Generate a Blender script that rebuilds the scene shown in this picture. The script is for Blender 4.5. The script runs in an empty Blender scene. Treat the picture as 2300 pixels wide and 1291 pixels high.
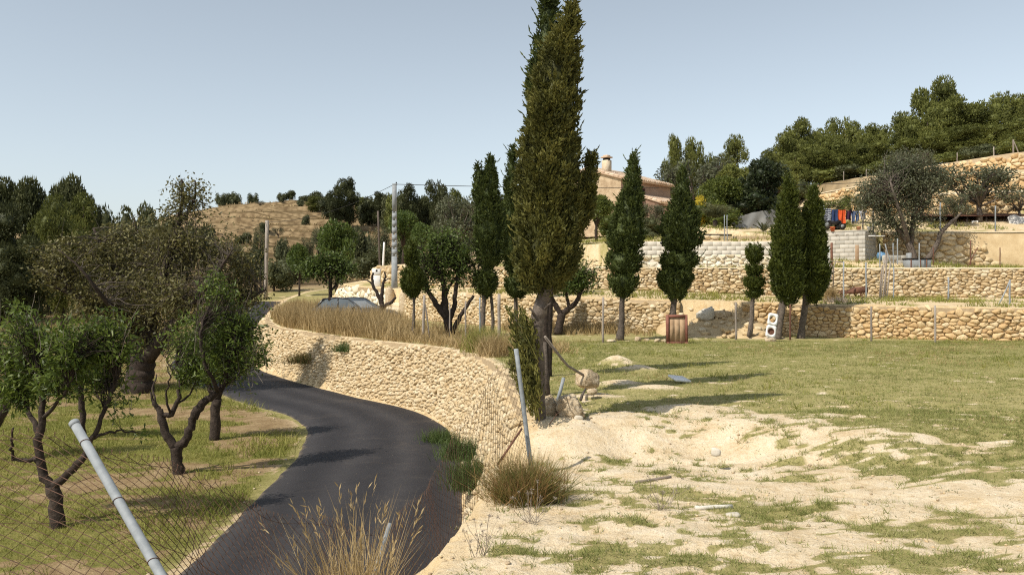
import bpy, math, random
import numpy as np

# ------------------------------------------------------------------ camera, sky, sun, exposure
scene = bpy.context.scene
C = scene.collection
EYE = 1.7; F = 1950.0; HX = 1150.0; HY = 645.5
cam_data = bpy.data.cameras.new('camera')
cam = bpy.data.objects.new('camera', cam_data); C.objects.link(cam)
cam.location = (0, 0, EYE); cam.rotation_euler = (math.radians(90), 0, 0)
cam_data.sensor_width = 36.0; cam_data.angle = 2 * math.atan(1150.0 / F)
cam_data.clip_start = 0.05; cam_data.clip_end = 3000
scene.camera = cam

SUN_EL = 50.0
SUN_DIR = np.array([-0.78, -0.62])          # horizontal direction towards the sun
world = bpy.data.worlds.new('World'); scene.world = world; world.use_nodes = True
wn = world.node_tree.nodes; wl = world.node_tree.links
sky = wn.new('ShaderNodeTexSky'); sky.sky_type = 'NISHITA'; sky.sun_disc = False
sky.sun_elevation = math.radians(SUN_EL)
sky.sun_rotation = math.atan2(SUN_DIR[0], SUN_DIR[1])
sky.altitude = 300; sky.air_density = 1.0; sky.dust_density = 1.1; sky.ozone_density = 1.2
hs = wn.new('ShaderNodeHueSaturation'); hs.inputs['Saturation'].default_value = 0.49; hs.inputs['Hue'].default_value = 0.485
bg = wn['Background']; bg.inputs['Strength'].default_value = 0.12
wl.new(sky.outputs['Color'], hs.inputs['Color']); wl.new(hs.outputs['Color'], bg.inputs['Color'])
sun_data = bpy.data.lights.new('sun', 'SUN'); sun_data.energy = 3.85; sun_data.angle = math.radians(0.53)
sun_data.color = (1.0, 0.93, 0.82)
sun = bpy.data.objects.new('sun', sun_data); C.objects.link(sun)
_h = math.cos(math.radians(SUN_EL))
from mathutils import Vector, Matrix
_sd = Vector((SUN_DIR[0] * _h, SUN_DIR[1] * _h, math.sin(math.radians(SUN_EL))))
sun.rotation_euler = _sd.to_track_quat('Z', 'Y').to_euler(); sun.location = (-20, -20, 40)
scene.view_settings.view_transform = 'Standard'; scene.view_settings.look = 'None'
scene.view_settings.exposure = 0.34; scene.view_settings.gamma = 1.0
scene.view_settings.use_curve_mapping = False
scene.cycles.use_denoising = False; scene.cycles.filter_width = 1.15
scene.cycles.max_bounces = 5; scene.cycles.diffuse_bounces = 3; scene.cycles.transparent_max_bounces = 8

random.seed(7)
rng = np.random.default_rng(7)

def PX(px, d): return (px - HX) / F * d
def PZ(py, d): return EYE - (py - HY) / F * d
def PT(px, py, d): return np.array([PX(px, d), d, PZ(py, d)])

# ------------------------------------------------------------------ noise
def _hash(ix, iy, seed):
    h = (ix.astype(np.int64) * 374761393 + iy.astype(np.int64) * 668265263 + seed * 982451653) & 0x7fffffff
    h = ((h ^ (h >> 13)) * 1274126177) & 0x7fffffff
    h = h ^ (h >> 16)
    return (h & 0xffff) / 65535.0
def vnoise(x, y, seed=0):
    x = np.asarray(x, float); y = np.asarray(y, float)
    ix = np.floor(x); iy = np.floor(y); fx = x - ix; fy = y - iy
    fx = fx * fx * (3 - 2 * fx); fy = fy * fy * (3 - 2 * fy)
    ix = ix.astype(np.int64); iy = iy.astype(np.int64)
    a = _hash(ix, iy, seed); b = _hash(ix + 1, iy, seed); c = _hash(ix, iy + 1, seed); d = _hash(ix + 1, iy + 1, seed)
    return (a * (1 - fx) + b * fx) * (1 - fy) + (c * (1 - fx) + d * fx) * fy
def fbm(x, y, seed=0, oct=4):
    s = 0; a = 0.5; t = 0
    x = np.asarray(x, float); y = np.asarray(y, float)
    for o in range(oct):
        s = s + a * vnoise(x, y, seed + o * 17); t += a; a *= 0.5; x = x * 2.03 + 5.1; y = y * 2.03 + 1.7
    return s / t
def sstep(a, b, x):
    t = np.clip((np.asarray(x, float) - a) / (b - a), 0, 1); return t * t * (3 - 2 * t)

# ------------------------------------------------------------------ objects and meshes
OFF = {}
def _props(o, label=None, cat=None, group=None, kind=None):
    if label: o['label'] = label
    if cat: o['category'] = cat
    if group: o['group'] = group
    if kind: o['kind'] = kind
    return o
def thing(name, label, cat, loc=(0, 0, 0), group=None, kind=None):
    o = bpy.data.objects.new(name, None); C.objects.link(o); o.location = loc
    o.empty_display_size = 0.2
    OFF[o.name] = np.array(loc, float)
    return _props(o, label, cat, group, kind)

class MB:
    """collects vertices and faces, then links them as one mesh object"""
    def __init__(self): self.V = []; self.F = {3: [], 4: []}; self.R = []; self.n = 0
    def add(self, V, tris=None, quads=None, rnd=None):
        V = np.asarray(V, float).reshape(-1, 3)
        if tris is not None and len(tris): self.F[3].append(np.asarray(tris, np.int64).reshape(-1, 3) + self.n)
        if quads is not None and len(quads): self.F[4].append(np.asarray(quads, np.int64).reshape(-1, 4) + self.n)
        self.V.append(V); self.n += len(V)
        if rnd is None: rnd = random.random()
        self.R.append(np.broadcast_to(np.asarray(rnd, float), (len(V),)))
        return self
    def join(self, o):
        for v in o.V: pass
        off = self.n
        for k in (3, 4):
            for f in o.F[k]: self.F[k].append(f + off)
        self.V += o.V; self.R += o.R; self.n += o.n
        return self
    def mesh(self, name, mat, origin=(0, 0, 0), smooth=False):
        V = np.concatenate(self.V) - np.asarray(origin, float); R = np.concatenate(self.R)
        me = bpy.data.meshes.new(name)
        t = np.concatenate(self.F[3]) if self.F[3] else np.zeros((0, 3), np.int64)
        q = np.concatenate(self.F[4]) if self.F[4] else np.zeros((0, 4), np.int64)
        me.vertices.add(len(V)); me.vertices.foreach_set('co', V.astype(np.float32).ravel())
        nl = t.size + q.size; me.loops.add(nl)
        me.loops.foreach_set('vertex_index', np.concatenate([t.ravel(), q.ravel()]).astype(np.int32))
        me.polygons.add(len(t) + len(q))
        st = np.concatenate([np.arange(len(t)) * 3, t.size + np.arange(len(q)) * 4]).astype(np.int32)
        me.polygons.foreach_set('loop_start', st)
        me.update(calc_edges=True)
        a = me.attributes.new('rnd', 'FLOAT', 'POINT'); a.data.foreach_set('value', R.astype(np.float32))
        if smooth: me.polygons.foreach_set('use_smooth', np.ones(len(t) + len(q), bool))
        if mat is not None: me.materials.append(mat)
        return me
    def build(self, name, mat, parent=None, base=None, smooth=False, label=None, cat=None, group=None, kind=None):
        if parent is not None: org = OFF[parent.name]
        else: org = np.array(base if base is not None else (0, 0, 0), float)
        me = self.mesh(name, mat, org, smooth)
        o = bpy.data.objects.new(name, me); C.objects.link(o)
        if parent is not None: o.parent = parent; OFF[o.name] = OFF[parent.name]
        else: o.location = org; OFF[o.name] = org
        return _props(o, label, cat, group, kind)
    # ---- shapes
    def box(self, c, s, rz=0.0, rx=0.0, ry=0.0, rnd=None, taper=1.0):
        c = np.asarray(c, float); s = np.asarray(s, float) / 2
        v = np.array([[x, y, z] for z in (-1, 1) for y in (-1, 1) for x in (-1, 1)], float)
        v[4:, :2] *= taper
        v = v * s
        M = np.array((Matrix.Rotation(rz, 3, 'Z') @ Matrix.Rotation(ry, 3, 'Y') @ Matrix.Rotation(rx, 3, 'X')))
        q = [[0, 2, 3, 1], [4, 5, 7, 6], [0, 1, 5, 4], [2, 6, 7, 3], [0, 4, 6, 2], [1, 3, 7, 5]]
        return self.add(v @ M.T + c, quads=q, rnd=rnd)
    def bbox(self, c, s, bev=0.01, rz=0.0, rx=0.0, ry=0.0, rnd=None):
        """box with chamfered edges"""
        c = np.asarray(c, float); h = np.asarray(s, float) / 2; b = min(bev, h.min() * 0.9)
        V = []; idx = {}
        for sx in (-1, 1):
            for sy in (-1, 1):
                for sz in (-1, 1):
                    for ax in range(3):
                        p = np.array([sx, sy, sz]) * (h - b); p[ax] = (sx, sy, sz)[ax] * h[ax]
                        idx[(sx, sy, sz, ax)] = len(V); V.append(p)
        Q = []; T = []
        S = (-1, 1)
        for ax in range(3):
            u, w = [(1, 2), (2, 0), (0, 1)][ax]
            for sg in S:
                ring = []
                for a, bb in ((-1, -1), (1, -1), (1, 1), (-1, 1)):
                    k = [0, 0, 0]; k[ax] = sg; k[u] = a; k[w] = bb
                    ring.append(idx[(k[0], k[1], k[2], ax)])
                Q.append(ring if sg > 0 else ring[::-1])
        for ax in range(3):
            u, w = [(1, 2), (2, 0), (0, 1)][ax]
            for a in S:
                for bb in S:
                    k0 = [0, 0, 0]; k0[u] = a; k0[w] = bb; k0[ax] = -1; k1 = list(k0); k1[ax] = 1
                    r = [idx[(*k0, u)], idx[(*k1, u)], idx[(*k1, w)], idx[(*k0, w)]]
                    Q.append(r if a * bb < 0 else r[::-1])
        for sx in S:
            for sy in S:
                for sz in S:
                    r = [idx[(sx, sy, sz, i)] for i in range(3)]
                    T.append(r if sx * sy * sz > 0 else r[::-1])
        M = np.array((Matrix.Rotation(rz, 3, 'Z') @ Matrix.Rotation(ry, 3, 'Y') @ Matrix.Rotation(rx, 3, 'X')))
        return self.add(np.array(V) @ M.T + c, tris=T, quads=Q, rnd=rnd)
    def tube(self, P, R, sides=8, rnd=None, cap=True):
        P = np.asarray(P, float); n = len(P)
        R = np.broadcast_to(np.asarray(R, float), (n,))
        T = np.gradient(P, axis=0); T /= np.linalg.norm(T, axis=1, keepdims=True) + 1e-12
        ref = np.array([0.31, 0.87, 0.23]); 
        if abs(T.mean(0) @ ref) > 0.9 * np.linalg.norm(ref): ref = np.array([0.9, -0.2, 0.3])
        A = np.cross(T, ref); A /= np.linalg.norm(A, axis=1, keepdims=True) + 1e-12
        B = np.cross(T, A)
        th = np.arange(sides) / sides * 2 * math.pi
        V = P[:, None] + R[:, None, None] * (np.cos(th)[None, :, None] * A[:, None] + np.sin(th)[None, :, None] * B[:, None])
        i = np.arange(n - 1)[:, None] * sides; j = np.arange(sides)[None]; k = (j + 1) % sides
        Q = np.stack([i + j, i + k, i + sides + k, i + sides + j], -1).reshape(-1, 4)
        V = V.reshape(-1, 3); tr = []
        if cap:
            V = np.concatenate([V, P[:1], P[-1:]]); a = n * sides; b = a + 1; e = (n - 1) * sides
            for m in range(sides):
                tr.append([a, (m + 1) % sides, m]); tr.append([b, e + m, e + (m + 1) % sides])
        return self.add(V, tris=tr, quads=Q, rnd=rnd)
    def tubes(self, P, R, sides=3, rnd=None):
        """many thin tubes at once: P (N,K,3), R (N,K)"""
        N, K, _ = P.shape
        if N == 0: return self
        T = np.gradient(P, axis=1); T /= np.linalg.norm(T, axis=2, keepdims=True) + 1e-9
        ref = np.array([0.31, 0.87, 0.23])
        A = np.cross(T, ref); A /= np.linalg.norm(A, axis=2, keepdims=True) + 1e-9
        B = np.cross(T, A); th = np.arange(sides) / sides * 2 * math.pi
        V = P[:, :, None] + R[:, :, None, None] * (np.cos(th)[:, None] * A[:, :, None] + np.sin(th)[:, None] * B[:, :, None])
        b = (np.arange(N) * K * sides)[:, None, None]; i = (np.arange(K - 1) * sides)[None, :, None]
        j = np.arange(sides)[None, None]; k = (j + 1) % sides
        Q = np.stack([b + i + j, b + i + k, b + i + sides + k, b + i + sides + j], -1).reshape(-1, 4)
        r = rng.random(N) if rnd is None else rnd
        return self.add(V.reshape(-1, 3), quads=Q, rnd=np.repeat(r, K * sides))
    def lathe(self, c, prof, sides=14, rnd=None):
        c = np.asarray(c, float); n = len(prof)
        th = np.arange(sides) / sides * 2 * math.pi
        V = np.array([[r * math.cos(t), r * math.sin(t), z] for r, z in prof for t in th]) + c
        Q = [[i * sides + j, i * sides + (j + 1) % sides, (i + 1) * sides + (j + 1) % sides, (i + 1) * sides + j] for i in range(n - 1) for j in range(sides)]
        return self.add(V, quads=Q, rnd=rnd)
    def prism(self, poly, d0, d1, frame, rnd=None):
        """polygon (u,v) extruded along w from d0 to d1; frame = (origin, U, V, W)"""
        o, U, Vv, Wv = [np.asarray(a, float) for a in frame]; n = len(poly)
        P = np.array(poly, float)
        a = o + P[:, :1] * U + P[:, 1:] * Vv
        V = np.concatenate([a + d0 * Wv, a + d1 * Wv, [a.mean(0) + d0 * Wv, a.mean(0) + d1 * Wv]])
        Q = [[i, (i + 1) % n, n + (i + 1) % n, n + i] for i in range(n)]
        T = [[2 * n, (i + 1) % n, i] for i in range(n)] + [[2 * n + 1, n + i, n + (i + 1) % n] for i in range(n)]
        return self.add(V, tris=T, quads=Q, rnd=rnd)
    def rock(self, c, s, seed=0, rough=0.22, box=0.35, rz=0.0, tilt=0.0, rnd=None, n=4):
        """angular boulder: subdivided cube pulled between box and ball, noisy"""
        r = np.random.default_rng(seed); g = np.linspace(-1, 1, n + 1)
        V = []; Q = []
        for ax in range(3):
            u, w = [(1, 2), (2, 0), (0, 1)][ax]
            for sg in (-1, 1):
                b = len(V)
                for a in g:
                    for bb in g:
                        p = [0, 0, 0]; p[ax] = sg; p[u] = a; p[w] = bb; V.append(p)
                for i in range(n):
                    for j in range(n):
                        q = [b + i * (n + 1) + j, b + (i + 1) * (n + 1) + j, b + (i + 1) * (n + 1) + j + 1, b + i * (n + 1) + j + 1]
                        Q.append(q if sg > 0 else q[::-1])
        V = np.array(V, float)
        key = {}; rem = []; U = []
        for p in np.round(V, 4):
            k = tuple(p)
            if k not in key: key[k] = len(U); U.append(p)
            rem.append(key[k])
        U = np.array(U); Q = np.array(rem)[np.array(Q)]
        L = np.linalg.norm(U, axis=1, keepdims=True)
        D = U / L; U = U * box * 0.95 + D * (1 - box) * 1.08
        dirs = r.normal(size=(7, 3)); dirs /= np.linalg.norm(dirs, axis=1, keepdims=True); cut = r.uniform(0.62, 0.95, 7)
        for dd, cc in zip(dirs, cut):
            h = U @ dd; m = h > cc; U[m] -= ((h[m] - cc) * 0.85)[:, None] * dd
        U *= 1 + rough * (r.random((len(U), 1)) - 0.5) * 0.5
        U = U * np.asarray(s, float) / 2
        M = np.array(Matrix.Rotation(rz, 3, 'Z') @ Matrix.Rotation(tilt, 3, 'Y'))
        return self.add(U @ M.T + np.asarray(c, float), quads=Q, rnd=rnd)

# ------------------------------------------------------------------ materials
def ramp(nt, fac, stops):
    n = nt.nodes.new('ShaderNodeValToRGB'); e = n.color_ramp.elements
    e[0].position = stops[0][0]; e[0].color = (*stops[0][1], 1)
    e[1].position = stops[-1][0]; e[1].color = (*stops[-1][1], 1)
    for p, c in stops[1:-1]:
        x = e.new(p); x.color = (*c, 1)
    nt.links.new(fac, n.inputs[0]); return n.outputs[0]
def mixc(nt, fac, a, b, mode='MIX'):
    n = nt.nodes.new('ShaderNodeMix'); n.data_type = 'RGBA'; n.blend_type = mode
    for s, v in ((n.inputs[0], fac), (n.inputs[6], a), (n.inputs[7], b)):
        if isinstance(v, bpy.types.NodeSocket): nt.links.new(v, s)
        elif isinstance(v, (int, float)): s.default_value = v
        else: s.default_value = (*v, 1)
    return n.outputs[2]
def mth(nt, op, a, b=None, clamp=False):
    n = nt.nodes.new('ShaderNodeMath'); n.operation = op; n.use_clamp = clamp
    for i, v in enumerate((a, b)):
        if v is None: continue
        if isinstance(v, bpy.types.NodeSocket): nt.links.new(v, n.inputs[i])
        else: n.inputs[i].default_value = v
    return n.outputs[0]
def noise(nt, scale, detail=4, rough=0.55, vec=None, dist=0.0):
    n = nt.nodes.new('ShaderNodeTexNoise'); n.inputs['Scale'].default_value = scale
    n.inputs['Detail'].default_value = detail; n.inputs['Roughness'].default_value = rough
    n.inputs['Distortion'].default_value = dist
    if vec is None:
        g = nt.nodes.new('ShaderNodeNewGeometry'); vec = g.outputs['Position']
    nt.links.new(vec, n.inputs['Vector']); return n.outputs['Fac']
def attr(nt, name):
    n = nt.nodes.new('ShaderNodeAttribute'); n.attribute_name = name; return n.outputs['Fac']
def bump(nt, h, strength=0.4, dist=0.02):
    n = nt.nodes.new('ShaderNodeBump'); n.inputs['Strength'].default_value = strength; n.inputs['Distance'].default_value = dist
    nt.links.new(h, n.inputs['Height']); return n.outputs['Normal']
def newmat(name, rough=0.8, spec=0.25):
    m = bpy.data.materials.new(name); m.use_nodes = True
    b = m.node_tree.nodes['Principled BSDF']; b.inputs['Roughness'].default_value = rough
    b.inputs['Specular IOR Level'].default_value = spec
    return m, m.node_tree, b
def pmat(name, cols, scale=6.0, rough=0.8, bumpv=0.3, bdist=0.01, bscale=None, spec=0.25, rndw=0.5, metal=0.0, detail=5):
    """colour ramp driven by position noise and the piece's own random value"""
    m, nt, b = newmat(name, rough, spec)
    f = noise(nt, scale, detail, 0.6)
    f = mth(nt, 'MULTIPLY_ADD', mth(nt, 'SUBTRACT', f, 0.5), 1.7); f.node.inputs[2].default_value = 0.5
    r = attr(nt, 'rnd')
    v = mth(nt, 'ADD', mth(nt, 'MULTIPLY', f, 1 - rndw), mth(nt, 'MULTIPLY', r, rndw), True)
    k = len(cols)
    c = ramp(nt, v, [(0.12 + 0.76 * i / (k - 1), cols[i]) for i in range(k)])
    nt.links.new(c, b.inputs['Base Color'])
    b.inputs['Metallic'].default_value = metal
    if bumpv > 0: nt.links.new(bump(nt, noise(nt, bscale or scale * 4, 6, 0.65), bumpv, bdist), b.inputs['Normal'])
    return m
def leafmat(name, cols, rough=0.5, trans=0.3, scale=2.0, spec=0.3):
    m, nt, b = newmat(name, rough, spec)
    f = noise(nt, scale, 3, 0.5)
    f = mth(nt, 'MULTIPLY_ADD', mth(nt, 'SUBTRACT', f, 0.5), 1.6); f.node.inputs[2].default_value = 0.5
    v = mth(nt, 'ADD', mth(nt, 'MULTIPLY', f, 0.5), mth(nt, 'MULTIPLY', attr(nt, 'rnd'), 0.5), True)
    k = len(cols)
    c = ramp(nt, v, [(0.1 + 0.8 * i / (k - 1), cols[i]) for i in range(k)])
    nt.links.new(c, b.inputs['Base Color'])
    tr = nt.nodes.new('ShaderNodeBsdfTranslucent'); nt.links.new(c, tr.inputs['Color'])
    mx = nt.nodes.new('ShaderNodeMixShader'); mx.inputs[0].default_value = trans
    out = nt.nodes['Material Output']
    nt.links.new(b.outputs[0], mx.inputs[1]); nt.links.new(tr.outputs[0], mx.inputs[2]); nt.links.new(mx.outputs[0], out.inputs['Surface'])
    return m

M = {}
M['stone'] = pmat('field_stone', [(0.36, 0.25, 0.13), (0.53, 0.395, 0.22), (0.61, 0.49, 0.31), (0.67, 0.57, 0.41)], 7, 0.9, 0.8, 0.025, 30, rndw=0.55)
M['stone_orange'] = pmat('ochre_stone', [(0.37, 0.23, 0.105), (0.54, 0.37, 0.185), (0.61, 0.455, 0.255), (0.66, 0.53, 0.345)], 7, 0.9, 0.8, 0.025, 30, rndw=0.55)
M['stone_bank'] = pmat('bank_stone', [(0.40, 0.285, 0.15), (0.55, 0.42, 0.245), (0.63, 0.505, 0.32), (0.69, 0.58, 0.41)], 9, 0.95, 0.9, 0.03, 36, rndw=0.5)
M['stone_white'] = pmat('pale_cut_stone', [(0.50, 0.40, 0.25), (0.66, 0.58, 0.42), (0.72, 0.66, 0.52), (0.76, 0.71, 0.6)], 7, 0.9, 0.5, 0.015, 30, rndw=0.6)
M['mortar'] = pmat('wall_earth', [(0.26, 0.185, 0.10), (0.38, 0.285, 0.17), (0.47, 0.36, 0.23)], 8, 0.95, 0.8, 0.03)
M['mortar_pale'] = pmat('pale_mortar', [(0.48, 0.41, 0.3), (0.56, 0.49, 0.38), (0.62, 0.56, 0.45)], 8, 0.95, 0.6, 0.02)
M['coping'] = pmat('lime_coping', [(0.52, 0.43, 0.28), (0.64, 0.55, 0.39), (0.70, 0.62, 0.47)], 5, 0.9, 0.5, 0.015)
M['earth'] = pmat('pale_earth', [(0.44, 0.32, 0.17), (0.60, 0.47, 0.28), (0.67, 0.55, 0.36)], 2.2, 0.95, 0.7, 0.03, 12)
M['rock'] = pmat('limestone', [(0.26, 0.18, 0.11), (0.46, 0.35, 0.22), (0.60, 0.49, 0.34), (0.68, 0.59, 0.45)], 11, 0.9, 1.0, 0.035, 26, rndw=0.15)
M['white_rock'] = pmat('white_limestone', [(0.42, 0.37, 0.29), (0.57, 0.52, 0.43), (0.66, 0.62, 0.54)], 8, 0.9, 0.5, 0.01, 30)
M['block'] = pmat('concrete_block', [(0.36, 0.34, 0.29), (0.46, 0.43, 0.37), (0.54, 0.51, 0.44)], 5, 0.9, 0.4, 0.006, 60, rndw=0.6)
M['block_pale'] = pmat('pale_concrete_block', [(0.62, 0.57, 0.48), (0.65, 0.60, 0.51), (0.68, 0.63, 0.54)], 4, 0.9, 0.3, 0.004, 60, rndw=0.25)
M['galv'] = pmat('galvanised_steel', [(0.17, 0.185, 0.195), (0.25, 0.27, 0.28), (0.32, 0.34, 0.35)], 18, 0.68, 0.15, 0.002, 90, spec=0.3, rndw=0.2, metal=0.0)
M['post_wood'] = pmat('grey_weathered_post', [(0.16, 0.13, 0.11), (0.27, 0.23, 0.19), (0.38, 0.33, 0.28)], 14, 0.9, 0.5, 0.004, 80)
M['rust_wire'] = pmat('rusted_wire', [(0.055, 0.035, 0.026), (0.11, 0.062, 0.042), (0.17, 0.09, 0.06)], 20, 0.8, 0, rndw=0.4)
M['rust'] = pmat('rusty_iron', [(0.07, 0.035, 0.022), (0.15, 0.07, 0.045), (0.22, 0.11, 0.07)], 12, 0.85, 0.3, 0.003)
M['concrete'] = pmat('pole_concrete', [(0.20, 0.215, 0.22), (0.27, 0.285, 0.29), (0.33, 0.345, 0.35)], 6, 0.85, 0.3, 0.004, 50, rndw=0.2)
M['bark'] = pmat('dark_bark', [(0.018, 0.013, 0.010), (0.045, 0.033, 0.026), (0.085, 0.064, 0.05)], 16, 0.95, 0.9, 0.02, 40, rndw=0.15)
M['bark_grey'] = pmat('grey_bark', [(0.05, 0.04, 0.031), (0.115, 0.093, 0.075), (0.20, 0.165, 0.135)], 14, 0.95, 0.9, 0.02, 46, rndw=0.25)
M['twig'] = pmat('grey_twig', [(0.12, 0.096, 0.075), (0.25, 0.205, 0.165), (0.42, 0.36, 0.29)], 10, 0.9, 0, rndw=0.7)
M['cable'] = pmat('black_cable', [(0.015, 0.015, 0.015), (0.03, 0.03, 0.03)], 5, 0.6, 0)
M['white_paint'] = pmat('white_paint', [(0.66, 0.65, 0.62), (0.76, 0.75, 0.72), (0.8, 0.79, 0.77)], 5, 0.6, 0.15, 0.002, 40, rndw=0.2)
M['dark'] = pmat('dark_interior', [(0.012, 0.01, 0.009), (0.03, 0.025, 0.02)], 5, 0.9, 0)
# foliage
M['cypress'] = leafmat('cypress_foliage', [(0.028, 0.04, 0.012), (0.082, 0.105, 0.026), (0.17, 0.195, 0.048)], 0.6, 0.2, 3.0)
M['cypress_old'] = leafmat('olive_cypress_foliage', [(0.022, 0.025, 0.008), (0.09, 0.092, 0.022), (0.20, 0.19, 0.046), (0.30, 0.26, 0.08)], 0.6, 0.2, 3.2)
M['cypress_yellow'] = leafmat('yellow_green_cypress', [(0.028, 0.038, 0.008), (0.085, 0.105, 0.018), (0.175, 0.19, 0.036)], 0.6, 0.2, 2.6)
M['almond'] = leafmat('almond_leaf', [(0.038, 0.06, 0.013), (0.10, 0.142, 0.025), (0.215, 0.265, 0.05)], 0.45, 0.4, 3.0)
M['almond_far'] = leafmat('almond_leaf_dark', [(0.034, 0.052, 0.013), (0.082, 0.118, 0.025), (0.16, 0.205, 0.045)], 0.5, 0.3, 3.0)
M['carob'] = leafmat('dull_brown_leaf', [(0.05, 0.05, 0.017), (0.125, 0.116, 0.038), (0.235, 0.205, 0.075)], 0.55, 0.25, 1.5)
M['pine'] = leafmat('pine_needles', [(0.05, 0.06, 0.016), (0.145, 0.158, 0.036), (0.265, 0.268, 0.066)], 0.65, 0.2, 0.5)
M['pine_dark'] = leafmat('dark_pine_needles', [(0.026, 0.031, 0.012), (0.064, 0.072, 0.024), (0.125, 0.13, 0.045)], 0.65, 0.15, 0.5)
M['olive'] = leafmat('olive_leaf', [(0.045, 0.052, 0.026), (0.10, 0.11, 0.058), (0.18, 0.185, 0.11)], 0.5, 0.25, 1.2)
M['bush'] = leafmat('grey_green_bush', [(0.045, 0.054, 0.022), (0.10, 0.108, 0.045), (0.17, 0.17, 0.08)], 0.6, 0.2, 0.8)
M['fresh'] = leafmat('fresh_green_leaf', [(0.045, 0.06, 0.013), (0.105, 0.13, 0.026), (0.2, 0.22, 0.048)], 0.5, 0.35, 2.0)
M['dark_leaf'] = leafmat('dark_evergreen_leaf', [(0.012, 0.02, 0.008), (0.03, 0.042, 0.014), (0.058, 0.066, 0.026)], 0.5, 0.2, 1.5)
M['yellow_leaf'] = leafmat('yellow_blossom', [(0.25, 0.2, 0.02), (0.5, 0.38, 0.03), (0.62, 0.5, 0.06)], 0.6, 0.3, 2.0)
M['grass'] = leafmat('short_grass', [(0.37, 0.285, 0.135), (0.195, 0.21, 0.064), (0.28, 0.295, 0.093), (0.38, 0.365, 0.147), (0.51, 0.44, 0.235)], 0.7, 0.4, 0.7)
M['grass_green'] = leafmat('orchard_grass', [(0.13, 0.15, 0.03), (0.205, 0.225, 0.045), (0.30, 0.285, 0.072), (0.42, 0.34, 0.13)], 0.7, 0.3, 0.9)
M['straw'] = leafmat('dry_straw', [(0.24, 0.165, 0.07), (0.40, 0.29, 0.135), (0.58, 0.46, 0.26)], 0.7, 0.3, 3.0)
M['weed'] = leafmat('weed_green', [(0.04, 0.07, 0.018), (0.08, 0.12, 0.03), (0.13, 0.165, 0.05)], 0.6, 0.3, 3.0)
M['broom'] = leafmat('reddish_broom', [(0.07, 0.10, 0.02), (0.15, 0.16, 0.04), (0.30, 0.18, 0.075), (0.42, 0.27, 0.13)], 0.7, 0.3, 5.0)

# ------------------------------------------------------------------ the lie of the land
class Line:
    """polyline with a value or two per vertex; signed distance is positive on its right-hand side"""
    def __init__(self, pts):
        P = np.array(pts, float); self.P = P[:, :2]; self.val = P[:, 2:]
        d = np.diff(self.P, axis=0); self.L = np.linalg.norm(d, axis=1); self.s = np.concatenate([[0], np.cumsum(self.L)])
        self.D = d / self.L[:, None]
    def sd(self, X, Y):
        X = np.asarray(X, float).ravel(); Y = np.asarray(Y, float).ravel(); best = np.full(X.shape, 1e18)
        sg = np.zeros(X.shape); nv = self.val.shape[1]; vals = np.zeros((len(X), nv)); ss = np.zeros(X.shape)
        for i in range(len(self.L)):
            ax, ay = self.P[i]; dx, dy = self.D[i]
            px = X - ax; py = Y - ay; t = np.clip(px * dx + py * dy, 0, self.L[i])
            qx = px - t * dx; qy = py - t * dy; d2 = qx * qx + qy * qy
            m = d2 < best
            best[m] = d2[m]; sg[m] = np.where((py * dx - px * dy)[m] < 0, 1, -1); ss[m] = self.s[i] + t[m]
            f = (t / self.L[i])[m, None]
            vals[m] = self.val[i] * (1 - f) + self.val[i + 1] * f
        return np.sqrt(best) * sg, vals, ss
    def at(self, s):
        s = np.atleast_1d(np.asarray(s, float)); i = np.clip(np.searchsorted(self.s, s) - 1, 0, len(self.L) - 1)
        f = ((s - self.s[i]) / self.L[i])[:, None]
        return self.P[i] + self.D[i] * (s - self.s[i])[:, None], self.D[i], self.val[i] * (1 - f) + self.val[i + 1] * f
def smooth_line(pts, n=3):
    P = np.array(pts, float)
    for _ in range(n):
        Q = [P[0]]
        for a, b in zip(P[:-1], P[1:]): Q += [0.75 * a + 0.25 * b, 0.25 * a + 0.75 * b]
        Q.append(P[-1]); P = np.array(Q)
    return P

EDGE = Line(smooth_line([(-1.3, -40), (-1.0, -6), (-0.78, 2), (-0.55, 5), (-0.42, 7), (-0.14, 8.6), (0.14, 10), (0.14, 12), (-0.05, 15), (-0.25, 18),
        (-0.65, 21), (-1.5, 23.6), (-2.6, 25.5), (-3.9, 27.1), (-5.4, 29.3), (-7.5, 32.4), (-10.6, 38), (-12.9, 45), (-14.4, 53), (-14.9, 60),
        (-13.6, 68), (-9, 78), (-2, 92), (10, 120), (60, 400)], 2))
W2 = Line([(300, 20, 0, 1.0), (45, 24, 0, 1.0), (25, 26, 0, 1.02), (15, 28, 0, 1.05), (11, 29.8, 0, 1.1), (7, 31.2, .05, 1.2), (2.5, 33, .05, 1.32),
        (-1, 37, .1, 1.38), (-4.2, 42, .15, 1.5), (-7, 47, .3, 1.65), (-10.2, 53, .7, 1.8), (-11.8, 59, 1.2, 1.9), (-10.5, 70, 1.9, 2.1), (-5, 85, 2.3, 2.3), (2, 110, 2.6, 2.6), (90, 400, 3, 3)])
W3 = Line([(300, 28, 1.3, 2.4), (45, 32.5, 1.3, 2.4), (20, 34.5, 1.3, 2.42), (12, 35.3, 1.35, 2.45), (5, 36.2, 1.6, 2.5), (1.5, 38.5, 1.7, 2.6), (-2, 43, 1.75, 2.8),
        (-5, 48, 1.85, 2.95), (-8, 53.5, 2, 3.05), (-9.3, 58, 2.3, 3.0), (-8.5, 66, 2.7, 2.9), (-3.5, 84, 3.0, 3.0), (6, 108, 3.2, 3.2), (95, 400, 4, 4)])
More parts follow.
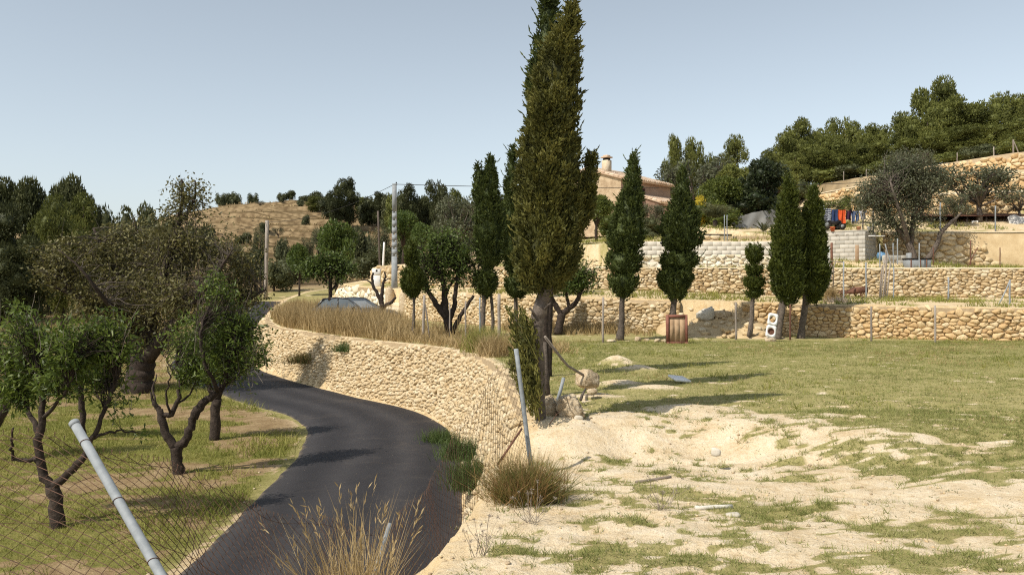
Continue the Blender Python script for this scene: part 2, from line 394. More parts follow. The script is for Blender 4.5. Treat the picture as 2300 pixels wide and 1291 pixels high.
W4 = Line([(300, 36, 2.7, 4.3), (45, 40.5, 2.7, 4.3), (20, 40.8, 2.65, 4.26), (17.4, 41.2, 2.85, 4.26), (16.2, 40.0, 3.0, 4.3), (13.6, 41.2, 3.05, 4.25), (12.6, 37.6, 2.6, 3.75), (11, 37.2, 2.55, 3.65),
        (5, 37.2, 2.5, 3.6), (3, 39, 2.6, 3.6), (0, 44, 3, 3.7), (-3, 52, 3.3, 3.8), (-4.6, 62, 3.6, 3.7), (-1, 84, 3.8, 3.8), (10, 106, 4, 4), (100, 400, 5, 5)])
W5 = Line([(300, 42, 5.6, 6.9), (40, 45.5, 5.7, 6.9), (25, 47, 5.6, 6.8), (20, 50, 5.8, 6.7), (17, 58, 6.2, 6.7), (16, 75, 6.9, 6.9), (24, 106, 7, 7), (110, 400, 8, 8)])
W6 = Line([(300, 45, 7.3, 8.4), (40, 49, 7.4, 8.4), (27, 51, 7.4, 8.4), (23, 56, 7.5, 8.3), (21, 65, 7.8, 8.3), (21, 80, 8, 8.1), (28, 106, 8.5, 8.5), (115, 400, 9, 9)])
W7 = Line([(300, 48, 9.2, 10.4), (38, 53, 9.2, 10.4), (32, 55.5, 9.2, 10.3), (28.5, 64, 9.3, 10.3), (25, 74, 9.4, 10.3), (24, 85, 9.7, 10.2), (31, 106, 10.2, 10.2), (120, 400, 11, 11)])
WALLS = [W2, W3, W4, W5, W6, W7]

MOUNDS = [(1385, 803, .22, .34), (1432, 818, .14, .42), (1395, 850, .08, .45), (1470, 862, .08, .5), (1560, 905, .05, .6), (1340, 880, .07, .45)]
def ground_d(py, z=0.0): return (EYE - z) * F / (py - HY)
MOUND_XY = [(PX(px, ground_d(py + 14)), ground_d(py + 14), h, r) for px, py, h, r in MOUNDS]

def field(X, Y):
    z = np.interp(Y, [0, 38, 42, 47, 53, 60, 70, 85, 400], [0, 0, .15, .3, .7, 1.3, 1.9, 2.3, 3])
    z = z + 0.05 * (fbm(X * 0.45, Y * 0.45, 3) - 0.5)
    # low swale in the foreground, with a cut earth face beyond it
    lip = 11.6 + 0.10 * (X - 2) + 0.5 * (vnoise(X * 1.3, Y * 0 + 3, 5) - 0.5)
    lip = lip - 1.3 * sstep(2.2, 4.4, X)
    low = np.interp(Y, [-10, 3, 5.4, 8, 10.2, 12], [-.05, -.05, -.1, -.24, -.36, -.4])
    face = sstep(0, 1, (Y - (lip - 1.5)) / 1.5)
    side = 1 - 0.62 * sstep(1.8, 6.0, X)
    z = z + low * side * (1 - face) * (Y < 16)
    nearw = sstep(20, 12, Y)
    z = z + nearw * (0.05 * (fbm(X * 1.7, Y * 1.7, 9) - 0.5) + 0.055 * (fbm(X * 5.2, Y * 5.2, 19, 5) - 0.5) - 0.07 * np.maximum(0, 0.16 - np.abs(vnoise(X * 0.7 + Y * 0.5 + 0.4 * fbm(X * 2, Y * 2, 23), Y * 1.6 - X * 0.3, 29) - 0.5)) * 4)
    for mx, my, h, r in MOUND_XY:
        q = ((X - mx) / (r * 1.5)) ** 2 + ((Y - my) / r) ** 2
        z = z + h * np.exp(-q * 2.2)
    return z
def lane(X, Y): return np.interp(Y, [0, 36, 42, 48, 54, 60, 66, 72, 85, 400], [-1.72, -1.72, -1.35, -.75, 0, .8, 1.4, 1.9, 2.3, 3])
def hill(X, Y):
    a = sstep(84, 186, Y) * 17.0
    g = np.interp(X, [-400, -120, -78, -60, -45, -15, 20, 60, 120, 300], [0.2, 0.3, 0.55, 0.95, 1.0, 0.92, .8, .6, .5, .5])
    z = a * g + 2.2 * (fbm(X * 0.03, Y * 0.03, 31) - 0.5) * sstep(90, 140, Y)
    st = 1.55; k = z / st + 0.7 * (fbm(X * 0.05, Y * 0.04, 41, 3) - 0.5); f = k - np.floor(k)
    zq = (np.floor(k) + 0.36 * f + 0.64 * sstep(0.86, 1.0, f)) * st
    w = sstep(-2, -14, X - (Y - 84) * 0.18) * sstep(86, 94, Y)
    return z * (1 - w) + np.maximum(zq, 0) * w
def left_rise(X, Y): return 6.0 * sstep(-24, -75, X) * sstep(32, 75, Y) * sstep(150, 95, Y)
def H(X, Y):
    X = np.asarray(X, float); Y = np.asarray(Y, float); shp = np.broadcast(X, Y).shape
    X = np.broadcast_to(X, shp).ravel().astype(float); Y = np.broadcast_to(Y, shp).ravel().astype(float)
    e, _, es = EDGE.sd(X, Y)
    e = e + 0.16 * (fbm(X * 2.3, Y * 2.3, 51) - 0.5) * sstep(30, 10, Y)
    z = field(X, Y)
    S = [w.sd(X, Y) for w in WALLS]
    w2 = S[0]; near = sstep(3.0, 0.3, -w2[0]); z = np.where(w2[0] < 0, z * (1 - near) + w2[1][:, 0] * near, z)
    for i in range(len(WALLS)):
        up = S[i][0] > 0
        if i + 1 < len(WALLS):
            di = np.abs(S[i][0]); dj = np.abs(S[i + 1][0]); f = di / (di + dj + 1e-6)
            zz = S[i][1][:, 1] * (1 - f) + S[i + 1][1][:, 0] * f
        else:
            zz = S[i][1][:, 1] + 0.13 * np.minimum(np.abs(S[i][0]), 45)
        z = np.where(up, zz + 0.06 * (fbm(X * 0.9, Y * 0.9, 61 + i) - 0.5), z)
    low = lane(X, Y) + left_rise(X, Y) + 0.10 * (fbm(X * 0.5, Y * 0.5, 71) - 0.5) * sstep(-4.2, -5.4, e)
    t = np.clip((e + 0.72) / 0.72, 0, 1)
    rough = (0.5 * (fbm(X * 3.2, Y * 2.6, 81, 5) - 0.5) + 0.12 * (np.abs(vnoise(X * 9, Y * 7, 83) - 0.5) - 0.25)) * np.sin(np.pi * t) * sstep(40, 12, Y) * (1 + 0.8 * sstep(13, 10, Y))
    z = np.where(e > 0, z, low * (1 - t) + z * t + rough)
    return (z + hill(X, Y)).reshape(shp)
def h1(x, y): return float(H(np.array([x]), np.array([y]))[0])
def GP(px, d, dz=0.0):
    x = PX(px, d); return np.array([x, d, h1(x, d) + dz])

# grass masks -----------------------------------------------------------------
PATCH = [(1940, 1262, 150, 34, 1.0), (1690, 1130, 150, 34, 1.0), (1450, 1090, 170, 26, .8), (1330, 1255, 150, 30, .9), (1480, 1250, 120, 24, .8), (2020, 1025, 150, 26, .85),
         (1800, 1050, 120, 16, .7), (2060, 1185, 150, 18, .85), (2230, 1190, 90, 26, .75), (1240, 1165, 90, 22, .5), (1420, 1160, 130, 26, .75), (1600, 1045, 120, 16, .6),
         (2260, 1070, 90, 20, .7), (2200, 1000, 120, 16, .7), (2250, 1270, 110, 24, .7), (1480, 945, 90, 10, .6), (1650, 960, 60, 10, .5), (2120, 1240, 100, 16, .5)]
PATCH_XY = []
for _px, _py, _rx, _ry, _a in PATCH:
    _d = ground_d(_py, -0.15); _d2 = ground_d(_py + _ry, -0.15); PATCH_XY.append((PX(_px, _d), _d, _rx / F * _d, max(0.25, _d - _d2), _a))
def veg_field(X, Y):
    n = fbm(X * 0.9, Y * 1.3, 101, 5); n2 = fbm(X * 3.1, Y * 4.0, 111, 4)
    base = 0.02 + 0.95 * sstep(11.4, 13.4, Y + 1.5 * np.maximum(X - 3.2, 0) + 3.0 * (n - 0.5))
    for cx, cy, rx, ry, a in PATCH_XY:
        base = np.maximum(base, 0.80 * a * np.exp(-((((X - cx) / (rx * 1.1)) ** 2 + ((Y - cy) / (ry * 1.1)) ** 2)) * 0.8))
    n3 = fbm(X * 9.0, Y * 11.0, 113, 3)
    v = base + (1.0 * (n - 0.5) + 1.4 * (n2 - 0.5) + 1.7 * (n3 - 0.5)) * (1 - 0.12 * sstep(13, 16, Y))
    v = sstep(0.33, 0.60, v + 0.05)
    for mx, my, h, r in MOUND_XY:
        q = ((X - mx) / (r * 1.4)) ** 2 + ((Y - my) / (r * 0.9)) ** 2
        v = v * (1 - 0.95 * np.exp(-q * 1.6))
    return v
def veg_orchard(X, Y):
    n = fbm(X * 0.5, Y * 0.7, 121, 5); n2 = fbm(X * 2.2, Y * 2.6, 131, 4)
    return sstep(0.25, 0.6, 0.5 + 1.3 * (n - 0.5) + 0.8 * (n2 - 0.5))

# ------------------------------------------------------------------ ground sheet
def axis(parts):
    a = []
    for lo, hi, st in parts: a.append(np.arange(lo, hi - 1e-6, st))
    a.append([parts[-1][1]]); return np.concatenate(a)
def geo(a, b, n, p=2.2):
    t = np.linspace(0, 1, n) ** p; return a + (b - a) * t
xs = np.concatenate([geo(-24, -600, 46)[::-1], axis([(-23.5, -6, .32), (-6, 2.2, .07), (2.2, 18, .17), (18, 36, .5)])[0:], geo(37, 600, 36)])
ys = np.concatenate([axis([(-6, 3, .5), (3, 13, .06), (13, 42, .16), (42, 62, .34), (62, 86, .8), (86, 190, .62)]), geo(191, 1500, 26)])
xs = np.unique(xs); ys = np.unique(ys)
GX, GY = np.meshgrid(xs, ys)
GZ = H(GX, GY)
nx, ny = len(xs), len(ys)
ii = (np.arange(ny - 1)[:, None] * nx + np.arange(nx - 1)[None])
quads = np.stack([ii, ii + 1, ii + nx + 1, ii + nx], -1).reshape(-1, 4)
gm = MB(); gm.add(np.stack([GX, GY, GZ], -1).reshape(-1, 3), quads=quads, rnd=0.5)
def ground_material():
    m, nt, b = newmat('ground', 0.95, 0.1)
    g = nt.nodes.new('ShaderNodeNewGeometry'); P = g.outputs['Position']
    big = noise(nt, 0.35, 5, 0.6, P); mid = noise(nt, 2.4, 6, 0.65, P); fine = noise(nt, 16, 6, 0.7, P); tiny = noise(nt, 70, 3, 0.6, P)
    soilv = mth(nt, 'ADD', mth(nt, 'MULTIPLY', mid, 0.6), mth(nt, 'MULTIPLY', fine, 0.5))
    soil = ramp(nt, soilv, [(0.30, (0.36, 0.25, 0.135)), (0.43, (0.55, 0.42, 0.25)), (0.56, (0.66, 0.54, 0.365)), (0.72, (0.73, 0.63, 0.475))])
    bank = ramp(nt, soilv, [(0.30, (0.36, 0.235, 0.11)), (0.46, (0.54, 0.39, 0.205)), (0.58, (0.62, 0.475, 0.275)), (0.74, (0.68, 0.55, 0.36))])
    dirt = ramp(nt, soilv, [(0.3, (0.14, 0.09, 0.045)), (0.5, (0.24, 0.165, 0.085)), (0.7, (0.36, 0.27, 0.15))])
    dry = ramp(nt, mth(nt, 'ADD', mth(nt, 'MULTIPLY', big, 0.5), mth(nt, 'MULTIPLY', mid, 0.5)), [(0.3, (0.05, 0.035, 0.016)), (0.5, (0.098, 0.068, 0.031)), (0.68, (0.165, 0.12, 0.06))])
    thatch = ramp(nt, mth(nt, 'ADD', mth(nt, 'MULTIPLY', mid, 0.5), mth(nt, 'MULTIPLY', fine, 0.5)), [(0.3, (0.25, 0.2, 0.085)), (0.48, (0.31, 0.275, 0.11)), (0.62, (0.41, 0.35, 0.17)), (0.75, (0.54, 0.44, 0.26))])
    green = ramp(nt, mth(nt, 'ADD', mth(nt, 'MULTIPLY', mid, 0.5), mth(nt, 'MULTIPLY', fine, 0.5)), [(0.3, (0.10, 0.104, 0.026)), (0.48, (0.165, 0.16, 0.043)), (0.64, (0.28, 0.235, 0.085)), (0.76, (0.42, 0.33, 0.165))])
    c = mixc(nt, attr(nt, 'bank'), soil, bank)
    sp1 = ramp(nt, noise(nt, 48, 3, 0.6, P), [(0.60, (0, 0, 0)), (0.68, (1, 1, 1))]); c = mixc(nt, mth(nt, 'MULTIPLY', sp1, 0.55), c, (0.24, 0.165, 0.095))
    sp2 = ramp(nt, noise(nt, 95, 2, 0.5, P), [(0.66, (0, 0, 0)), (0.72, (1, 1, 1))]); c = mixc(nt, mth(nt, 'MULTIPLY', sp2, 0.5), c, (0.78, 0.72, 0.6))
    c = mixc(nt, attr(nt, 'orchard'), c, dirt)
    vg = mth(nt, 'MULTIPLY', attr(nt, 'veg'), mth(nt, 'MULTIPLY_ADD', fine, 1.0), True)
    vg.node.inputs[1].links[0].from_node.inputs[2].default_value = 0.45
    vg = ramp(nt, vg, [(0.38, (0, 0, 0)), (0.62, (1, 1, 1))])
    gcol = mixc(nt, attr(nt, 'orchard'), thatch, green)
    c = mixc(nt, vg, c, gcol)
    c = mixc(nt, attr(nt, 'dry'), c, dry)
    # far terraces: bare stone risers where the sheet stands steep
    sep = nt.nodes.new('ShaderNodeSeparateXYZ'); nt.links.new(g.outputs['True Normal'], sep.inputs[0])
    steep = ramp(nt, sep.outputs['Z'], [(0.74, (1, 1, 1)), (0.93, (0, 0, 0))])
    vor = nt.nodes.new('ShaderNodeTexVoronoi'); vor.inputs['Scale'].default_value = 1.1; nt.links.new(P, vor.inputs['Vector'])
    rs = ramp(nt, mth(nt, 'ADD', mth(nt, 'MULTIPLY', vor.outputs['Distance'], 0.7), mth(nt, 'MULTIPLY', mid, 0.4)), [(0.2, (0.38, 0.28, 0.16)), (0.5, (0.29, 0.21, 0.115)), (0.8, (0.14, 0.095, 0.05))])
    c = mixc(nt, mth(nt, 'MULTIPLY', mth(nt, 'MULTIPLY', steep, attr(nt, 'dry')), 0.85), c, rs)
    nt.links.new(c, b.inputs['Base Color'])
    hh = mth(nt, 'ADD', mth(nt, 'MULTIPLY', mid, 0.5), mth(nt, 'ADD', mth(nt, 'MULTIPLY', fine, 0.35), mth(nt, 'MULTIPLY', tiny, 0.12)))
    nt.links.new(bump(nt, hh, 0.9, 0.09), b.inputs['Normal'])
    return m
gme = gm.mesh('ground', ground_material(), (0, 0, 0), smooth=True)
_X = GX.ravel(); _Y = GY.ravel()
_e = EDGE.sd(_X, _Y)[0]; _w2 = W2.sd(_X, _Y)[0]; _w7 = W7.sd(_X, _Y)[0]
_left = sstep(-3.9, -4.6, _e)
_far = sstep(58, 80, _Y)
_terr = (_w2 > 0.1)
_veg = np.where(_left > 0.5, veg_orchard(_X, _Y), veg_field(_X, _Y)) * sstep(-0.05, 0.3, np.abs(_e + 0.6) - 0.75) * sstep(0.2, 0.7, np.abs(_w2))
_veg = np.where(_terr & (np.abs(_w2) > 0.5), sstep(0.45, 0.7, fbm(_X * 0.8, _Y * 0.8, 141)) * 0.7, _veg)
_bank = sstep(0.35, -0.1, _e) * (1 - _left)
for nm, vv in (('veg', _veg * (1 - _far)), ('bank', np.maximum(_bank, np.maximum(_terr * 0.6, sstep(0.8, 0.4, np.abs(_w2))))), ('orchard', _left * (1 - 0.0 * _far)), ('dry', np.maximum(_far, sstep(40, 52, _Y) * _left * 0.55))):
    a = gme.attributes.new(nm, 'FLOAT', 'POINT'); a.data.foreach_set('value', np.clip(vv, 0, 1).astype(np.float32))
ground = bpy.data.objects.new('ground', gme); C.objects.link(ground); ground['kind'] = 'structure'

# ------------------------------------------------------------------ the lane
def road():
    ss = np.arange(30, EDGE.s[-1] - 350, 0.35); ss = ss[EDGE.at(ss)[0][:, 1] < 77]; P, D, _ = EDGE.at(ss)
    k = np.ones(9) / 9
    D = np.stack([np.convolve(np.pad(D[:, i], 4, 'edge'), k, 'valid') for i in range(2)], 1); D /= np.linalg.norm(D, axis=1, keepdims=True)
    Nl = np.stack([-D[:, 1], D[:, 0]], 1)                       # towards the lane
    ts = np.linspace(0, 1, 13); V = []; A = []
    lo = 0.74 + 0.10 * (fbm(ss * 0.7, ss * 0, 151) - 0.5); hi = 4.2 + 0.22 * (fbm(ss * 0.9, ss * 0 + 4, 161) - 0.5)
    zc = lane(P[:, 0] + Nl[:, 0] * 2.6, P[:, 1] + Nl[:, 1] * 2.6) + left_rise(P[:, 0], P[:, 1]) * 0
    for t in ts:
        off = lo + (hi - lo) * t; q = P + Nl * off[:, None]
        z = lane(q[:, 0], q[:, 1]) + hill(q[:, 0], q[:, 1]) + 0.035 + 0.05 * (1 - (2 * t - 1) ** 2)
        if t in (0.0, 1.0): z = z - 0.06
        V.append(np.column_stack([q, z])); A.append(np.full(len(ss), t))
    V = np.stack(V, 1); n, m = len(ss), len(ts)
    i = np.arange(n - 1)[:, None] * m + np.arange(m - 1)[None]
    Q = np.stack([i, i + m, i + m + 1, i + 1], -1).reshape(-1, 4)[:, ::-1]
    mt, nt, b = newmat('asphalt', 0.78, 0.3)
    t = attr(nt, 'rnd'); g = nt.nodes.new('ShaderNodeNewGeometry')
    wt = nt.nodes.new('ShaderNodeTexWave'); wt.wave_type = 'BANDS'
    cv = nt.nodes.new('ShaderNodeCombineXYZ'); nt.links.new(mth(nt, 'ADD', t, mth(nt, 'MULTIPLY', noise(nt, 0.6, 3), 0.12)), cv.inputs[0]); nt.links.new(cv.outputs[0], wt.inputs['Vector'])
    wt.inputs['Scale'].default_value = 1.05; wt.inputs['Phase Offset'].default_value = 1.2
    v = mth(nt, 'ADD', mth(nt, 'MULTIPLY', wt.outputs['Fac'], 0.3), mth(nt, 'ADD', mth(nt, 'MULTIPLY', noise(nt, 1.4, 5, 0.6), 0.4), mth(nt, 'MULTIPLY', noise(nt, 60, 3, 0.7), 0.35)))
    c = ramp(nt, v, [(0.25, (0.017, 0.0155, 0.017)), (0.55, (0.030, 0.0275, 0.029)), (0.85, (0.050, 0.046, 0.046))])
    sp = ramp(nt, noise(nt, 26, 2, 0.5), [(0.745, (0, 0, 0)), (0.775, (1, 1, 1))])
    c = mixc(nt, mth(nt, 'MULTIPLY', sp, 0.55), c, (0.42, 0.34, 0.23))
    ed = mth(nt, 'ABSOLUTE', mth(nt, 'SUBTRACT', t, 0.5))                 # dust and grit washed onto the verges
    edf = ramp(nt, mth(nt, 'ADD', ed, mth(nt, 'MULTIPLY', mth(nt, 'SUBTRACT', noise(nt, 3.5, 6, 0.7), 0.5), 0.16)), [(0.455, (0, 0, 0)), (0.52, (1, 1, 1))])
    c = mixc(nt, mth(nt, 'MULTIPLY', edf, 0.75), c, (0.34, 0.26, 0.165))
    dust = ramp(nt, noise(nt, 0.9, 5, 0.65), [(0.55, (0, 0, 0)), (0.8, (1, 1, 1))]); c = mixc(nt, mth(nt, 'MULTIPLY', dust, 0.16), c, (0.25, 0.2, 0.14))
    nt.links.new(c, b.inputs['Base Color']); nt.links.new(bump(nt, noise(nt, 140, 3, 0.7), 0.35, 0.006), b.inputs['Normal'])
    mb = MB(); mb.add(V.reshape(-1, 3), quads=Q, rnd=np.stack(A, 1).ravel())
    o = mb.build('road', mt, smooth=True, kind='structure'); return o
road()

# ------------------------------------------------------------------ stone walls
def clip_poly(poly, a, n):
    out = []; k = len(poly)
    for i in range(k):
        p = poly[i]; q = poly[(i + 1) % k]
        dp = (p[0] - a[0]) * n[0] + (p[1] - a[1]) * n[1]; dq = (q[0] - a[0]) * n[0] + (q[1] - a[1]) * n[1]
        if dp <= 0: out.append(p)
        if dp * dq < 0:
            t = dp / (dp - dq); out.append((p[0] + t * (q[0] - p[0]), p[1] + t * (q[1] - p[1])))
    return out
def voronoi(L, Hm, sw, sh, seed, jit=0.42, relax=True):
    r = np.random.default_rng(seed); asp = sw / sh
    nr = max(2, int(round(Hm / sh))); nc = max(2, int(round(L / sw)))
    pts = []
    for j in range(nr):
        wv = r.uniform(0.45, 1.75, nc + 1); x = np.cumsum(wv); x = (x - x[0]) / (x[-1] - x[0]) * L
        for i in range(nc):
            pts.append(((x[i] + x[i + 1]) / 2 + (0.5 if j % 2 else 0) * sw * 0.6 + r.uniform(-1, 1) * sw * 0.1, (j + 0.5 + r.uniform(-jit, jit)) * Hm / nr * asp))
    P = np.array(pts); P = P[r.random(len(P)) > 0.24]; Hs = Hm * asp; cells = []
    for k in range(len(P)):
        d = (P[:, 0] - P[k, 0]) ** 2 + (P[:, 1] - P[k, 1]) ** 2
        nb = np.argpartition(d, min(14, len(P) - 1))[:15]; nb = nb[np.argsort(d[nb])]
        c = P[k]; w = sw * 1.9
        poly = [(max(0, c[0] - w), max(0, c[1] - w)), (min(L, c[0] + w), max(0, c[1] - w)), (min(L, c[0] + w), min(Hs, c[1] + w)), (max(0, c[0] - w), min(Hs, c[1] + w))]
        for j in nb[1:]:
            q = P[j]; n = (q[0] - c[0], q[1] - c[1]); a = ((q[0] + c[0]) / 2, (q[1] + c[1]) / 2)
            poly = clip_poly(poly, a, n)
            if len(poly) < 3: break
        if len(poly) >= 3: cells.append([(p[0], p[1] / asp) for p in poly])
    return cells
def stone_mesh(poly, depth, r, gap=0.9):
    P = np.array(poly); Q = []
    n = len(P)
    for i in range(n):
        a, b = P[i], P[(i + 1) % n]; Q += [a * 0.84 + b * 0.16, a * 0.16 + b * 0.84]
    Q = np.array(Q); c = Q.mean(0)
    keep = [0]
    for i in range(1, len(Q)):
        if np.linalg.norm(Q[i] - Q[keep[-1]]) > 0.012: keep.append(i)
    Q = Q[keep]; n = len(Q)
    if n < 3: return None
    tilt = r.normal(size=2) * 0.25
    def ring(s, d):
        u = c + (Q - c) * s
        return np.column_stack([u, np.full(n, d) + ((u - c) @ tilt) * (d > 0)])
    dd = depth * r.uniform(0.45, 1.4)
    V = np.concatenate([ring(gap, -0.05), ring(gap * 0.97, dd * 0.45) + np.column_stack([np.zeros((n, 2)), r.normal(size=n) * 0.012]), ring(gap * 0.62, dd) + np.column_stack([np.zeros((n, 2)), r.normal(size=n) * 0.01]), [[*c, dd * 1.06]]])
    T = []; 
    qd = []
    for k in range(2):
        for i in range(n): qd.append([k * n + i, k * n + (i + 1) % n, (k + 1) * n + (i + 1) % n, (k + 1) * n + i])
    for i in range(n): T.append([2 * n + i, 2 * n + (i + 1) % n, 3 * n])
    return V, T, qd
def stone_wall(name, label, line, s0, s1, sw, sh, seed, mat='stone', core='mortar', batter=0.12, side=-1, fwd=0.12, depth=0.06, gap=0.94, nmax=300,
               zoff=(0, 0), cop=None, hfun=None, cat='wall', part='stone', thick=0.42, skip=None, ragged=0.0, group=None):
    """dry-stone face along a terrain line; side -1: the face looks to the left-hand side of the line"""
    L = s1 - s0; r = np.random.default_rng(seed)
    def zz(s, P):
        v = line.at(s)[2] if line.val.shape[1] else None
        if hfun: return hfun(s, P)
        return v[:, 0] + zoff[0], v[:, 1] + zoff[1]
    sa = np.linspace(s0, s1, max(2, int(L / 0.4))); Pa, Da, _ = line.at(sa); zb, zt = zz(sa, Pa)
    Hm = float((zt - zb).max())
    base = np.array([*Pa[len(Pa) // 2], zb[len(Pa) // 2]])
    root = thing(name, label, cat, base, group)
    kk = np.ones(5) / 5
    def place(V2):                                   # (s, h, depth) -> world
        s = np.clip(s0 + V2[:, 0], s0, s1); P, D, _ = line.at(s)
        D = np.stack([np.interp(s, sa, np.convolve(np.pad(Da[:, i], 2, 'edge'), kk, 'valid')) for i in range(2)], 1); D /= np.linalg.norm(D, axis=1, keepdims=True)
        N = np.stack([-D[:, 1], D[:, 0]], 1) * (-side)
        b = np.interp(s, sa, zb); t = np.interp(s, sa, zt)
        hh = np.clip(V2[:, 1] / np.maximum(t - b, 0.05), 0, 1.1)
        q = P + N * (fwd + batter * (1 - hh) + V2[:, 2])[:, None]
        return np.column_stack([q, b + V2[:, 1]])
    # core: a thick strip behind the stones
    mb = MB(); m = len(sa); rows = []
    for h0, dpt in ((-0.15, 0.0), (None, 0.0), (None, -thick), (-0.15, -thick)):
        hv = (zt - zb) - 0.03 if h0 is None else np.full(m, h0)
        rows.append(place(np.column_stack([sa - s0, hv, np.full(m, dpt)])))
    V = np.stack(rows, 1); i = np.arange(m - 1)[:, None] * 4 + np.arange(3)[None]
    mb.add(V.reshape(-1, 3), quads=np.stack([i, i + 1, i + 5, i + 4], -1).reshape(-1, 4))
    mb.build('wall_core', M[core], root)
    items = []
    for poly in voronoi(L, Hm, sw, sh, seed):
        cx = np.mean([p[0] for p in poly]); cy = np.mean([p[1] for p in poly])
        hl = float(np.interp(s0 + cx, sa, zt - zb)) - ragged * (vnoise(np.array([cx * 0.8]), np.array([seed * 1.0]), seed)[0])
        if cy > hl - 0.2 * sh: continue
        if skip and skip(cx, cy): continue
        got = stone_mesh(poly, depth, r, gap)
        if got is None: continue
        V, T, Q = got; Vw = place(V); c = Vw.mean(0)
        sz = np.ptp(V[:, 0]) * np.ptp(V[:, 1]) / (c[1] ** 2 + c[0] ** 2)
        px = HX + F * c[0] / max(c[1], 0.1)
        if px < -60 or px > 2360: sz = 0
        items.append((sz, Vw, T, Q, r.random()))
    items.sort(key=lambda a: -a[0])
    rest = MB()
    for k, (sz, Vw, T, Q, rd) in enumerate(items):
        if k < nmax and sz > 0:
            mb = MB(); mb.add(Vw, tris=T, quads=Q, rnd=rd); mb.build(part, M[mat], root, smooth=True)
        else: rest.add(Vw, tris=T, quads=Q, rnd=rd)
    if rest.n: rest.build('stone_facing', M[mat], root, smooth=True, kind='stuff')
    if cop:
        cw, ch = cop; mb = MB(); rows = []
        hv = zt - zb; jit = 0.02 * (fbm(sa * 2, sa * 0, seed) - 0.5)
        for dh, dp in ((0, 0.03), (ch, 0.02), (ch, -cw), (0, -cw)):
            rows.append(place(np.column_stack([sa - s0, hv + dh + jit - 0.01, np.full(m, dp)])))
        V = np.stack(rows, 1); i = np.arange(m - 1)[:, None] * 4
        Q = np.concatenate([np.stack([i + a, i + b, i + 4 + b, i + 4 + a], -1).reshape(-1, 4) for a, b in ((0, 1), (1, 2), (2, 3), (3, 0))])
        mb.add(V.reshape(-1, 3), quads=Q); mb.build('coping', M['coping'], root)
    return root

def s_at(line, x=None, y=None):
    ss = np.linspace(0, line.s[-1], 6000); P = line.at(ss)[0]
    ok = np.where(P[:, 1] < 62, 0, 1e6) if line is not EDGE else 0
    m = np.argmin(np.abs(P[:, 0] - x) + ok) if x is not None else np.argmin(np.abs(P[:, 1] - y) + (np.where(P[:, 0] > 20, 1e6, 0)))
    return ss[m]

def edge_h(s, P):
    # face from the lane up to the rim
    n = len(P); zt = np.interp(P[:, 1], [0, 38, 42, 47, 53, 60], [0, 0, .15, .3, .7, 1.3]) + 0.02
    zb = lane(P[:, 0], P[:, 1]) - 0.05
    return zb, zt
stone_wall('roadside_wall', 'cream rubble wall curving along the dark lane below the dry grass', EDGE, s_at(EDGE, y=11.2), s_at(EDGE, y=46), 0.128, 0.09, 11, 'stone_bank', 'mortar',
           batter=0.72, fwd=0.02, depth=0.075, hfun=edge_h, thick=0.25, gap=0.92, ragged=0.16)
sA = s_at(W2, x=28); sB = s_at(W2, x=8.2); sC = s_at(W2, x=6.1); sD = s_at(W2, y=44.0); sE = s_at(W2, y=45.7); sF = s_at(W2, y=57)
stone_wall('field_wall', 'ochre dry-stone wall at the field end behind the column cypresses', W2, sA, sB, 0.195, 0.115, 21, 'stone_orange', ragged=0.1, depth=0.06, gap=0.97)
stone_wall('field_wall', 'dry-stone wall between the collapsed rubble slope and the stone steps', W2, sC, sD, 0.185, 0.11, 22, 'stone', ragged=0.1, depth=0.06, gap=0.97)
stone_wall('field_wall', 'pale dry-stone wall behind the parked car, ending at the lane', W2, sE, sF, 0.32, 0.23, 23, 'stone_white', ragged=0.3, depth=0.09)
stone_wall('terrace_wall', 'long tan dry-stone wall with a pale lime coping, on the second terrace', W3, s_at(W3, x=26), s_at(W3, x=11.0), 0.205, 0.11, 24, 'stone', cop=(0.4, 0.07), depth=0.06, gap=0.97)
stone_wall('terrace_wall', 'brown dry-stone wall directly below the white stone wall', W3, s_at(W3, x=11.0), s_at(W3, x=3.6), 0.185, 0.105, 25, 'stone', cop=(0.3, 0.05), depth=0.055, gap=0.97)
stone_wall('terrace_wall', 'tan dry-stone wall half hidden behind the round almond and cypresses', W3, s_at(W3, x=3.5), s_at(W3, y=50.6), 0.205, 0.12, 26, 'stone', ragged=0.25, depth=0.08)
stone_wall('terrace_wall', 'short dry-stone wall behind the white meter cabinet', W3, s_at(W3, y=51.2), s_at(W3, y=57.2), 0.34, 0.24, 27, 'stone', ragged=0.2, depth=0.09)

# right-hand upper terrace: rubble wall running out into a rendered earth face
def _sk(cx, cy):
    X = 30 - cx
    return X > 21.2 + (1 - cy / 1.6) * 1.5 + 0.25 * math.sin(cy * 9)
stone_wall('terrace_wall', 'rubble wall merging into smooth cream earth behind the olive trunk', W4, s_at(W4, x=30), s_at(W4, x=17.5), 0.33, 0.2, 28, 'stone', 'earth', batter=0.35, cop=(0.25, 0.06), skip=_sk, depth=0.09, thick=0.5)
stone_wall('hill_wall', 'ochre terrace wall just above the tarpaulin shed, under the lowest pale line', W5, s_at(W5, x=38), s_at(W5, x=17.6), 0.42, 0.26, 29, 'stone_orange', 'mortar', cop=(0.4, 0.08), nmax=120, depth=0.1)
stone_wall('hill_wall', 'ochre terrace wall in the middle of the three on the slope', W6, s_at(W6, x=40), s_at(W6, x=21.8), 0.42, 0.26, 30, 'stone_orange', 'mortar', cop=(0.4, 0.07), nmax=120, depth=0.1)
stone_wall('hill_wall', 'topmost ochre terrace wall along the foot of the pine wood', W7, s_at(W7, x=42), s_at(W7, y=82) if False else 0.5 * (s_at(W7, x=24.6) + s_at(W7, x=25.2)) , 0.42, 0.26, 31, 'stone_orange', 'mortar', nmax=150, depth=0.1, ragged=0.2)

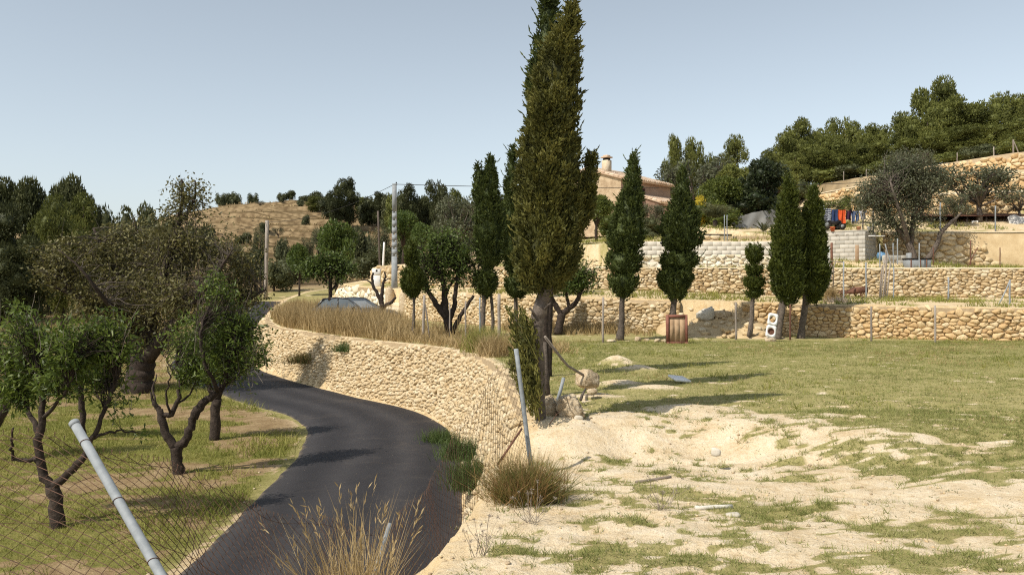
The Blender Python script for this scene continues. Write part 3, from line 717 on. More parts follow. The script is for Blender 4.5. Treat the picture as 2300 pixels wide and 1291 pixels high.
# white masonry with a course of concrete blocks on top, below the garden
def w4_low(s, P): 
    z = W4.at(s)[2]; return z[:, 0], np.full(len(s), 3.08)
stone_wall('masonry_wall', 'white squared-stone wall carrying the pale block parapet', W4, s_at(W4, x=12.3), s_at(W4, x=4.9), 0.25, 0.16, 32, 'stone_white', 'mortar_pale', batter=0.02, hfun=w4_low, depth=0.03, gap=0.94)
def block_wall(name, label, p0, p1, z0, z1, th, bl, bh, mat, seed=0, cat='wall', hole=None, nocap=False):
    r = np.random.default_rng(seed); p0 = np.array(p0, float); p1 = np.array(p1, float); L = np.linalg.norm(p1 - p0); D = (p1 - p0) / L
    N = np.array([D[1], -D[0]]); N = N if N @ (-p0) > 0 else -N
    ang = math.atan2(D[1], D[0]); root = thing(name, label, cat, (*((p0 + p1) / 2), z0))
    mb = MB(); c = (p0 + p1) / 2 - N * (th / 2 + 0.004); mb.box((*c, (z0 + z1) / 2 - 0.01), (L - 0.01, th - 0.02, z1 - z0 - 0.02), ang); mb.build('wall_core', M['mortar_pale'], root)
    nr = int(round((z1 - z0) / bh)); hh = (z1 - z0) / nr
    for j in range(nr):
        x = -bl * 0.5 if j % 2 else 0.0
        while x < L - 0.02:
            a = max(0, x); b = min(L, x + bl); x += bl
            if b - a < 0.05: continue
            if hole and hole(a, b, j): continue
            c = p0 + D * (a + b) / 2 - N * 0.04
            m2 = MB(); m2.bbox((*c, z0 + (j + 0.5) * hh), (b - a - 0.003, 0.09 + 0.004 * r.random(), hh - 0.003), 0.002, ang, rnd=r.random())
            m2.build('concrete_block', M[mat], root)
    return root
block_wall('block_parapet', 'pale concrete-block parapet above the white stone wall', (4.6, 37.18), (12.4, 37.22), 3.09, 3.66, 0.2, 0.4, 0.19, 'block_pale', 3)

# ------------------------------------------------------------------ plants: helpers
def unit(v): return v / (np.linalg.norm(v, axis=-1, keepdims=True) + 1e-9)
def add_leaves(mb, P, D, L, Wd, r, rnd=None, cross=False):
    """rhombic leaves: base P, direction D, length L, half width Wd"""
    n = len(P)
    if n == 0: return
    D = unit(D); S = unit(np.cross(D, unit(r.normal(size=(n, 3)))))
    L = np.broadcast_to(L, (n,))[:, None]; Wd = np.broadcast_to(Wd, (n,))[:, None]
    rd = r.random(n) if rnd is None else rnd
    def one(S):
        V = np.stack([P, P + D * L * 0.42 + S * Wd, P + D * L, P + D * L * 0.42 - S * Wd], 1)
        i = np.arange(n)[:, None] * 4
        mb.add(V.reshape(-1, 3), quads=i + np.arange(4)[None], rnd=np.repeat(rd, 4))
    one(S)
    if cross: one(np.cross(D, S))
def add_blades(mb, P, D, L, Wd, r, rnd=None, bend=0.0, seg=1):
    """grass blades: one triangle, or a bent strip when seg is 2"""
    n = len(P)
    if n == 0: return
    D = unit(D); S = unit(np.cross(D, np.array([0.0, 0, 1]) + 0.6 * r.normal(size=(n, 3))))
    L = np.broadcast_to(L, (n,))[:, None]; Wd = np.broadcast_to(Wd, (n,))[:, None]
    rd = r.random(n) if rnd is None else rnd
    if seg == 1:
        V = np.stack([P - S * Wd, P + S * Wd, P + D * L], 1); i = np.arange(n)[:, None] * 3
        mb.add(V.reshape(-1, 3), tris=i + np.arange(3)[None], rnd=np.repeat(rd, 3))
    else:
        hd = D * np.array([1, 1, 0]); bd = unit(D + hd * bend - np.array([0, 0, bend * 0.5]))
        m = P + D * L * 0.55; t = m + bd * L * 0.45
        V = np.stack([P - S * Wd, P + S * Wd, m + S * Wd * 0.7, m - S * Wd * 0.7, t], 1); i = np.arange(n)[:, None] * 5
        mb.add(V.reshape(-1, 3), quads=i + np.array([[0, 1, 2, 3]]), tris=i + np.array([[3, 2, 4]]), rnd=np.repeat(rd, 5))

def in_lobes(lobes, n, r, shell=0.0):
    """random points in ellipsoids (cx,cy,cz,rx,ry,rz[,w])"""
    Lb = np.array([l[:6] for l in lobes], float); w = np.array([(l[6] if len(l) > 6 else 1) * (l[3] * l[4] * l[5]) ** 0.75 for l in lobes]); w /= w.sum()
    k = r.choice(len(lobes), n, p=w); d = unit(r.normal(size=(n, 3))); u = r.random(n) ** (1 / 3)
    u = shell + (1 - shell) * u
    return Lb[k, :3] + d * u[:, None] * Lb[k, 3:6], d, k
def lobe_px(lst, d):
    out = []
    for l in lst:
        cx, cy, rx, ry = l[:4]; dd = d + (l[4] if len(l) > 4 else 0)
        out.append((PX(cx, dd), dd, PZ(cy, dd), rx / F * dd, 0.8 * (rx + ry) / 2 / F * dd, ry / F * dd, l[5] if len(l) > 5 else 1))
    return out
def limb_px(lst, d):
    """[(px,py,radius_px[,depth offset]), ...] -> points and radii"""
    P = []; R = []
    for q in lst:
        dd = d + (q[3] if len(q) > 3 else 0); P.append(PT(q[0], q[1], dd)); R.append(q[2] / F * dd)
    return np.array(P), np.array(R)
def refine(P, R, r, k=4, wob=0.012):
    t = np.linspace(0, len(P) - 1, (len(P) - 1) * k + 1); i = np.arange(len(P))
    Q = np.stack([np.interp(t, i, P[:, j]) for j in range(3)], 1)
    if len(Q) > 4:
        S = Q.copy(); S[1:-1] = 0.5 * Q[1:-1] + 0.25 * (Q[:-2] + Q[2:]); Q = S; S = Q.copy(); S[1:-1] = 0.5 * Q[1:-1] + 0.25 * (Q[:-2] + Q[2:]); Q = S
    Rr = np.interp(t, i, R); Q[1:-1] += r.normal(size=Q[1:-1].shape) * wob
    return Q, Rr * (1 + 0.05 * r.normal(size=len(Rr)))
def leafy_tree(name, label, d, limbs, lobes, ntw, nleaf, leaf, seed, leafm='almond', barkm='bark', cat='tree', group=None, droop=0.25, twr=0.006, spread=None, bare=0.0, ltwig=None, tstart=0.5, sides=8, base=None, twmat=None, shoots=0.0):
    r = np.random.default_rng(seed)
    LP = []; LR = []
    trunkmb = MB()
    for l in limbs:
        P, R = limb_px(l, d); P, R = refine(P, R, r)
        trunkmb.tube(P, R, sides, rnd=r.random()); LP.append(P); LR.append(R)
    b = LP[0][0] if base is None else base
    root = thing(name, label, cat, b, group)
    trunkmb.build('trunk', M[barkm], root, smooth=True)
    A = np.concatenate([p[len(p) // 3:] for p in LP]); AR = np.concatenate([q[len(q) // 3:] for q in LR])
    lb = lobe_px(lobes, d)
    E, dr, k = in_lobes(lb, ntw, r); E = E + (E - np.array([q[:3] for q in lb])[k]) * r.uniform(-0.45, 0.32, ntw)[:, None]
    # each twig springs from a nearby point of the limbs
    S = np.zeros_like(E); R0 = np.zeros(ntw)
    for i in range(ntw):
        dd = ((A - E[i]) ** 2).sum(1) + 0.6 * np.maximum(0, A[:, 2] - E[i, 2]) ** 2; c = np.argsort(dd)[:6]; j = c[r.integers(len(c))]; S[i] = A[j]; R0[i] = AR[j]
    ln = np.linalg.norm(E - S, axis=1)
    mid = (S + E) / 2 + np.array([0, 0, 1.0]) * (ln * 0.12)[:, None] + r.normal(size=E.shape) * (ln * 0.13)[:, None]
    t = np.linspace(0, 1, 6)[None, :, None]
    P = (1 - t) ** 2 * S[:, None] + 2 * t * (1 - t) * mid[:, None] + t ** 2 * E[:, None]
    P[:, 1:-1] += r.normal(size=P[:, 1:-1].shape) * (ln * 0.025)[:, None, None]
    rr = np.minimum(R0 * 0.5, twr * (0.8 + 1.2 * ln))[:, None] * np.linspace(1, 0.3, 6)[None]
    tw = MB(); tw.tubes(P, np.maximum(rr, twr * 0.25), 4 if d < 16 else 3)
    tw.build('twigs', M[twmat or ('twig' if barkm == 'bark_grey' else barkm)], root, smooth=True, kind='stuff')
    ns = int(ntw * shoots)                           # upright bare shoots pushing out of the crown
    if ns:
        B = E[r.integers(0, ntw, ns)]; hh = r.uniform(0.25, 0.7, ns) * d / 15; q = np.linspace(0, 1, 4)[None, :, None]; dv = np.stack([r.normal(size=ns) * 0.25, r.normal(size=ns) * 0.25, np.ones(ns)], 1)
        tw2 = MB(); tw2.tubes(B[:, None] + dv[:, None] * hh[:, None, None] * (q - 0.35) + r.normal(size=(ns, 4, 3)) * 0.012, np.broadcast_to(np.array([.9, .75, .55, .3]) * twr, (ns, 4)), 3); tw2.build('shoots', M['twig'], root, kind='stuff')
    m = nleaf; nn = int(ntw * (1 - bare)); ti = r.integers(0, nn, nn * m); u = tstart + (1.06 - tstart) * r.random(nn * m) ** 0.7
    f = np.clip(u, 0, 1) * 5; a = np.minimum(f.astype(int), 4); g = (f - a)[:, None]
    Q = P[ti, a] * (1 - g) + P[ti, a + 1] * g; Tn = unit(P[ti, a + 1] - P[ti, a])
    L, Wd = leaf; sp = spread if spread is not None else L * 0.7
    Q = Q + r.normal(size=Q.shape) * sp
    gs = 2.6 * 14 / max(d, 10); kq = (vnoise(Q[:, 0] * gs + Q[:, 1] * 1.7 * gs, Q[:, 2] * gs * 1.3 + Q[:, 1] * 0.8 * gs, seed) > 0.36) | (r.random(len(Q)) < 0.25); Q = Q[kq]; Tn = Tn[kq]
    D = Tn * 0.7 + r.normal(size=Q.shape) * 0.75 - np.array([0, 0, droop])
    lm = MB(); add_leaves(lm, Q, D, L * r.uniform(0.6, 1.25, len(Q)), Wd * r.uniform(0.7, 1.2, len(Q)), r)
    lm.build('crown', M[leafm], root)
    return root

def cypress(name, label, d, segs, trunk, nspr, L, seed, mat='cypress', core=0.72, group=None, lump=0.3, cat='tree', bark='bark_grey', extra=None, fz=3.0, ft=2.4, wisps=0):
    """segs: clipped sections [(py, xl, xr), ...] from top to bottom; trunk: [(px,py,r_px)] from the ground up"""
    r = np.random.default_rng(seed)
    P, R = limb_px(trunk[0], d); root = thing(name, label, cat, P[0], group)
    tb = MB()
    for t in trunk:
        P, R = limb_px(t, d); P, R = refine(P, R, r, 4, 0.006); tb.tube(P, R, 9, rnd=r.random())
    tb.build('trunk', M[bark], root, smooth=True)
    mb = MB(); area = []
    data = []
    for sgm in segs:
        a = np.array(sgm, float); z = PZ(a[:, 0], d); cx = PX((a[:, 1] + a[:, 2]) / 2, d); rad = (a[:, 2] - a[:, 1]) / 2 / F * d * 0.93
        o = np.argsort(z); z, cx, rad = z[o], cx[o], rad[o]
        zf = np.linspace(z[0], z[-1], 90); rf = np.interp(zf, z, rad); cf = np.interp(zf, z, cx)
        k = np.ones(5) / 5; rf = np.convolve(np.pad(rf, 2, 'edge'), k, 'valid'); cf = np.convolve(np.pad(cf, 2, 'edge'), k, 'valid')
        data.append((zf, rf, cf)); area.append((rf.mean() + 0.02) * (z[-1] - z[0]))
    area = np.array(area) / sum(area)
    for (zf, rf, cf), ar in zip(data, area):
        sd = int(r.integers(1000)); cy = d
        def rad(th, z):
            rr = np.interp(z, zf, rf)
            q = fbm(th * ft + 10, z * fz, sd, 3) * 0.65 + fbm(th * ft * 3.2, z * fz * 3.2, sd + 5, 2) * 0.35
            return rr * (1 + lump * 1.5 * (q - 0.56))
        # inner mass
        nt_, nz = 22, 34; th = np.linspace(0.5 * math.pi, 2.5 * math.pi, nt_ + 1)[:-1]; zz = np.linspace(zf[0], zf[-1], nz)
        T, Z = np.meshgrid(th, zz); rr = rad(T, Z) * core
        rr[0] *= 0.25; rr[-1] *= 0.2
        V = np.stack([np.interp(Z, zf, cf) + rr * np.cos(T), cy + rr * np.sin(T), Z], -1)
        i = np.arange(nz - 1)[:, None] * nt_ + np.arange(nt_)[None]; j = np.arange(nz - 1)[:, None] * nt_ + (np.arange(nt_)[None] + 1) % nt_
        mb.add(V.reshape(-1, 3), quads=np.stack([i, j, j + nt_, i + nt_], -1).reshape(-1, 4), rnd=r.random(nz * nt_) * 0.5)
        # foliage in upward-fanning tufts
        per = 9; nc = max(8, int(nspr * ar / per * 1.25)); cdf = np.cumsum(rf + 0.03); cdf /= cdf[-1]
        zc = np.interp(r.random(nc), cdf, zf); tc = r.uniform(0.5 * math.pi, 2.5 * math.pi, nc); qc = rad(tc, zc) * r.uniform(0.80, 1.08, nc)
        hc = (zf[-1] - zf[0]); endr = np.clip(np.minimum(zc - zf[0], zf[-1] - zc) / (0.10 * hc + 1e-6), 0, 1); qc = qc * np.where(r.random(nc) < 0.4 * (1 - endr), r.random(nc) ** 0.5, 1)
        kp = (fbm(tc * ft * 1.1 + 3, zc * fz * 0.8, sd + 21, 3) > 0.43) | (r.random(nc) < 0.3); zc, tc, qc = zc[kp], tc[kp], qc[kp]; nc = len(zc)
        oc = np.stack([np.cos(tc), np.sin(tc), np.zeros(nc)], 1); Pc = np.stack([np.interp(zc, zf, cf), np.full(nc, cy), zc], 1) + oc * qc[:, None]
        ax = unit(np.array([0, 0, 0.95]) + oc * 0.5 + r.normal(size=(nc, 3)) * 0.25); rc = np.clip(0.6 * fbm(tc * 2, zc * 3, sd + 9, 2) + 0.4 * r.random(nc), 0, 1)
        i = np.repeat(np.arange(nc), per); n = nc * per; along = r.random(n)
        Pp = Pc[i] + ax[i] * ((along - 0.55) * 2.1 * L)[:, None] + r.normal(size=(n, 3)) * (0.30 * L) * (1.1 - 0.7 * along)[:, None]
        D = ax[i] * 0.9 + oc[i] * 0.2 + r.normal(size=(n, 3)) * 0.42
        rn = np.clip(0.55 * rc[i] + 0.45 * r.random(n) * (0.5 + 0.5 * along), 0, 1)
        cs = r.uniform(0.6, 1.5, nc)[i]; ll = L * r.uniform(0.5, 1.1, n) * cs; add_leaves(mb, Pp, D, ll, ll * 0.19, r, rn, cross=True)
        if wisps:
            m = int(wisps * ar) + 1; z = r.uniform(zf[0], zf[-1], m); th = r.uniform(0, 2 * math.pi, m); q = rad(th, z)
            out = np.stack([np.cos(th), np.sin(th), np.zeros(m)], 1); Pp = np.stack([np.interp(z, zf, cf), np.full(m, cy), z], 1) + out * (q * 0.95)[:, None]
            for kk in range(4):
                D = np.array([0, 0, 0.9]) + out * 0.7 + r.normal(size=(m, 3)) * 0.2
                add_leaves(mb, Pp, D, L * 1.5, L * 0.17, r, cross=True); Pp = Pp + unit(D) * L * 0.9
    if extra: extra(mb, r)
    mb.build('crown', M[mat], root)
    return root

# prototypes of background trees, one metre tall, copied and scaled -------------------
def lobe_crown(mb, lobes, n, L, Wd, r, core=0.72, up=0.25, shell=0.55, cross=False):
    for l in lobes:
        g = MB().rock((0, 0, 0), (2, 2, 2), int(r.integers(9999)), 0.5, 0.1, n=3)
        V = np.concatenate(g.V) * np.array(l[3:6]) * core + np.array(l[:3]); mb.add(V, quads=np.concatenate(g.F[4]), rnd=r.random(len(V)) * 0.5)
    P, D, k = in_lobes(lobes, n, r, shell)
    kr = r.random(len(lobes))[k]
    add_leaves(mb, P, D * 0.8 + np.array([0, 0, up]) + r.normal(size=P.shape) * 0.6, L * r.uniform(0.6, 1.3, n), Wd * r.uniform(0.7, 1.2, n), r, np.clip(0.4 * kr + 0.6 * r.random(n), 0, 1), cross)
PROTO = {}
def proto(kind, v, matname):
    key = (kind, v, matname)
    if key in PROTO: return PROTO[key]
    r = np.random.default_rng(hash((kind, v)) % 1000 if False else {'pine': 100, 'round': 200, 'bushy': 300, 'olive': 400, 'umbrella': 500, 'sparse': 600, 'airy': 700}[kind] + v)
    tb = MB(); cb = MB(); lob = []
    if kind in ('pine', 'umbrella'):
        top = 0.99; low = 0.22 if kind == 'pine' else 0.5
        P = np.array([(0, 0, -0.06), (0.01, 0, 0.2), (r.normal() * 0.03, 0, 0.5), (r.normal() * 0.05, 0, 0.86)]); tb.tube(P, [0.035, 0.028, 0.02, 0.008], 7)
        nl = 15
        for i in range(nl):
            h = low + (top - low - 0.1) * (i + 0.5) / nl; w = 0.30 * math.sin(math.pi * min(1, (1 - (h - low) / (top - low)) * 0.85 + 0.15)) ** 0.7 + 0.05 if kind == 'pine' else 0.34
            a = r.uniform(0, 2 * math.pi) + i * 2.4; rr = w * r.uniform(0.35, 0.9); s = r.uniform(0.10, 0.17)
            c = np.array([math.cos(a) * rr, math.sin(a) * rr, h]); lob.append((*c, s * 1.15, s * 1.15, s * 0.75))
            tb.tube(np.array([(0, 0, h * 0.82), c * [0.6, 0.6, 1] - [0, 0, 0.03], c]), [0.012, 0.009, 0.004], 5)
        lob.append((0, 0, 0.88, 0.1, 0.1, 0.09)); lob.append((0, 0, 0.62, 0.16, 0.16, 0.2))
        lobe_crown(cb, lob, 6500, 0.04, 0.008, r, 0.55, 0.5, 0.45, True)
    elif kind == 'round':
        P = np.array([(0, 0, -0.06), (0.015, 0, 0.18), (0.0, 0.02, 0.4)]); tb.tube(P, [0.04, 0.032, 0.02], 7)
        for i in range(13):
            d = unit(r.normal(size=3)); d[2] = abs(d[2]) * 1.1 - 0.35; c = np.array([0, 0, 0.6]) + d * np.array([0.27, 0.27, 0.24]); s = r.uniform(0.11, 0.17); lob.append((*c, s, s, s * 0.85))
            tb.tube(np.array([(0, 0, 0.25), c * [0.5, 0.5, 0.85], c]), [0.018, 0.01, 0.004], 5)
        lob.append((0, 0, 0.6, 0.2, 0.2, 0.2)); lobe_crown(cb, lob, 5200, 0.05, 0.013, r, 0.5, 0.1, 0.4)
    elif kind == 'bushy':
        tb.tube(np.array([(0, 0, -0.05), (0.02, 0, 0.2), (0, 0, 0.45)]), [0.035, 0.03, 0.015], 6)
        for i in range(11):
            a = r.uniform(0, 2 * math.pi); rr = r.uniform(0.1, 0.42); s = r.uniform(0.17, 0.28); lob.append((math.cos(a) * rr, math.sin(a) * rr, r.uniform(0.22, 0.72 - 0.4 * rr), s, s, s * 0.9))
        lobe_crown(cb, lob, 2600, 0.07, 0.02, r, 0.7, 0.2, 0.6)
    elif kind in ('olive', 'sparse', 'airy'):
        P = np.array([(0, 0, -0.05), (0.03, 0, 0.14), (-0.01, 0.01, 0.3)]); tb.tube(P, [0.04, 0.034, 0.026], 7)
        ends = []
        for i in range(14):
            a = i * 2.4 + r.uniform(-.4, .4); rr = r.uniform(0.18, 0.42); c = np.array([math.cos(a) * rr, math.sin(a) * rr, r.uniform(0.42, 0.92 - 0.3 * rr)])
            q = np.array([(0, 0, 0.24 + 0.05 * r.random()), c * [0.45, 0.45, 0.72] + r.normal(size=3) * 0.03, c]); tb.tube(q, [0.018, 0.011, 0.004], 5)
            s = r.uniform(0.11, 0.19); lob.append((*c, s, s, s * 0.9)); ends.append(c)
        n = {'olive': 4200, 'sparse': 1500, 'airy': 2600}[kind]
        Pp, D, k = in_lobes(lob, n, r)
        # fine twigs
        E, _, _ = in_lobes(lob, 260, r); S = np.array(ends)[r.integers(0, len(ends), 260)] * 0.75 + np.array([0, 0, 0.12]); j = np.argmin(((np.array(ends)[None] - E[:, None]) ** 2).sum(2), 1); S = np.array(ends)[j] * [0.7, 0.7, 0.88]
        t = np.linspace(0, 1, 4)[None, :, None]; tb.tubes(S[:, None] * (1 - t) + E[:, None] * t + r.normal(size=(260, 4, 3)) * 0.012, np.broadcast_to(np.array([0.004, 0.003, 0.002, 0.001]) * (1.3 if kind != 'olive' else 1), (260, 4)), 3)
        add_leaves(cb, Pp, D * 0.4 + r.normal(size=Pp.shape), 0.045 * r.uniform(0.6, 1.2, n), 0.009 if kind != 'olive' else 0.010, r)
    t = tb.mesh('trunk', M['bark' if kind not in ('sparse', 'olive') else 'bark_grey'], (0, 0, 0), True); c = cb.mesh('crown', M[matname], (0, 0, 0))
    PROTO[key] = (t, c); return PROTO[key]
def far_tree(name, label, kind, v, matname, px, d, ytop, hgt=None, width=None, group=None, cat='tree', rz=None, base_px=None, sink=0.0):
    """a background tree: its top stands at pixel row ytop when seen from the lane, foot on the ground"""
    x = PX(px, d); z0 = h1(x, d) - sink; z1 = PZ(ytop, d); hh = hgt if hgt else z1 - z0
    if hgt: z0 = z1 - hgt if abs((z1 - hgt) - z0) < 0.4 else z0
    t, c = proto(kind, v, matname)
    root = thing(name, label, cat, (x, d, z0), group)
    root.rotation_euler = (0, 0, (v * 1.9 + px * 0.37) if rz is None else rz)
    w = (width / F * d / 0.9) if width else hh
    for nm, me in (('trunk', t), ('crown', c)):
        o = bpy.data.objects.new(nm, me); C.objects.link(o); o.parent = root; o.scale = (w, w, hh)
    return root

# ------------------------------------------------------------------ trees of the orchard below the lane
leafy_tree('almond_tree', 'leafy almond tree nearest the leaning fence pipe, forked low', 12.4,
    [[(132, 1200, 17), (128, 1140, 15), (117, 1092, 14)], [(117, 1096, 11), (93, 1062, 10), (86, 1000, 9), (92, 955, 8), (96, 890, 6), (88, 830, 4), (70, 770, 2.5)],
     [(120, 1095, 10), (150, 1066, 9), (182, 1036, 8), (206, 988, 6), (228, 938, 5), (252, 885, 4), (262, 820, 2.5)],
     [(93, 1035, 6), (60, 1031, 5), (28, 1032, 4), (24, 1000, 3, -.2), (30, 960, 2, -.3)], [(90, 980, 6), (62, 925, 5, .3), (46, 870, 4, .4), (30, 810, 2.5, .5)],
     [(95, 940, 5), (135, 900, 4, -.3), (160, 850, 3, -.4), (165, 790, 2, -.5)], [(206, 985, 4), (235, 972, 3), (275, 968, 2.2), (305, 970, 1.5)]],
    [(52, 722, 60, 45, 0, .6), (62, 800, 78, 62, .3), (150, 782, 62, 64, -.4), (245, 772, 66, 68), (216, 850, 56, 45, .4), (40, 890, 50, 40, .4), (122, 862, 52, 32, -.3), (272, 908, 36, 20), (308, 970, 20, 17)],
    640, 19, (0.105, 0.016), 41, 'almond', 'bark', bare=0.12, twr=0.005, group='almond trees of the orchard', shoots=0.14)
leafy_tree('almond_tree', 'almond tree cut by the picture edge, its trunk slanting in', 17.0,
    [[(-40, 1010, 15), (-14, 960, 13), (14, 905, 11), (30, 860, 8)], [(14, 905, 8), (-10, 850, 6), (-20, 790, 4)], [(30, 860, 6), (60, 810, 4), (80, 760, 3)]],
    [(0, 780, 60, 50), (50, 770, 55, 50, 0, .8), (20, 830, 60, 40), (-40, 800, 50, 60), (30, 700, 50, 30, 0, .5)], 340, 26, (0.105, 0.017), 42, 'almond', 'bark', twr=0.006, group='almond trees of the orchard', shoots=0.14)
leafy_tree('almond_tree', 'slender almond tree seen between the forked one and the broad grey tree', 19.6,
    [[(186, 985, 8), (185, 930, 7), (182, 880, 6), (190, 830, 4)], [(182, 880, 4), (160, 840, 3), (150, 800, 2)], [(186, 860, 4), (215, 820, 3), (230, 780, 2)]],
    [(190, 810, 60, 50), (150, 830, 40, 35), (235, 820, 45, 45)], 260, 24, (0.105, 0.018), 43, 'almond', 'bark', twr=0.006, group='almond trees of the orchard', shoots=0.14)
leafy_tree('almond_tree', 'almond tree with a bare V-shaped fork, one limb still leafy', 15.9,
    [[(400, 1075, 14), (398, 1030, 12), (395, 1002, 13)], [(394, 1006, 10), (370, 976, 9), (363, 932, 8), (353, 914, 6), (344, 904, 4), (338, 880, 2)],
     [(363, 934, 7), (384, 931, 6), (398, 905, 5), (404, 855, 4), (396, 800, 2.5)], [(396, 1004, 10), (421, 985, 10), (433, 950, 9), (441, 921, 10), (465, 896, 9), (490, 880, 7), (508, 850, 5), (518, 800, 4), (528, 735, 3)],
     [(490, 880, 5), (470, 840, 4, -.4), (450, 780, 3, -.5), (455, 720, 2, -.5)], [(384, 931, 3), (372, 886, 2.2, -.2), (384, 846, 1.6, -.3), (374, 820, 1, -.3)], [(398, 906, 3), (428, 888, 2.2, .2), (438, 860, 1.5, .2)], [(353, 914, 2.5), (340, 870, 2, .2), (352, 840, 1.4, .3)], [(405, 860, 2), (380, 820, 1.4), (365, 790, 1)]],
    [(470, 765, 88, 78), (545, 735, 55, 66, .3), (562, 800, 45, 42), (430, 828, 48, 36), (502, 682, 46, 42), (488, 640, 26, 34), (540, 850, 40, 28)],
    560, 19, (0.105, 0.0165), 44, 'almond', 'bark', bare=0.1, twr=0.005, group='almond trees of the orchard', shoots=0.14)
leafy_tree('almond_tree', 'upright almond tree standing closest to the lane bend', 19.5,
    [[(482, 995, 13), (483, 940, 11), (487, 895, 11)], [(487, 897, 7), (462, 858, 5), (440, 800, 4), (430, 750, 2.5)], [(487, 895, 8), (505, 850, 6), (522, 790, 4), (530, 730, 3)], [(500, 865, 5), (545, 840, 4), (575, 800, 3)]],
    [(472, 820, 68, 48), (522, 788, 66, 66), (578, 786, 34, 46), (440, 760, 55, 55), (500, 725, 50, 40)], 430, 18, (0.105, 0.0175), 45, 'almond', 'bark', twr=0.0055, group='almond trees of the orchard', shoots=0.14)
leafy_tree('carob_tree', 'broad old tree with grey tangled twigs and dull brown-green leaves', 28.4,
    [[(306, 902, 52), (309, 884, 38), (313, 850, 31), (317, 822, 30), (320, 800, 26)], [(317, 825, 22), (292, 745, 14), (226, 692, 9), (165, 660, 6), (112, 640, 3)], [(316, 815, 20), (300, 700, 12, .8), (262, 622, 8, 1), (232, 560, 5, 1), (210, 512, 3, 1)],
     [(319, 820, 22), (350, 662, 11), (380, 582, 8), (402, 500, 5), (412, 432, 3), (408, 402, 2)], [(321, 815, 20), (420, 692, 10, -.8), (482, 622, 5, -1), (522, 560, 1.2, -1)], [(380, 735, 8), (502, 690, 6), (572, 662, 4), (598, 650, 2)],
     [(300, 720, 8), (240, 680, 6, -1.5), (180, 600, 2.5, -2), (130, 560, 0.8, -2)], [(350, 660, 7), (330, 600, 5, 2), (310, 530, 4, 2), (300, 490, 2, 2)], [(400, 505, 4), (440, 450, 3), (438, 405, 1.6)]],
    [(180, 590, 105, 62), (300, 560, 105, 70, 1), (425, 540, 95, 75), (505, 600, 88, 78), (415, 455, 58, 42), (240, 662, 110, 58), (390, 680, 112, 70, -.8), (540, 680, 56, 60), (120, 605, 58, 50), (330, 632, 118, 68), (330, 735, 120, 50), (230, 715, 80, 40), (440, 425, 26, 26, 0, .6), (393, 425, 20, 26, 0, .6)],
    1750, 21, (0.13, 0.03), 46, 'carob', 'bark', cat='tree', twmat='bark_grey', droop=0.1, twr=0.0055, bare=0.1, sides=10, spread=0.15, shoots=0.08)

# ------------------------------------------------------------------ cypresses
def lower_spray(mb, r):
    # ragged half-dead shoots hugging the lower trunk
    for k in range(52):
        y0 = r.uniform(760, 950); x0 = r.uniform(1192, 1214) if y0 > 850 else r.uniform(1180, 1212); ln = r.uniform(50, 130) * (0.7 if y0 < 800 else 1); lean = -0.1 - 0.38 * r.random(); d0 = 11.0 + r.normal() * 0.08
        n = int(ln * 0.6); t = r.random(n) ** 0.8; px = x0 + lean * ln * t + r.normal(size=n) * (7 - 4 * t); py = y0 - ln * t; dd = d0 + r.normal(size=n) * 0.04
        P = np.stack([PX(px, dd), dd, PZ(py, dd)], 1); D = np.stack([lean + r.normal(size=n) * 0.35, r.normal(size=n) * 0.35, np.full(n, 0.9)], 1)
        add_leaves(mb, P, D, 0.075 * r.uniform(0.6, 1.3, n), 0.011, r, np.clip(r.random() * 0.6 + 0.4 * r.random(n), 0, 1), cross=True)
        q = 6; tt = np.linspace(0, 1, q); mb.tube(np.array([PT(x0 + lean * ln * a, y0 - ln * a, d0) for a in tt]), np.linspace(0.008, 0.002, q), 4, rnd=1.0)
cypress('cypress', 'tall olive-brown cypress towering in mid picture beside the boulders', 11.2,
    [[(2, 1287, 1291), (22, 1275, 1293), (50, 1258, 1297), (100, 1230, 1298), (150, 1208, 1299), (200, 1194, 1297), (250, 1186, 1299), (300, 1176, 1302), (350, 1170, 1306), (420, 1163, 1312), (500, 1156, 1308), (560, 1154, 1304), (600, 1158, 1292), (630, 1164, 1274), (652, 1184, 1244)],
     [(345, 1325, 1331), (372, 1316, 1338), (420, 1306, 1338), (470, 1296, 1332), (510, 1290, 1318)], [(560, 1200, 1308), (600, 1196, 1300), (625, 1204, 1276)]],
    [[(1214, 962, 12), (1212, 885, 14), (1208, 800, 14), (1205, 740, 14), (1210, 700, 15), (1222, 660, 15), (1240, 620, 14), (1250, 560, 10), (1250, 400, 6)], [(1218, 700, 5), (1226, 690, 3, -.1), (1236, 680, 1.5, -.15)], [(1206, 720, 4), (1196, 700, 3, -.12), (1190, 690, 1.5, -.15)]],
    54000, 0.058, 51, 'cypress_old', 0.68, lump=0.75, extra=lower_spray, fz=4.2, ft=3.4, wisps=90)
cypress('cypress', 'darker cypress close behind the tall olive-brown one, tip leaving the picture', 13.6,
    [[(-90, 1232, 1236), (-20, 1221, 1244), (30, 1213, 1247), (80, 1206, 1256), (130, 1196, 1264), (180, 1186, 1268), (230, 1182, 1272), (400, 1184, 1272), (560, 1188, 1272), (640, 1198, 1258)]],
    [[(1224, 900, 11), (1224, 820, 10), (1222, 740, 10), (1226, 640, 10), (1228, 400, 6)]], 20000, 0.08, 52, 'cypress', 0.74, lump=0.5, bark='bark', wisps=60)
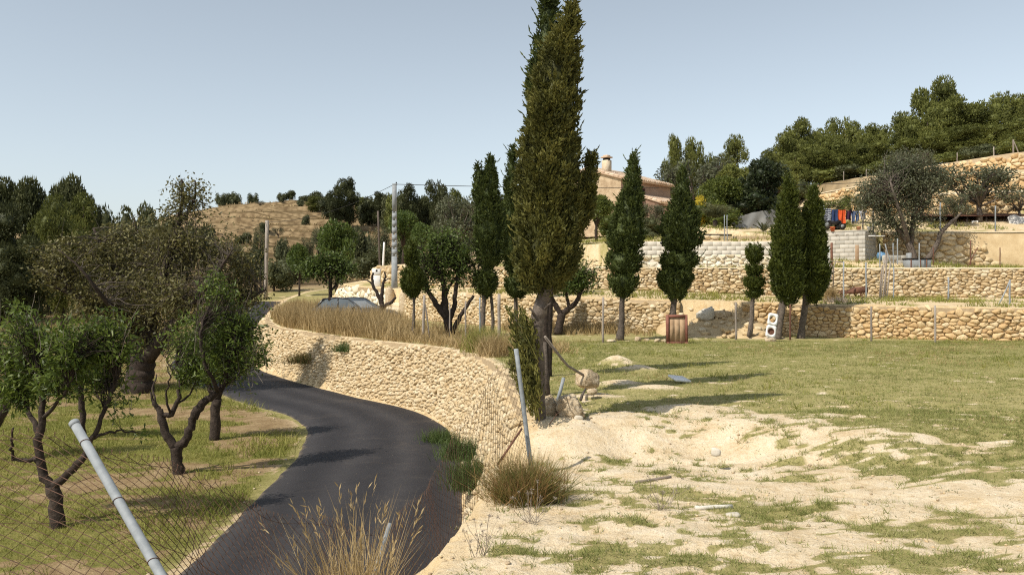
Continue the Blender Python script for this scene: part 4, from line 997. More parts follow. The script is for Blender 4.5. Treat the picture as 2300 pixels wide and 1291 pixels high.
cypress('cypress', 'third dark cypress in line behind the tall olive-brown one, mostly covered by it', 16.6,
    [[(96, 1232, 1238), (150, 1222, 1250), (230, 1206, 1264), (330, 1196, 1274), (430, 1190, 1280), (540, 1192, 1280), (620, 1206, 1266), (645, 1222, 1252)]],
    [[(1232, 848, 9), (1232, 790, 8), (1232, 720, 8), (1236, 640, 8), (1236, 300, 4)]], 8000, 0.12, 67, 'cypress', 0.76, lump=0.4, bark='bark')
cypress('clipped_cypress', 'clipped cypress with a long bent tip, left of the brown wooden panel', 28.0,
    [[(345, 1424, 1428), (370, 1415, 1432), (410, 1405, 1438), (450, 1391, 1442), (490, 1376, 1445), (530, 1366, 1447), (553, 1364, 1444), (562, 1376, 1432), (568, 1390, 1415)], [(565, 1388, 1424), (572, 1368, 1438), (584, 1364, 1440), (602, 1364, 1438), (611, 1374, 1428), (617, 1390, 1412)], [(615, 1388, 1414), (622, 1370, 1430), (634, 1366, 1434), (648, 1370, 1430), (660, 1384, 1416), (668, 1396, 1406)]],
    [[(1392, 764, 10), (1395, 740, 8), (1396, 720, 6.5), (1398, 680, 6), (1402, 560, 5), (1422, 380, 1.5)]], 17000, 0.11, 53, 'cypress', 0.8, lump=0.4, wisps=30, group='clipped cypresses along the field end')
cypress('clipped_cypress', 'three-tier clipped cypress rising behind the brown wooden panel', 28.6,
    [[(372, 1532, 1536), (420, 1520, 1546), (455, 1509, 1554), (490, 1491, 1570), (520, 1482, 1576), (546, 1484, 1574), (560, 1496, 1562), (567, 1515, 1540)], [(568, 1510, 1540), (573, 1486, 1564), (584, 1481, 1568), (597, 1484, 1565), (603, 1500, 1548)], [(603, 1504, 1544), (609, 1484, 1555), (622, 1479, 1558), (640, 1481, 1553), (658, 1495, 1541), (672, 1508, 1528)]],
    [[(1508, 764, 10), (1510, 720, 8), (1513, 690, 7), (1518, 640, 6), (1530, 400, 2)]], 17000, 0.11, 54, 'cypress', 0.8, lump=0.4, wisps=20, group='clipped cypresses along the field end')
cypress('topiary_tree', 'small topiary of stacked balls on a thin bare trunk', 28.8,
    [[(551, 1686, 1702), (558, 1677, 1710), (575, 1676, 1712), (586, 1682, 1706), (591, 1690, 1698)], [(593, 1688, 1700), (598, 1679, 1709), (608, 1677, 1711), (616, 1681, 1707), (620, 1690, 1700)], [(622, 1684, 1706), (628, 1672, 1715), (638, 1670, 1717), (646, 1676, 1711), (650, 1688, 1702)], [(651, 1686, 1704), (656, 1674, 1713), (662, 1678, 1708), (669, 1688, 1698)]],
    [[(1683, 758, 6), (1688, 712, 5), (1692, 668, 4.5), (1693, 560, 3)]], 6500, 0.085, 55, 'cypress_yellow', 0.84, lump=0.16, group='clipped cypresses along the field end')
cypress('column_cypress', 'taller of the paired column cypresses, beside the white cut-out panel', 28.4,
    [[(396, 1768, 1772), (440, 1757, 1788), (480, 1748, 1793), (520, 1738, 1798), (560, 1733, 1800), (600, 1731, 1802), (640, 1734, 1801), (664, 1743, 1796), (682, 1758, 1782)]],
    [[(1746, 766, 9), (1752, 720, 7.5), (1760, 676, 7), (1768, 420, 2)], [(1741, 764, 4), (1744, 720, 4), (1756, 676, 3.5)]], 18000, 0.11, 56, 'cypress_yellow', 0.8, lump=0.45, wisps=20, group='clipped cypresses along the field end')
cypress('column_cypress', 'shorter of the paired column cypresses, nearer the block hut', 28.9,
    [[(418, 1825, 1829), (450, 1815, 1839), (490, 1806, 1847), (530, 1802, 1851), (580, 1797, 1857), (620, 1795, 1859), (652, 1800, 1853), (676, 1812, 1836)]],
    [[(1798, 766, 9), (1803, 722, 7.5), (1810, 680, 7), (1826, 440, 2)]], 17000, 0.11, 57, 'cypress_yellow', 0.8, lump=0.45, wisps=20, group='clipped cypresses along the field end')
cypress('clipped_cypress', 'dark twin-tipped cypress with a round ball below, right of the almond', 30.0,
    [[(352, 1100, 1104), (385, 1090, 1111), (430, 1075, 1119), (470, 1070, 1129), (510, 1068, 1136), (550, 1068, 1136), (585, 1072, 1130), (602, 1082, 1112)], [(368, 1072, 1076), (410, 1066, 1087), (450, 1064, 1094)], [(607, 1080, 1102), (614, 1068, 1114), (628, 1062, 1120), (646, 1064, 1118), (660, 1076, 1108), (666, 1086, 1098)]],
    [[(1084, 756, 7), (1085, 705, 5.5), (1088, 660, 5), (1096, 420, 2)], [(1108, 752, 4), (1106, 700, 4), (1102, 655, 3)]], 18000, 0.11, 58, 'cypress', 0.8, lump=0.42, wisps=40)
cypress('clipped_cypress', 'dark narrow cypress half hidden by the tall olive-brown one', 33.0,
    [[(330, 1149, 1153), (365, 1143, 1158), (420, 1135, 1163), (480, 1128, 1170), (540, 1125, 1172), (596, 1130, 1170), (610, 1142, 1158)], [(616, 1150, 1170), (624, 1138, 1180), (636, 1132, 1186), (654, 1138, 1183), (668, 1152, 1172)]],
    [[(1160, 748, 6), (1158, 700, 5), (1158, 640, 4), (1150, 380, 1.5)]], 12000, 0.12, 59, 'cypress', 0.8, lump=0.42, wisps=30)
cypress('clipped_cypress', 'small egg-shaped clipped cypress on a pole-thin trunk', 29.0,
    [[(544, 918, 926), (558, 912, 932), (580, 908, 938), (597, 913, 938), (604, 920, 932)], [(601, 914, 938), (608, 905, 946), (620, 901, 950), (644, 902, 950), (658, 912, 942), (668, 921, 934)]],
    [[(928, 764, 3.4), (929, 705, 3.2), (930, 655, 2.5), (924, 560, 2)]], 6500, 0.09, 60, 'cypress_yellow', 0.84, lump=0.16)

# ------------------------------------------------------------------ almonds and bare trees beyond the lane
leafy_tree('almond_tree', 'round-headed almond tree with several dark stems above the lane wall', 30.0,
    [[(1012, 752, 11), (1004, 716, 9)], [(1004, 718, 8), (986, 690, 7), (966, 662, 5), (954, 640, 3)], [(1003, 716, 8), (1000, 690, 8), (998, 650, 6), (990, 595, 3)], [(1008, 722, 7), (1020, 690, 6), (1024, 650, 5), (1032, 600, 3)],
     [(1016, 750, 6), (1030, 716, 5.5), (1046, 690, 4), (1064, 664, 3)], [(990, 690, 4), (1010, 640, 3), (1050, 590, 2)]],
    [(960, 590, 52, 50), (1010, 568, 62, 58), (1060, 590, 36, 52), (985, 540, 46, 32), (1030, 628, 46, 24), (940, 622, 34, 32), (985, 630, 46, 24)], 520, 22, (0.13, 0.026), 61, 'almond_far', 'bark', twr=0.007)
leafy_tree('almond_tree', 'V-forked almond tree seen behind the tall cypress trunk', 31.0,
    [[(1254, 750, 10), (1257, 725, 9), (1262, 705, 9)], [(1262, 706, 7), (1246, 686, 6), (1236, 660, 5), (1232, 635, 3)], [(1265, 703, 7), (1285, 688, 6), (1300, 670, 5), (1306, 645, 3)], [(1278, 692, 4), (1273, 665, 3.5), (1270, 635, 2.5)]],
    [(1250, 620, 45, 36), (1302, 622, 42, 34), (1270, 642, 50, 18), (1322, 602, 28, 30)], 300, 18, (0.13, 0.026), 62, 'almond_far', 'bark', twr=0.007)
leafy_tree('almond_tree', 'small almond tree on one thin straight trunk beside the parked car', 38.0,
    [[(742, 722, 5), (742, 680, 4.6), (742, 645, 4.5), (740, 610, 3)], [(742, 652, 3), (756, 640, 2.5), (776, 612, 1.6)], [(742, 640, 3), (715, 615, 2), (695, 600, 1.4)]],
    [(735, 606, 50, 32), (698, 600, 28, 22), (772, 602, 34, 28), (746, 580, 30, 20)], 260, 18, (0.16, 0.034), 63, 'almond_far', 'bark', twr=0.009)
leafy_tree('pruned_tree', 'bare dead tree with stubby pruned limbs beside the white cabinet', 37.5,
    [[(857, 722, 5.5), (858, 700, 5.5), (858, 682, 5)], [(858, 686, 4.5), (850, 664, 4.2), (839, 646, 3.6), (835, 626, 3), (838, 612, 2)], [(858, 684, 4.6), (857, 664, 4.2), (860, 636, 3.4), (866, 622, 2.4), (864, 610, 1.5)], [(858, 694, 4.2), (868, 684, 4), (880, 679, 3.4), (889, 667, 2.6)], [(838, 640, 2), (826, 628, 1.6), (814, 630, 1)], [(862, 632, 1.6), (872, 626, 1.2), (880, 628, .8)]],
    [(836, 622, 14, 12), (866, 616, 14, 12), (886, 668, 10, 8)], 26, 1, (0.03, 0.004), 64, 'carob', 'bark', bare=0.9, twr=0.005)
G1 = 'trees at the foot of the terraced hill'
far_tree('almond_tree', 'large dark green almond standing uphill of the small one by the car', 'round', 0, 'almond_far', 757, 60, 478, width=112)
far_tree('almond_tree', 'leaning green almond left of the large dark one, above the grass', 'round', 1, 'almond_far', 672, 58, 528, width=62)
far_tree('almond_tree', 'green almond directly behind the concrete pole', 'round', 2, 'almond_far', 905, 60, 455, width=96)
far_tree('almond_tree', 'open-branched almond just right of the concrete pole', 'round', 0, 'almond_far', 948, 57, 490, width=64, rz=2.0)
far_tree('olive_tree', 'grey-green weeping tree behind the twin-tipped cypress', 'olive', 1, 'olive', 1030, 50, 422, width=120)
far_tree('shrub', 'dark rounded shrub at the foot of the wooden pole', 'bushy', 0, 'bush', 615, 66, 565, width=70, cat='shrub')
far_tree('shrub', 'dull green shrub between the two wooden poles', 'bushy', 1, 'bush', 838, 64, 536, width=80, cat='shrub')
far_tree('shrub', 'low grey shrub on the slope above the lane', 'bushy', 2, 'bush', 650, 74, 570, width=80, cat='shrub')
far_tree('fig_tree', 'bright green leafy tree between the tall cypress and the house', 'round', 2, 'fresh', 1340, 43, 425, width=92)
far_tree('shrub', 'bright green shrub under the leafy tree beside the house', 'bushy', 0, 'fresh', 1325, 40.5, 555, width=80, cat='shrub')
far_tree('olive_tree', 'small grey olive in front of the house side wall', 'olive', 2, 'olive', 1470, 52, 452, width=52)
far_tree('shrub', 'yellowish shrub between the clipped cypresses on the garden bank', 'bushy', 1, 'bush', 1458, 42.5, 480, width=66, cat='shrub')
far_tree('shrub', 'low dark shrub at the end of the pale parapet', 'bushy', 2, 'bush', 1440, 40.5, 505, width=60, cat='shrub')
far_tree('broadleaf_tree', 'fresh green broadleaf tree above the palm in the garden', 'round', 1, 'fresh', 1622, 47, 378, width=120)
far_tree('evergreen_tree', 'dark dense evergreen shading the grey garden trailer', 'round', 0, 'dark_leaf', 1718, 46.5, 338, width=128)
far_tree('broom_shrub', 'yellow-flowering shrub at the edge of the garden', 'bushy', 0, 'yellow_leaf', 1576, 46, 425, width=44, cat='shrub')
far_tree('olive_tree', 'wide grey-green olive mass behind the house roof end', 'olive', 0, 'olive', 1562, 66, 338, width=165)
far_tree('pine_tree', 'pointed pine poking above the olive, nearest the house roof', 'pine', 0, 'pine', 1508, 74, 297, width=62)
far_tree('pine_tree', 'round-topped pine next to the pointed one above the olive', 'pine', 1, 'pine', 1556, 75, 302, width=66)
far_tree('pine_tree', 'lone pine above the fresh green broadleaf tree', 'pine', 2, 'pine', 1645, 76, 299, width=80)
far_tree('pine_tree', 'lower pine behind the tip of the three-tier cypress', 'pine', 3, 'pine', 1596, 76, 340, width=70)
far_tree('olive_tree', 'spreading olive above the tarpaulin shed', 'olive', 2, 'olive', 2200, 44.6, 360, width=165)
far_tree('olive_tree', 'smaller olive leaning over the shed door', 'olive', 1, 'olive', 2146, 43.6, 430, width=80)
far_tree('olive_tree', 'thin olive at the picture edge beyond the tarpaulin', 'sparse', 1, 'olive', 2290, 44.8, 420, width=80)
far_tree('shrub', 'bare grey shrub above the big olive, below the top wall', 'sparse', 2, 'olive', 2050, 54, 328, width=95, cat='shrub')
far_tree('shrub', 'yellow-green loose shrub behind the washing line', 'airy', 0, 'fresh', 1868, 45, 436, width=84, cat='shrub')
far_tree('shrub', 'yellow-green shrub farther along the terrace behind the washing', 'airy', 1, 'fresh', 1915, 46, 430, width=60, cat='shrub')
leafy_tree('olive_tree', 'big olive tree with a forked trunk over the grey metal tank', 39.4,
    [[(2056, 612, 9), (2051, 575, 8.5), (2040, 542, 8)], [(2040, 545, 7), (2022, 518, 6), (2002, 500, 5), (1985, 470, 3)], [(2056, 604, 8), (2085, 580, 6.5), (2104, 552, 5.5), (2114, 520, 5), (2130, 505, 4), (2160, 478, 2)],
     [(2046, 555, 6), (2050, 510, 5.5), (2056, 470, 4), (2062, 410, 2.5)], [(2040, 545, 6), (2030, 500, 4.5, -.5), (2012, 450, 3, -.8), (2000, 410, 2, -.8)], [(2050, 500, 4), (2090, 450, 3, .5), (2100, 400, 2, .5)]],
    [(1985, 435, 68, 48), (2060, 425, 72, 58), (2035, 372, 58, 38), (2008, 498, 58, 38), (1950, 442, 38, 34), (2070, 482, 46, 32), (2102, 395, 38, 30), (2000, 395, 40, 30)], 820, 34, (0.115, 0.026), 66, 'olive', 'bark_grey', twr=0.007, spread=0.16, twmat='bark_grey')

# ------------------------------------------------------------------ far pines, hill trees
WL = 'pine in the dense wood along the crest above the topmost terrace wall'; WG = 'pines of the hillside wood'
wood = [(1742, 84, 322, 80), (1770, 80, 300, 90), (1800, 82, 260, 105), (1842, 90, 284, 100), (1902, 96, 260, 95), (1962, 92, 272, 100), (2018, 90, 248, 110), (2075, 88, 255, 100), (2140, 84, 212, 130), (2205, 84, 222, 120), (2262, 88, 203, 100), (2305, 82, 205, 120),
        (1785, 74, 340, 90), (1830, 78, 322, 110), (1880, 80, 318, 100), (1935, 82, 320, 110), (1990, 80, 318, 105), (2045, 78, 312, 110), (2100, 76, 290, 120), (2165, 74, 280, 120), (2225, 72, 276, 110), (2285, 70, 262, 110),
        (1860, 86, 300, 90), (2320, 66, 285, 120), (2180, 92, 232, 90), (2055, 96, 262, 90)]
ORD = ['first', 'second', 'third', 'fourth', 'fifth', 'sixth', 'seventh', 'eighth', 'ninth', 'tenth', 'eleventh', 'twelfth', 'thirteenth', 'fourteenth', 'fifteenth']
crest = sorted([q for q in wood if q[1] >= 80.5]); front = sorted([q for q in wood if q[1] < 80.5])
for row, txt in ((crest, '%s pine along the crest of the hillside wood, counted from the house'), (front, '%s pine in the front rank of the hillside wood, counted from the house')):
    for i, (px, d, yt, w) in enumerate(row): far_tree('pine_tree', txt % ORD[i], 'pine', (i * 3 + len(row)) % 4, 'pine', px, d, yt, width=w, group=WG)
far_tree('pine_tree', 'flat-topped leaning pine standing highest on the wooded crest', 'umbrella', 0, 'pine', 2105, 98, 176, width=115)
for i, (px, d, yt, w) in enumerate([(1850, 74, 372, 80), (1915, 72, 365, 80), (1985, 69, 355, 80), (2060, 66, 345, 70), (2130, 64, 335, 70), (2200, 63, 318, 70), (2262, 61, 308, 70), (1800, 76, 385, 60)]):
    far_tree('shrub', ORD[(i + 1) % 8] + ' low shrub along the fence below the pine wood, counted from the house', 'bushy', i % 3, 'bush' if i % 2 else 'pine', px, d, yt, width=w, cat='shrub', group='shrubs along the wood edge')
LL = 'dark pine in the dense grove on the left rim behind the old grey tree'; LG = 'pines of the dark grove'; LL2 = ['tall dark pine outside the grove rim, almost cut off', 'narrow pine end of the dark grove on the skyline', 'olive-lit pine just below the grove end', 'olive-lit pine beneath the two round-topped dark ones', 'dark pine low in the grove at the picture rim', 'lowest dark pine of the grove, above the dry field', 'dark low pine bough mass at the very rim', 'olive-lit pine behind the old grey tree crown', 'dark pine behind the rim of the grove']
for i, (px, d, yt, w) in enumerate([(-40, 66, 372, 120), (205, 66, 432, 50), (190, 56, 428, 110), (110, 54, 436, 120), (25, 50, 450, 150), (60, 45, 520, 150), (-20, 44, 540, 140), (140, 48, 470, 120), (-60, 52, 430, 140)]):
    far_tree('pine_tree', LL2[i], 'pine', i % 4, 'pine_dark' if i not in (2, 3, 7) else 'pine', px, d, yt, width=w, group=LG)
far_tree('pine_tree', 'dark pine cut by the left rim of the view, top against the sky', 'round', 1, 'pine_dark', 4, 62, 362, width=105)
far_tree('pine_tree', 'round-topped dark pine second from the rim of the grove', 'round', 2, 'pine_dark', 66, 62, 366, width=95)
far_tree('pine_tree', 'broad dark pine at the inner end of the grove', 'round', 0, 'pine_dark', 152, 60, 366, width=108)
far_tree('broadleaf_tree', 'ragged round tree on the skyline, nearer the dark grove', 'bushy', 0, 'pine_dark', 265, 82, 428, width=70)
far_tree('broadleaf_tree', 'smooth round tree on the skyline behind the old grey tree', 'bushy', 1, 'pine_dark', 338, 82, 428, width=62)
BL = 'scrubby bush behind the old grey tree, below the skyline'; BG = 'bushes of the valley floor'
for i, (px, d, yt, w) in enumerate([(235, 70, 465, 70), (300, 72, 470, 80), (370, 76, 462, 70), (420, 78, 470, 70), (470, 80, 480, 60), (260, 62, 520, 80), (340, 64, 525, 80), (540, 76, 530, 50), (575, 80, 540, 50)]):
    far_tree('shrub', ORD[i] + ' scrubby bush on the valley floor behind the old grey tree', 'bushy', i % 3, 'bush' if i % 2 else 'pine_dark', px, d, yt, width=w, cat='shrub', group=BG)
RL = 'small round tree on the crest of the bare terraced hill'; RG = 'trees on the crest of the terraced hill'
for i, (px, d, yt, w) in enumerate([(494, 178, 426, 22), (512, 180, 428, 22), (528, 180, 424, 24), (570, 182, 425, 22), (695, 172, 436, 40), (712, 168, 424, 36), (735, 160, 436, 40), (680, 175, 438, 26), (860, 150, 432, 50), (830, 145, 428, 50), (880, 140, 418, 50), (945, 135, 422, 50), (1030, 130, 418, 60), (1060, 128, 428, 50)]):
    far_tree('broadleaf_tree', ORD[[0, 1, 2, 3, 5, 6, 7, 4, 9, 8, 10, 11, 12, 13][i]] + ' small round tree along the terraced hill crest, counted from the old grey tree', 'bushy', i % 3, 'pine_dark' if i % 2 else 'bush', px, d, yt, width=w, group=RG, sink=0.3)
far_tree('broadleaf_tree', 'lone squat round tree by itself on the bare hill crest', 'bushy', 1, 'pine_dark', 650, 180, 423, width=28)
far_tree('pine_tree', 'tallest dark pine on the hill crest, left of the concrete pole', 'pine', 0, 'pine_dark', 785, 140, 395, width=66)
far_tree('pine_tree', 'shorter pine leaning against the tallest one on the hill crest', 'pine', 1, 'pine_dark', 755, 138, 412, width=52)
far_tree('pine_tree', 'broad dark pine just right of the concrete pole top', 'pine', 2, 'pine_dark', 918, 128, 409, width=74)
far_tree('pine_tree', 'dome-shaped dark pine between the pole and the twin-tipped cypress', 'pine', 3, 'pine_dark', 986, 126, 402, width=66)
HL = 'sparse grey bush on the slope of the bare terraced hill'; HG = 'bushes dotted over the terraced hill'
rr_ = np.random.default_rng(5)
for i in range(60):
    px = 540 + 560 * rr_.random() ** 0.6; d = rr_.uniform(92, 165)
    x = PX(px, d); zt = h1(x, d) + rr_.uniform(1.0, 2.6)
    far_tree('shrub', HL, 'bushy' if i % 3 else 'sparse', i % 3, 'bush', px, d, HY - (zt - EYE) / d * F, width=rr_.uniform(14, 34) * 130 / d, cat='shrub', group=HG, sink=0.2)

SL = '%s dark tree of the hedge-like row closing the valley between pole and cypress'
for i, (px, d, yt, w) in enumerate([(706, 158, 440, 44), (742, 152, 430, 50), (812, 146, 434, 46), (846, 142, 428, 50), (884, 138, 424, 50), (950, 132, 428, 54), (1016, 128, 420, 56), (1052, 124, 430, 54), (1086, 122, 424, 50), (1122, 124, 432, 50)]):
    far_tree('broadleaf_tree', SL % ORD[i], ('pine', 'bushy', 'round')[i % 3], i % 3, 'pine_dark' if i % 2 else 'pine', px, d, yt, width=w, group='row of trees closing the valley', sink=0.4)
for i, (px, d, yt, w) in enumerate([(720, 104, 500, 46), (800, 100, 488, 60), (860, 96, 500, 60), (930, 98, 478, 60), (985, 96, 486, 70), (1050, 94, 478, 70), (690, 96, 520, 40), (640, 98, 515, 40), (580, 100, 500, 40)]):
    far_tree('shrub', ORD[i] + ' grey-green bush low on the terraced hill above the lane', 'bushy' if i % 2 else 'airy', i % 3, 'bush', px, d, yt, width=w, cat='shrub', group='bushes low on the terraced hill', sink=0.3)

for lab, kind, v, mt, px, d, yt, w in (('leafy green shrub filling in under the fresh green broadleaf tree', 'bushy', 1, 'fresh', 1606, 45.4, 436, 104), ('dark shrub mass under the dense evergreen', 'bushy', 2, 'dark_leaf', 1702, 47.2, 398, 124), ('olive-coloured shrub between the palm and the tarpaulin screen', 'bushy', 0, 'bush', 1660, 48, 432, 90),
        ('dull green tree behind the fresh broadleaf one', 'round', 2, 'pine', 1655, 56, 352, 110), ('dull green tree behind the dense evergreen', 'round', 1, 'pine', 1748, 57, 362, 110), ('grey bush on the bank right of the house end', 'bushy', 1, 'bush', 1535, 50, 440, 70), ('dark bush where the top wall meets the garden trees', 'bushy', 2, 'pine_dark', 1790, 64, 396, 70),
        ('green bush below the house gable, right of the tall cypress', 'bushy', 1, 'fresh', 1372, 45, 470, 70), ('olive bush behind the paired column cypresses', 'bushy', 0, 'bush', 1800, 47, 455, 80)):
    far_tree('shrub' if kind == 'bushy' else 'broadleaf_tree', lab, kind, v, mt, px, d, yt, width=w, cat='shrub' if kind == 'bushy' else 'tree')

# ------------------------------------------------------------------ house on the terrace
def house():
    A = np.array([PX(1395, 55), 55.0]); S = np.array([0.68, 0.733]); N = np.array([0.733, -0.68]); G = -N
    zE, zR, zB, L, Wd = 8.57, 9.38, 5.0, 5.7, 5.4
    def P(s, g, z): q = A + S * s + G * g; return np.array([q[0], q[1], z])
    root = thing('stone_house', 'old stone farmhouse with a tiled roof and one chimney, among the trees', 'house', P(L / 2, Wd / 2, zB))
    pl = pmat('old_plaster', [(0.30, 0.21, 0.125), (0.47, 0.36, 0.235), (0.60, 0.49, 0.345), (0.66, 0.57, 0.44)], 2.6, 0.95, 1.0, 0.05, 7)
    tile = pmat('clay_tile', [(0.48, 0.33, 0.22), (0.6, 0.45, 0.32), (0.68, 0.55, 0.42)], 4, 0.9, 0.3, 0.01, 20, rndw=0.7)
    wallm = pmat('shade_brown_plaster', [(0.22, 0.14, 0.10), (0.33, 0.22, 0.16), (0.42, 0.31, 0.23)], 1.8, 0.95, 0.8, 0.02, 10)  # plaster colour darkened to carry the shade of the side and lean-to walls
    mb = MB(); th = 0.35
    ring = [(0, 0), (L, 0), (L, Wd), (0, Wd)]
    V = [P(s, g, zB) for s, g in ring] + [P(0, 0, zE), P(L, 0, zE), P(L, Wd, zE), P(0, Wd, zE), P(0, Wd / 2, zR), P(L, Wd / 2, zR)]
    mb.add(V, quads=[[1, 2, 6, 5], [2, 3, 7, 6], [3, 0, 4, 7]], tris=[[4, 8, 7], [5, 6, 9]]); mb.build('wall', pl, root)
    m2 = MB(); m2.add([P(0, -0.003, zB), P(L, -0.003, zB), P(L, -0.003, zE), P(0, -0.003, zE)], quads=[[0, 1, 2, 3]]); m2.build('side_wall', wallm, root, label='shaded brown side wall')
    # roof: deck and tile columns
    rf = MB(); ov = 0.28
    for g0, z0, g1, z1 in ((-ov, zE - ov * 0.3, Wd / 2, zR), (Wd + ov, zE - ov * 0.3, Wd / 2, zR)):
        a, b, c, d = P(-0.15, g0, z0), P(L + 0.15, g0, z0), P(L + 0.15, g1, z1), P(-0.15, g1, z1)
        up = np.array([0, 0, 0.09]); rf.add([a, b, c, d, a + up, b + up, c + up, d + up], quads=[[0, 1, 2, 3], [4, 7, 6, 5], [0, 4, 5, 1], [0, 3, 7, 4], [1, 5, 6, 2]])
    roof = rf.build('roof', tile, root)
    r = np.random.default_rng(3); tb = MB()
    for k in range(27):
        s = -0.08 + k * 0.22
        for g0, z0, g1, z1 in ((-ov - 0.04, zE - ov * 0.3 + 0.12, Wd / 2, zR + 0.12), (Wd + ov, zE - ov * 0.3 + 0.12, Wd / 2, zR + 0.12)):
            n = 8
            for q in range(n):
                f0, f1 = q / n, (q + 1.12) / n
                tb.tube([P(s, g0 + (g1 - g0) * f0, z0 + (z1 - z0) * f0 + 0.02), P(s, g0 + (g1 - g0) * f1, z0 + (z1 - z0) * f1)], [0.085, 0.07], 6, rnd=r.random(), cap=True)
    tb.tube([P(-0.2, Wd / 2, zR + 0.16), P(L + 0.2, Wd / 2, zR + 0.16)], 0.11, 8); tb.build('roof_tiles', tile, roof, smooth=True, kind='stuff')
    # chimney
    ch = MB(); c = P(1.1, Wd / 2 - 0.75, 0); ang = math.atan2(S[1], S[0])
    ch.box((c[0], c[1], 9.55), (0.46, 0.46, 1.0), ang); chm = ch.build('chimney', pl, roof)
    c2 = MB(); c2.box((c[0], c[1], 10.12), (0.34, 0.34, 0.16), ang); c2.build('chimney_flue', M['dark'], root)
    c3 = MB(); c3.bbox((c[0], c[1], 10.245), (0.58, 0.58, 0.09), 0.02, ang); c3.bbox((c[0], c[1], 10.34), (0.36, 0.36, 0.1), 0.02, ang); c3.build('chimney_cap', tile, root)
    # window in the shaded side
    def window(s, z, w, h, base=0.0):
        f = MB(); q0 = A + S * (s - w / 2) + N * (base + 0.03); fr = (np.array([q0[0], q0[1], z]), np.array([S[0], S[1], 0]), np.array([0, 0, 1]), np.array([N[0], N[1], 0]))
        for u0, v0, u1, v1 in ((0, 0, w, 0.05), (0, h - 0.05, w, h), (0, 0.05, 0.05, h - 0.05), (w - 0.05, 0.05, w, h - 0.05)): f.prism([(u0, v0), (u1, v0), (u1, v1), (u0, v1)], -0.06, 0.02, fr)
        win = f.build('window', M['rust'], root); p = MB(); p.prism([(0.05, 0.05), (w - 0.05, 0.05), (w - 0.05, h - 0.05), (0.05, h - 0.05)], -0.03, -0.02, fr); p.build('pane', M['dark'], win)
    window(2.35, 7.62, 0.55, 0.55); 
    # lean-to along the side
    lt = MB(); s0, s1, out = 1.9, L + 0.1, 1.7
    def Q(s, o, z): q = A + S * s + N * o; return np.array([q[0], q[1], z])
    a = [Q(s0, 0.01, 7.62), Q(s1, 0.01, 7.62), Q(s1, out, 7.05), Q(s0, out, 7.05)]; up = np.array([0, 0, 0.08])
    lt.add(a + [v + up for v in a], quads=[[0, 1, 2, 3], [4, 7, 6, 5], [3, 2, 6, 7], [0, 3, 7, 4], [1, 5, 6, 2]]); lroof = lt.build('lean_to_roof', tile, root)
    tb = MB()
    for k in range(18):
        s = s0 + 0.06 + k * 0.215
        for q in range(5): 
            f0, f1 = q / 5, (q + 1.1) / 5; tb.tube([Q(s, out + 0.05 - (out) * f0, 7.14 + 0.57 * f0 + 0.02), Q(s, out + 0.05 - out * f1, 7.14 + 0.57 * f1)], [0.085, 0.07], 6, rnd=r.random())
    tb.build('lean_to_tiles', tile, lroof, smooth=True, kind='stuff')
    lw = MB(); o = out - 0.2; lw.add([Q(s0 + .1, 0, zB), Q(s0 + .1, o, zB), Q(s1 - .1, o, zB), Q(s1 - .1, 0, zB), Q(s0 + .1, 0, 7.6), Q(s0 + .1, o, 7.1), Q(s1 - .1, o, 7.1), Q(s1 - .1, 0, 7.6)], quads=[[0, 1, 5, 4], [1, 2, 6, 5], [2, 3, 7, 6]]); lw.build('lean_to_wall', wallm, root)
    window(4.2, 6.35, 0.45, 0.4, o)
house()

# ------------------------------------------------------------------ block hut, pots, washing
hr = thing('block_hut', 'small flat-topped concrete-block hut under the washing line', 'hut', (15.5, 39.6, 3.0))
def blocks(root, p0, p1, z0, z1, bl, bh, seed, mat='block', hole=None):
    r = np.random.default_rng(seed); p0 = np.array(p0, float); p1 = np.array(p1, float); L = np.linalg.norm(p1 - p0); D = (p1 - p0) / L; N = np.array([D[1], -D[0]]); N = N if N @ (-p0) > 0 else -N
    ang = math.atan2(D[1], D[0]); mb = MB(); c = (p0 + p1) / 2 - N * 0.12; mb.box((*c, (z0 + z1) / 2), (L - 0.06, 0.12, z1 - z0 - 0.03), ang); mb.build('wall_core', M['mortar_pale'], root)
    nr = int(round((z1 - z0) / bh)); hh = (z1 - z0) / nr
    for j in range(nr):
        x = -bl * 0.5 if j % 2 else 0.0
        while x < L - 0.02:
            a = max(0, x); b = min(L, x + bl); x += bl
            if b - a < 0.05 or (hole and hole(a, b, j)): continue
            c = p0 + D * (a + b) / 2 - N * 0.05
            m2 = MB(); m2.bbox((*c, z0 + (j + 0.5) * hh), (b - a - 0.007, 0.1, hh - 0.005), 0.004, ang, rnd=r.random()); m2.build('concrete_block', M[mat], root)
FC = np.array([15.9, 39.1]); FD = np.array([-0.82, 0.572]); SD = np.array([0.574, 0.819])
blocks(hr, FC + FD * 2.9, FC, 2.9, 4.22, 0.4, 0.2, 1); blocks(hr, FC, FC + SD * 2.1, 2.9, 4.22, 0.4, 0.2, 2)
_m = MB(); _q = [FC, FC + SD * 2.1, FC + SD * 2.1 + FD * 2.9, FC + FD * 2.9]; _c = sum(_q) / 4; _q = [(_c + (q - _c) * 1.0) for q in _q]
_m.prism([tuple(q) for q in _q], 4.225, 4.29, (np.zeros(3), np.array([1, 0, 0]), np.array([0, 1, 0]), np.array([0, 0, 1]))); _m.build('roof_slab', M['block'], hr)
for _k in range(4):
    _m = MB(); _p = FC + FD * (0.35 + 0.45 * _k) - np.array([FD[1], -FD[0]]) * 0 + np.array([-0.57, -0.82]) * 0.03; _z = 4.12
    _m.tube([(_p[0], _p[1], _z - 0.07), (_p[0], _p[1], _z), (_p[0] + FD[0] * -0.1, _p[1] + FD[1] * -0.1, _z)], 0.007, 5); _m.build('iron_hook', M['rust'], hr)
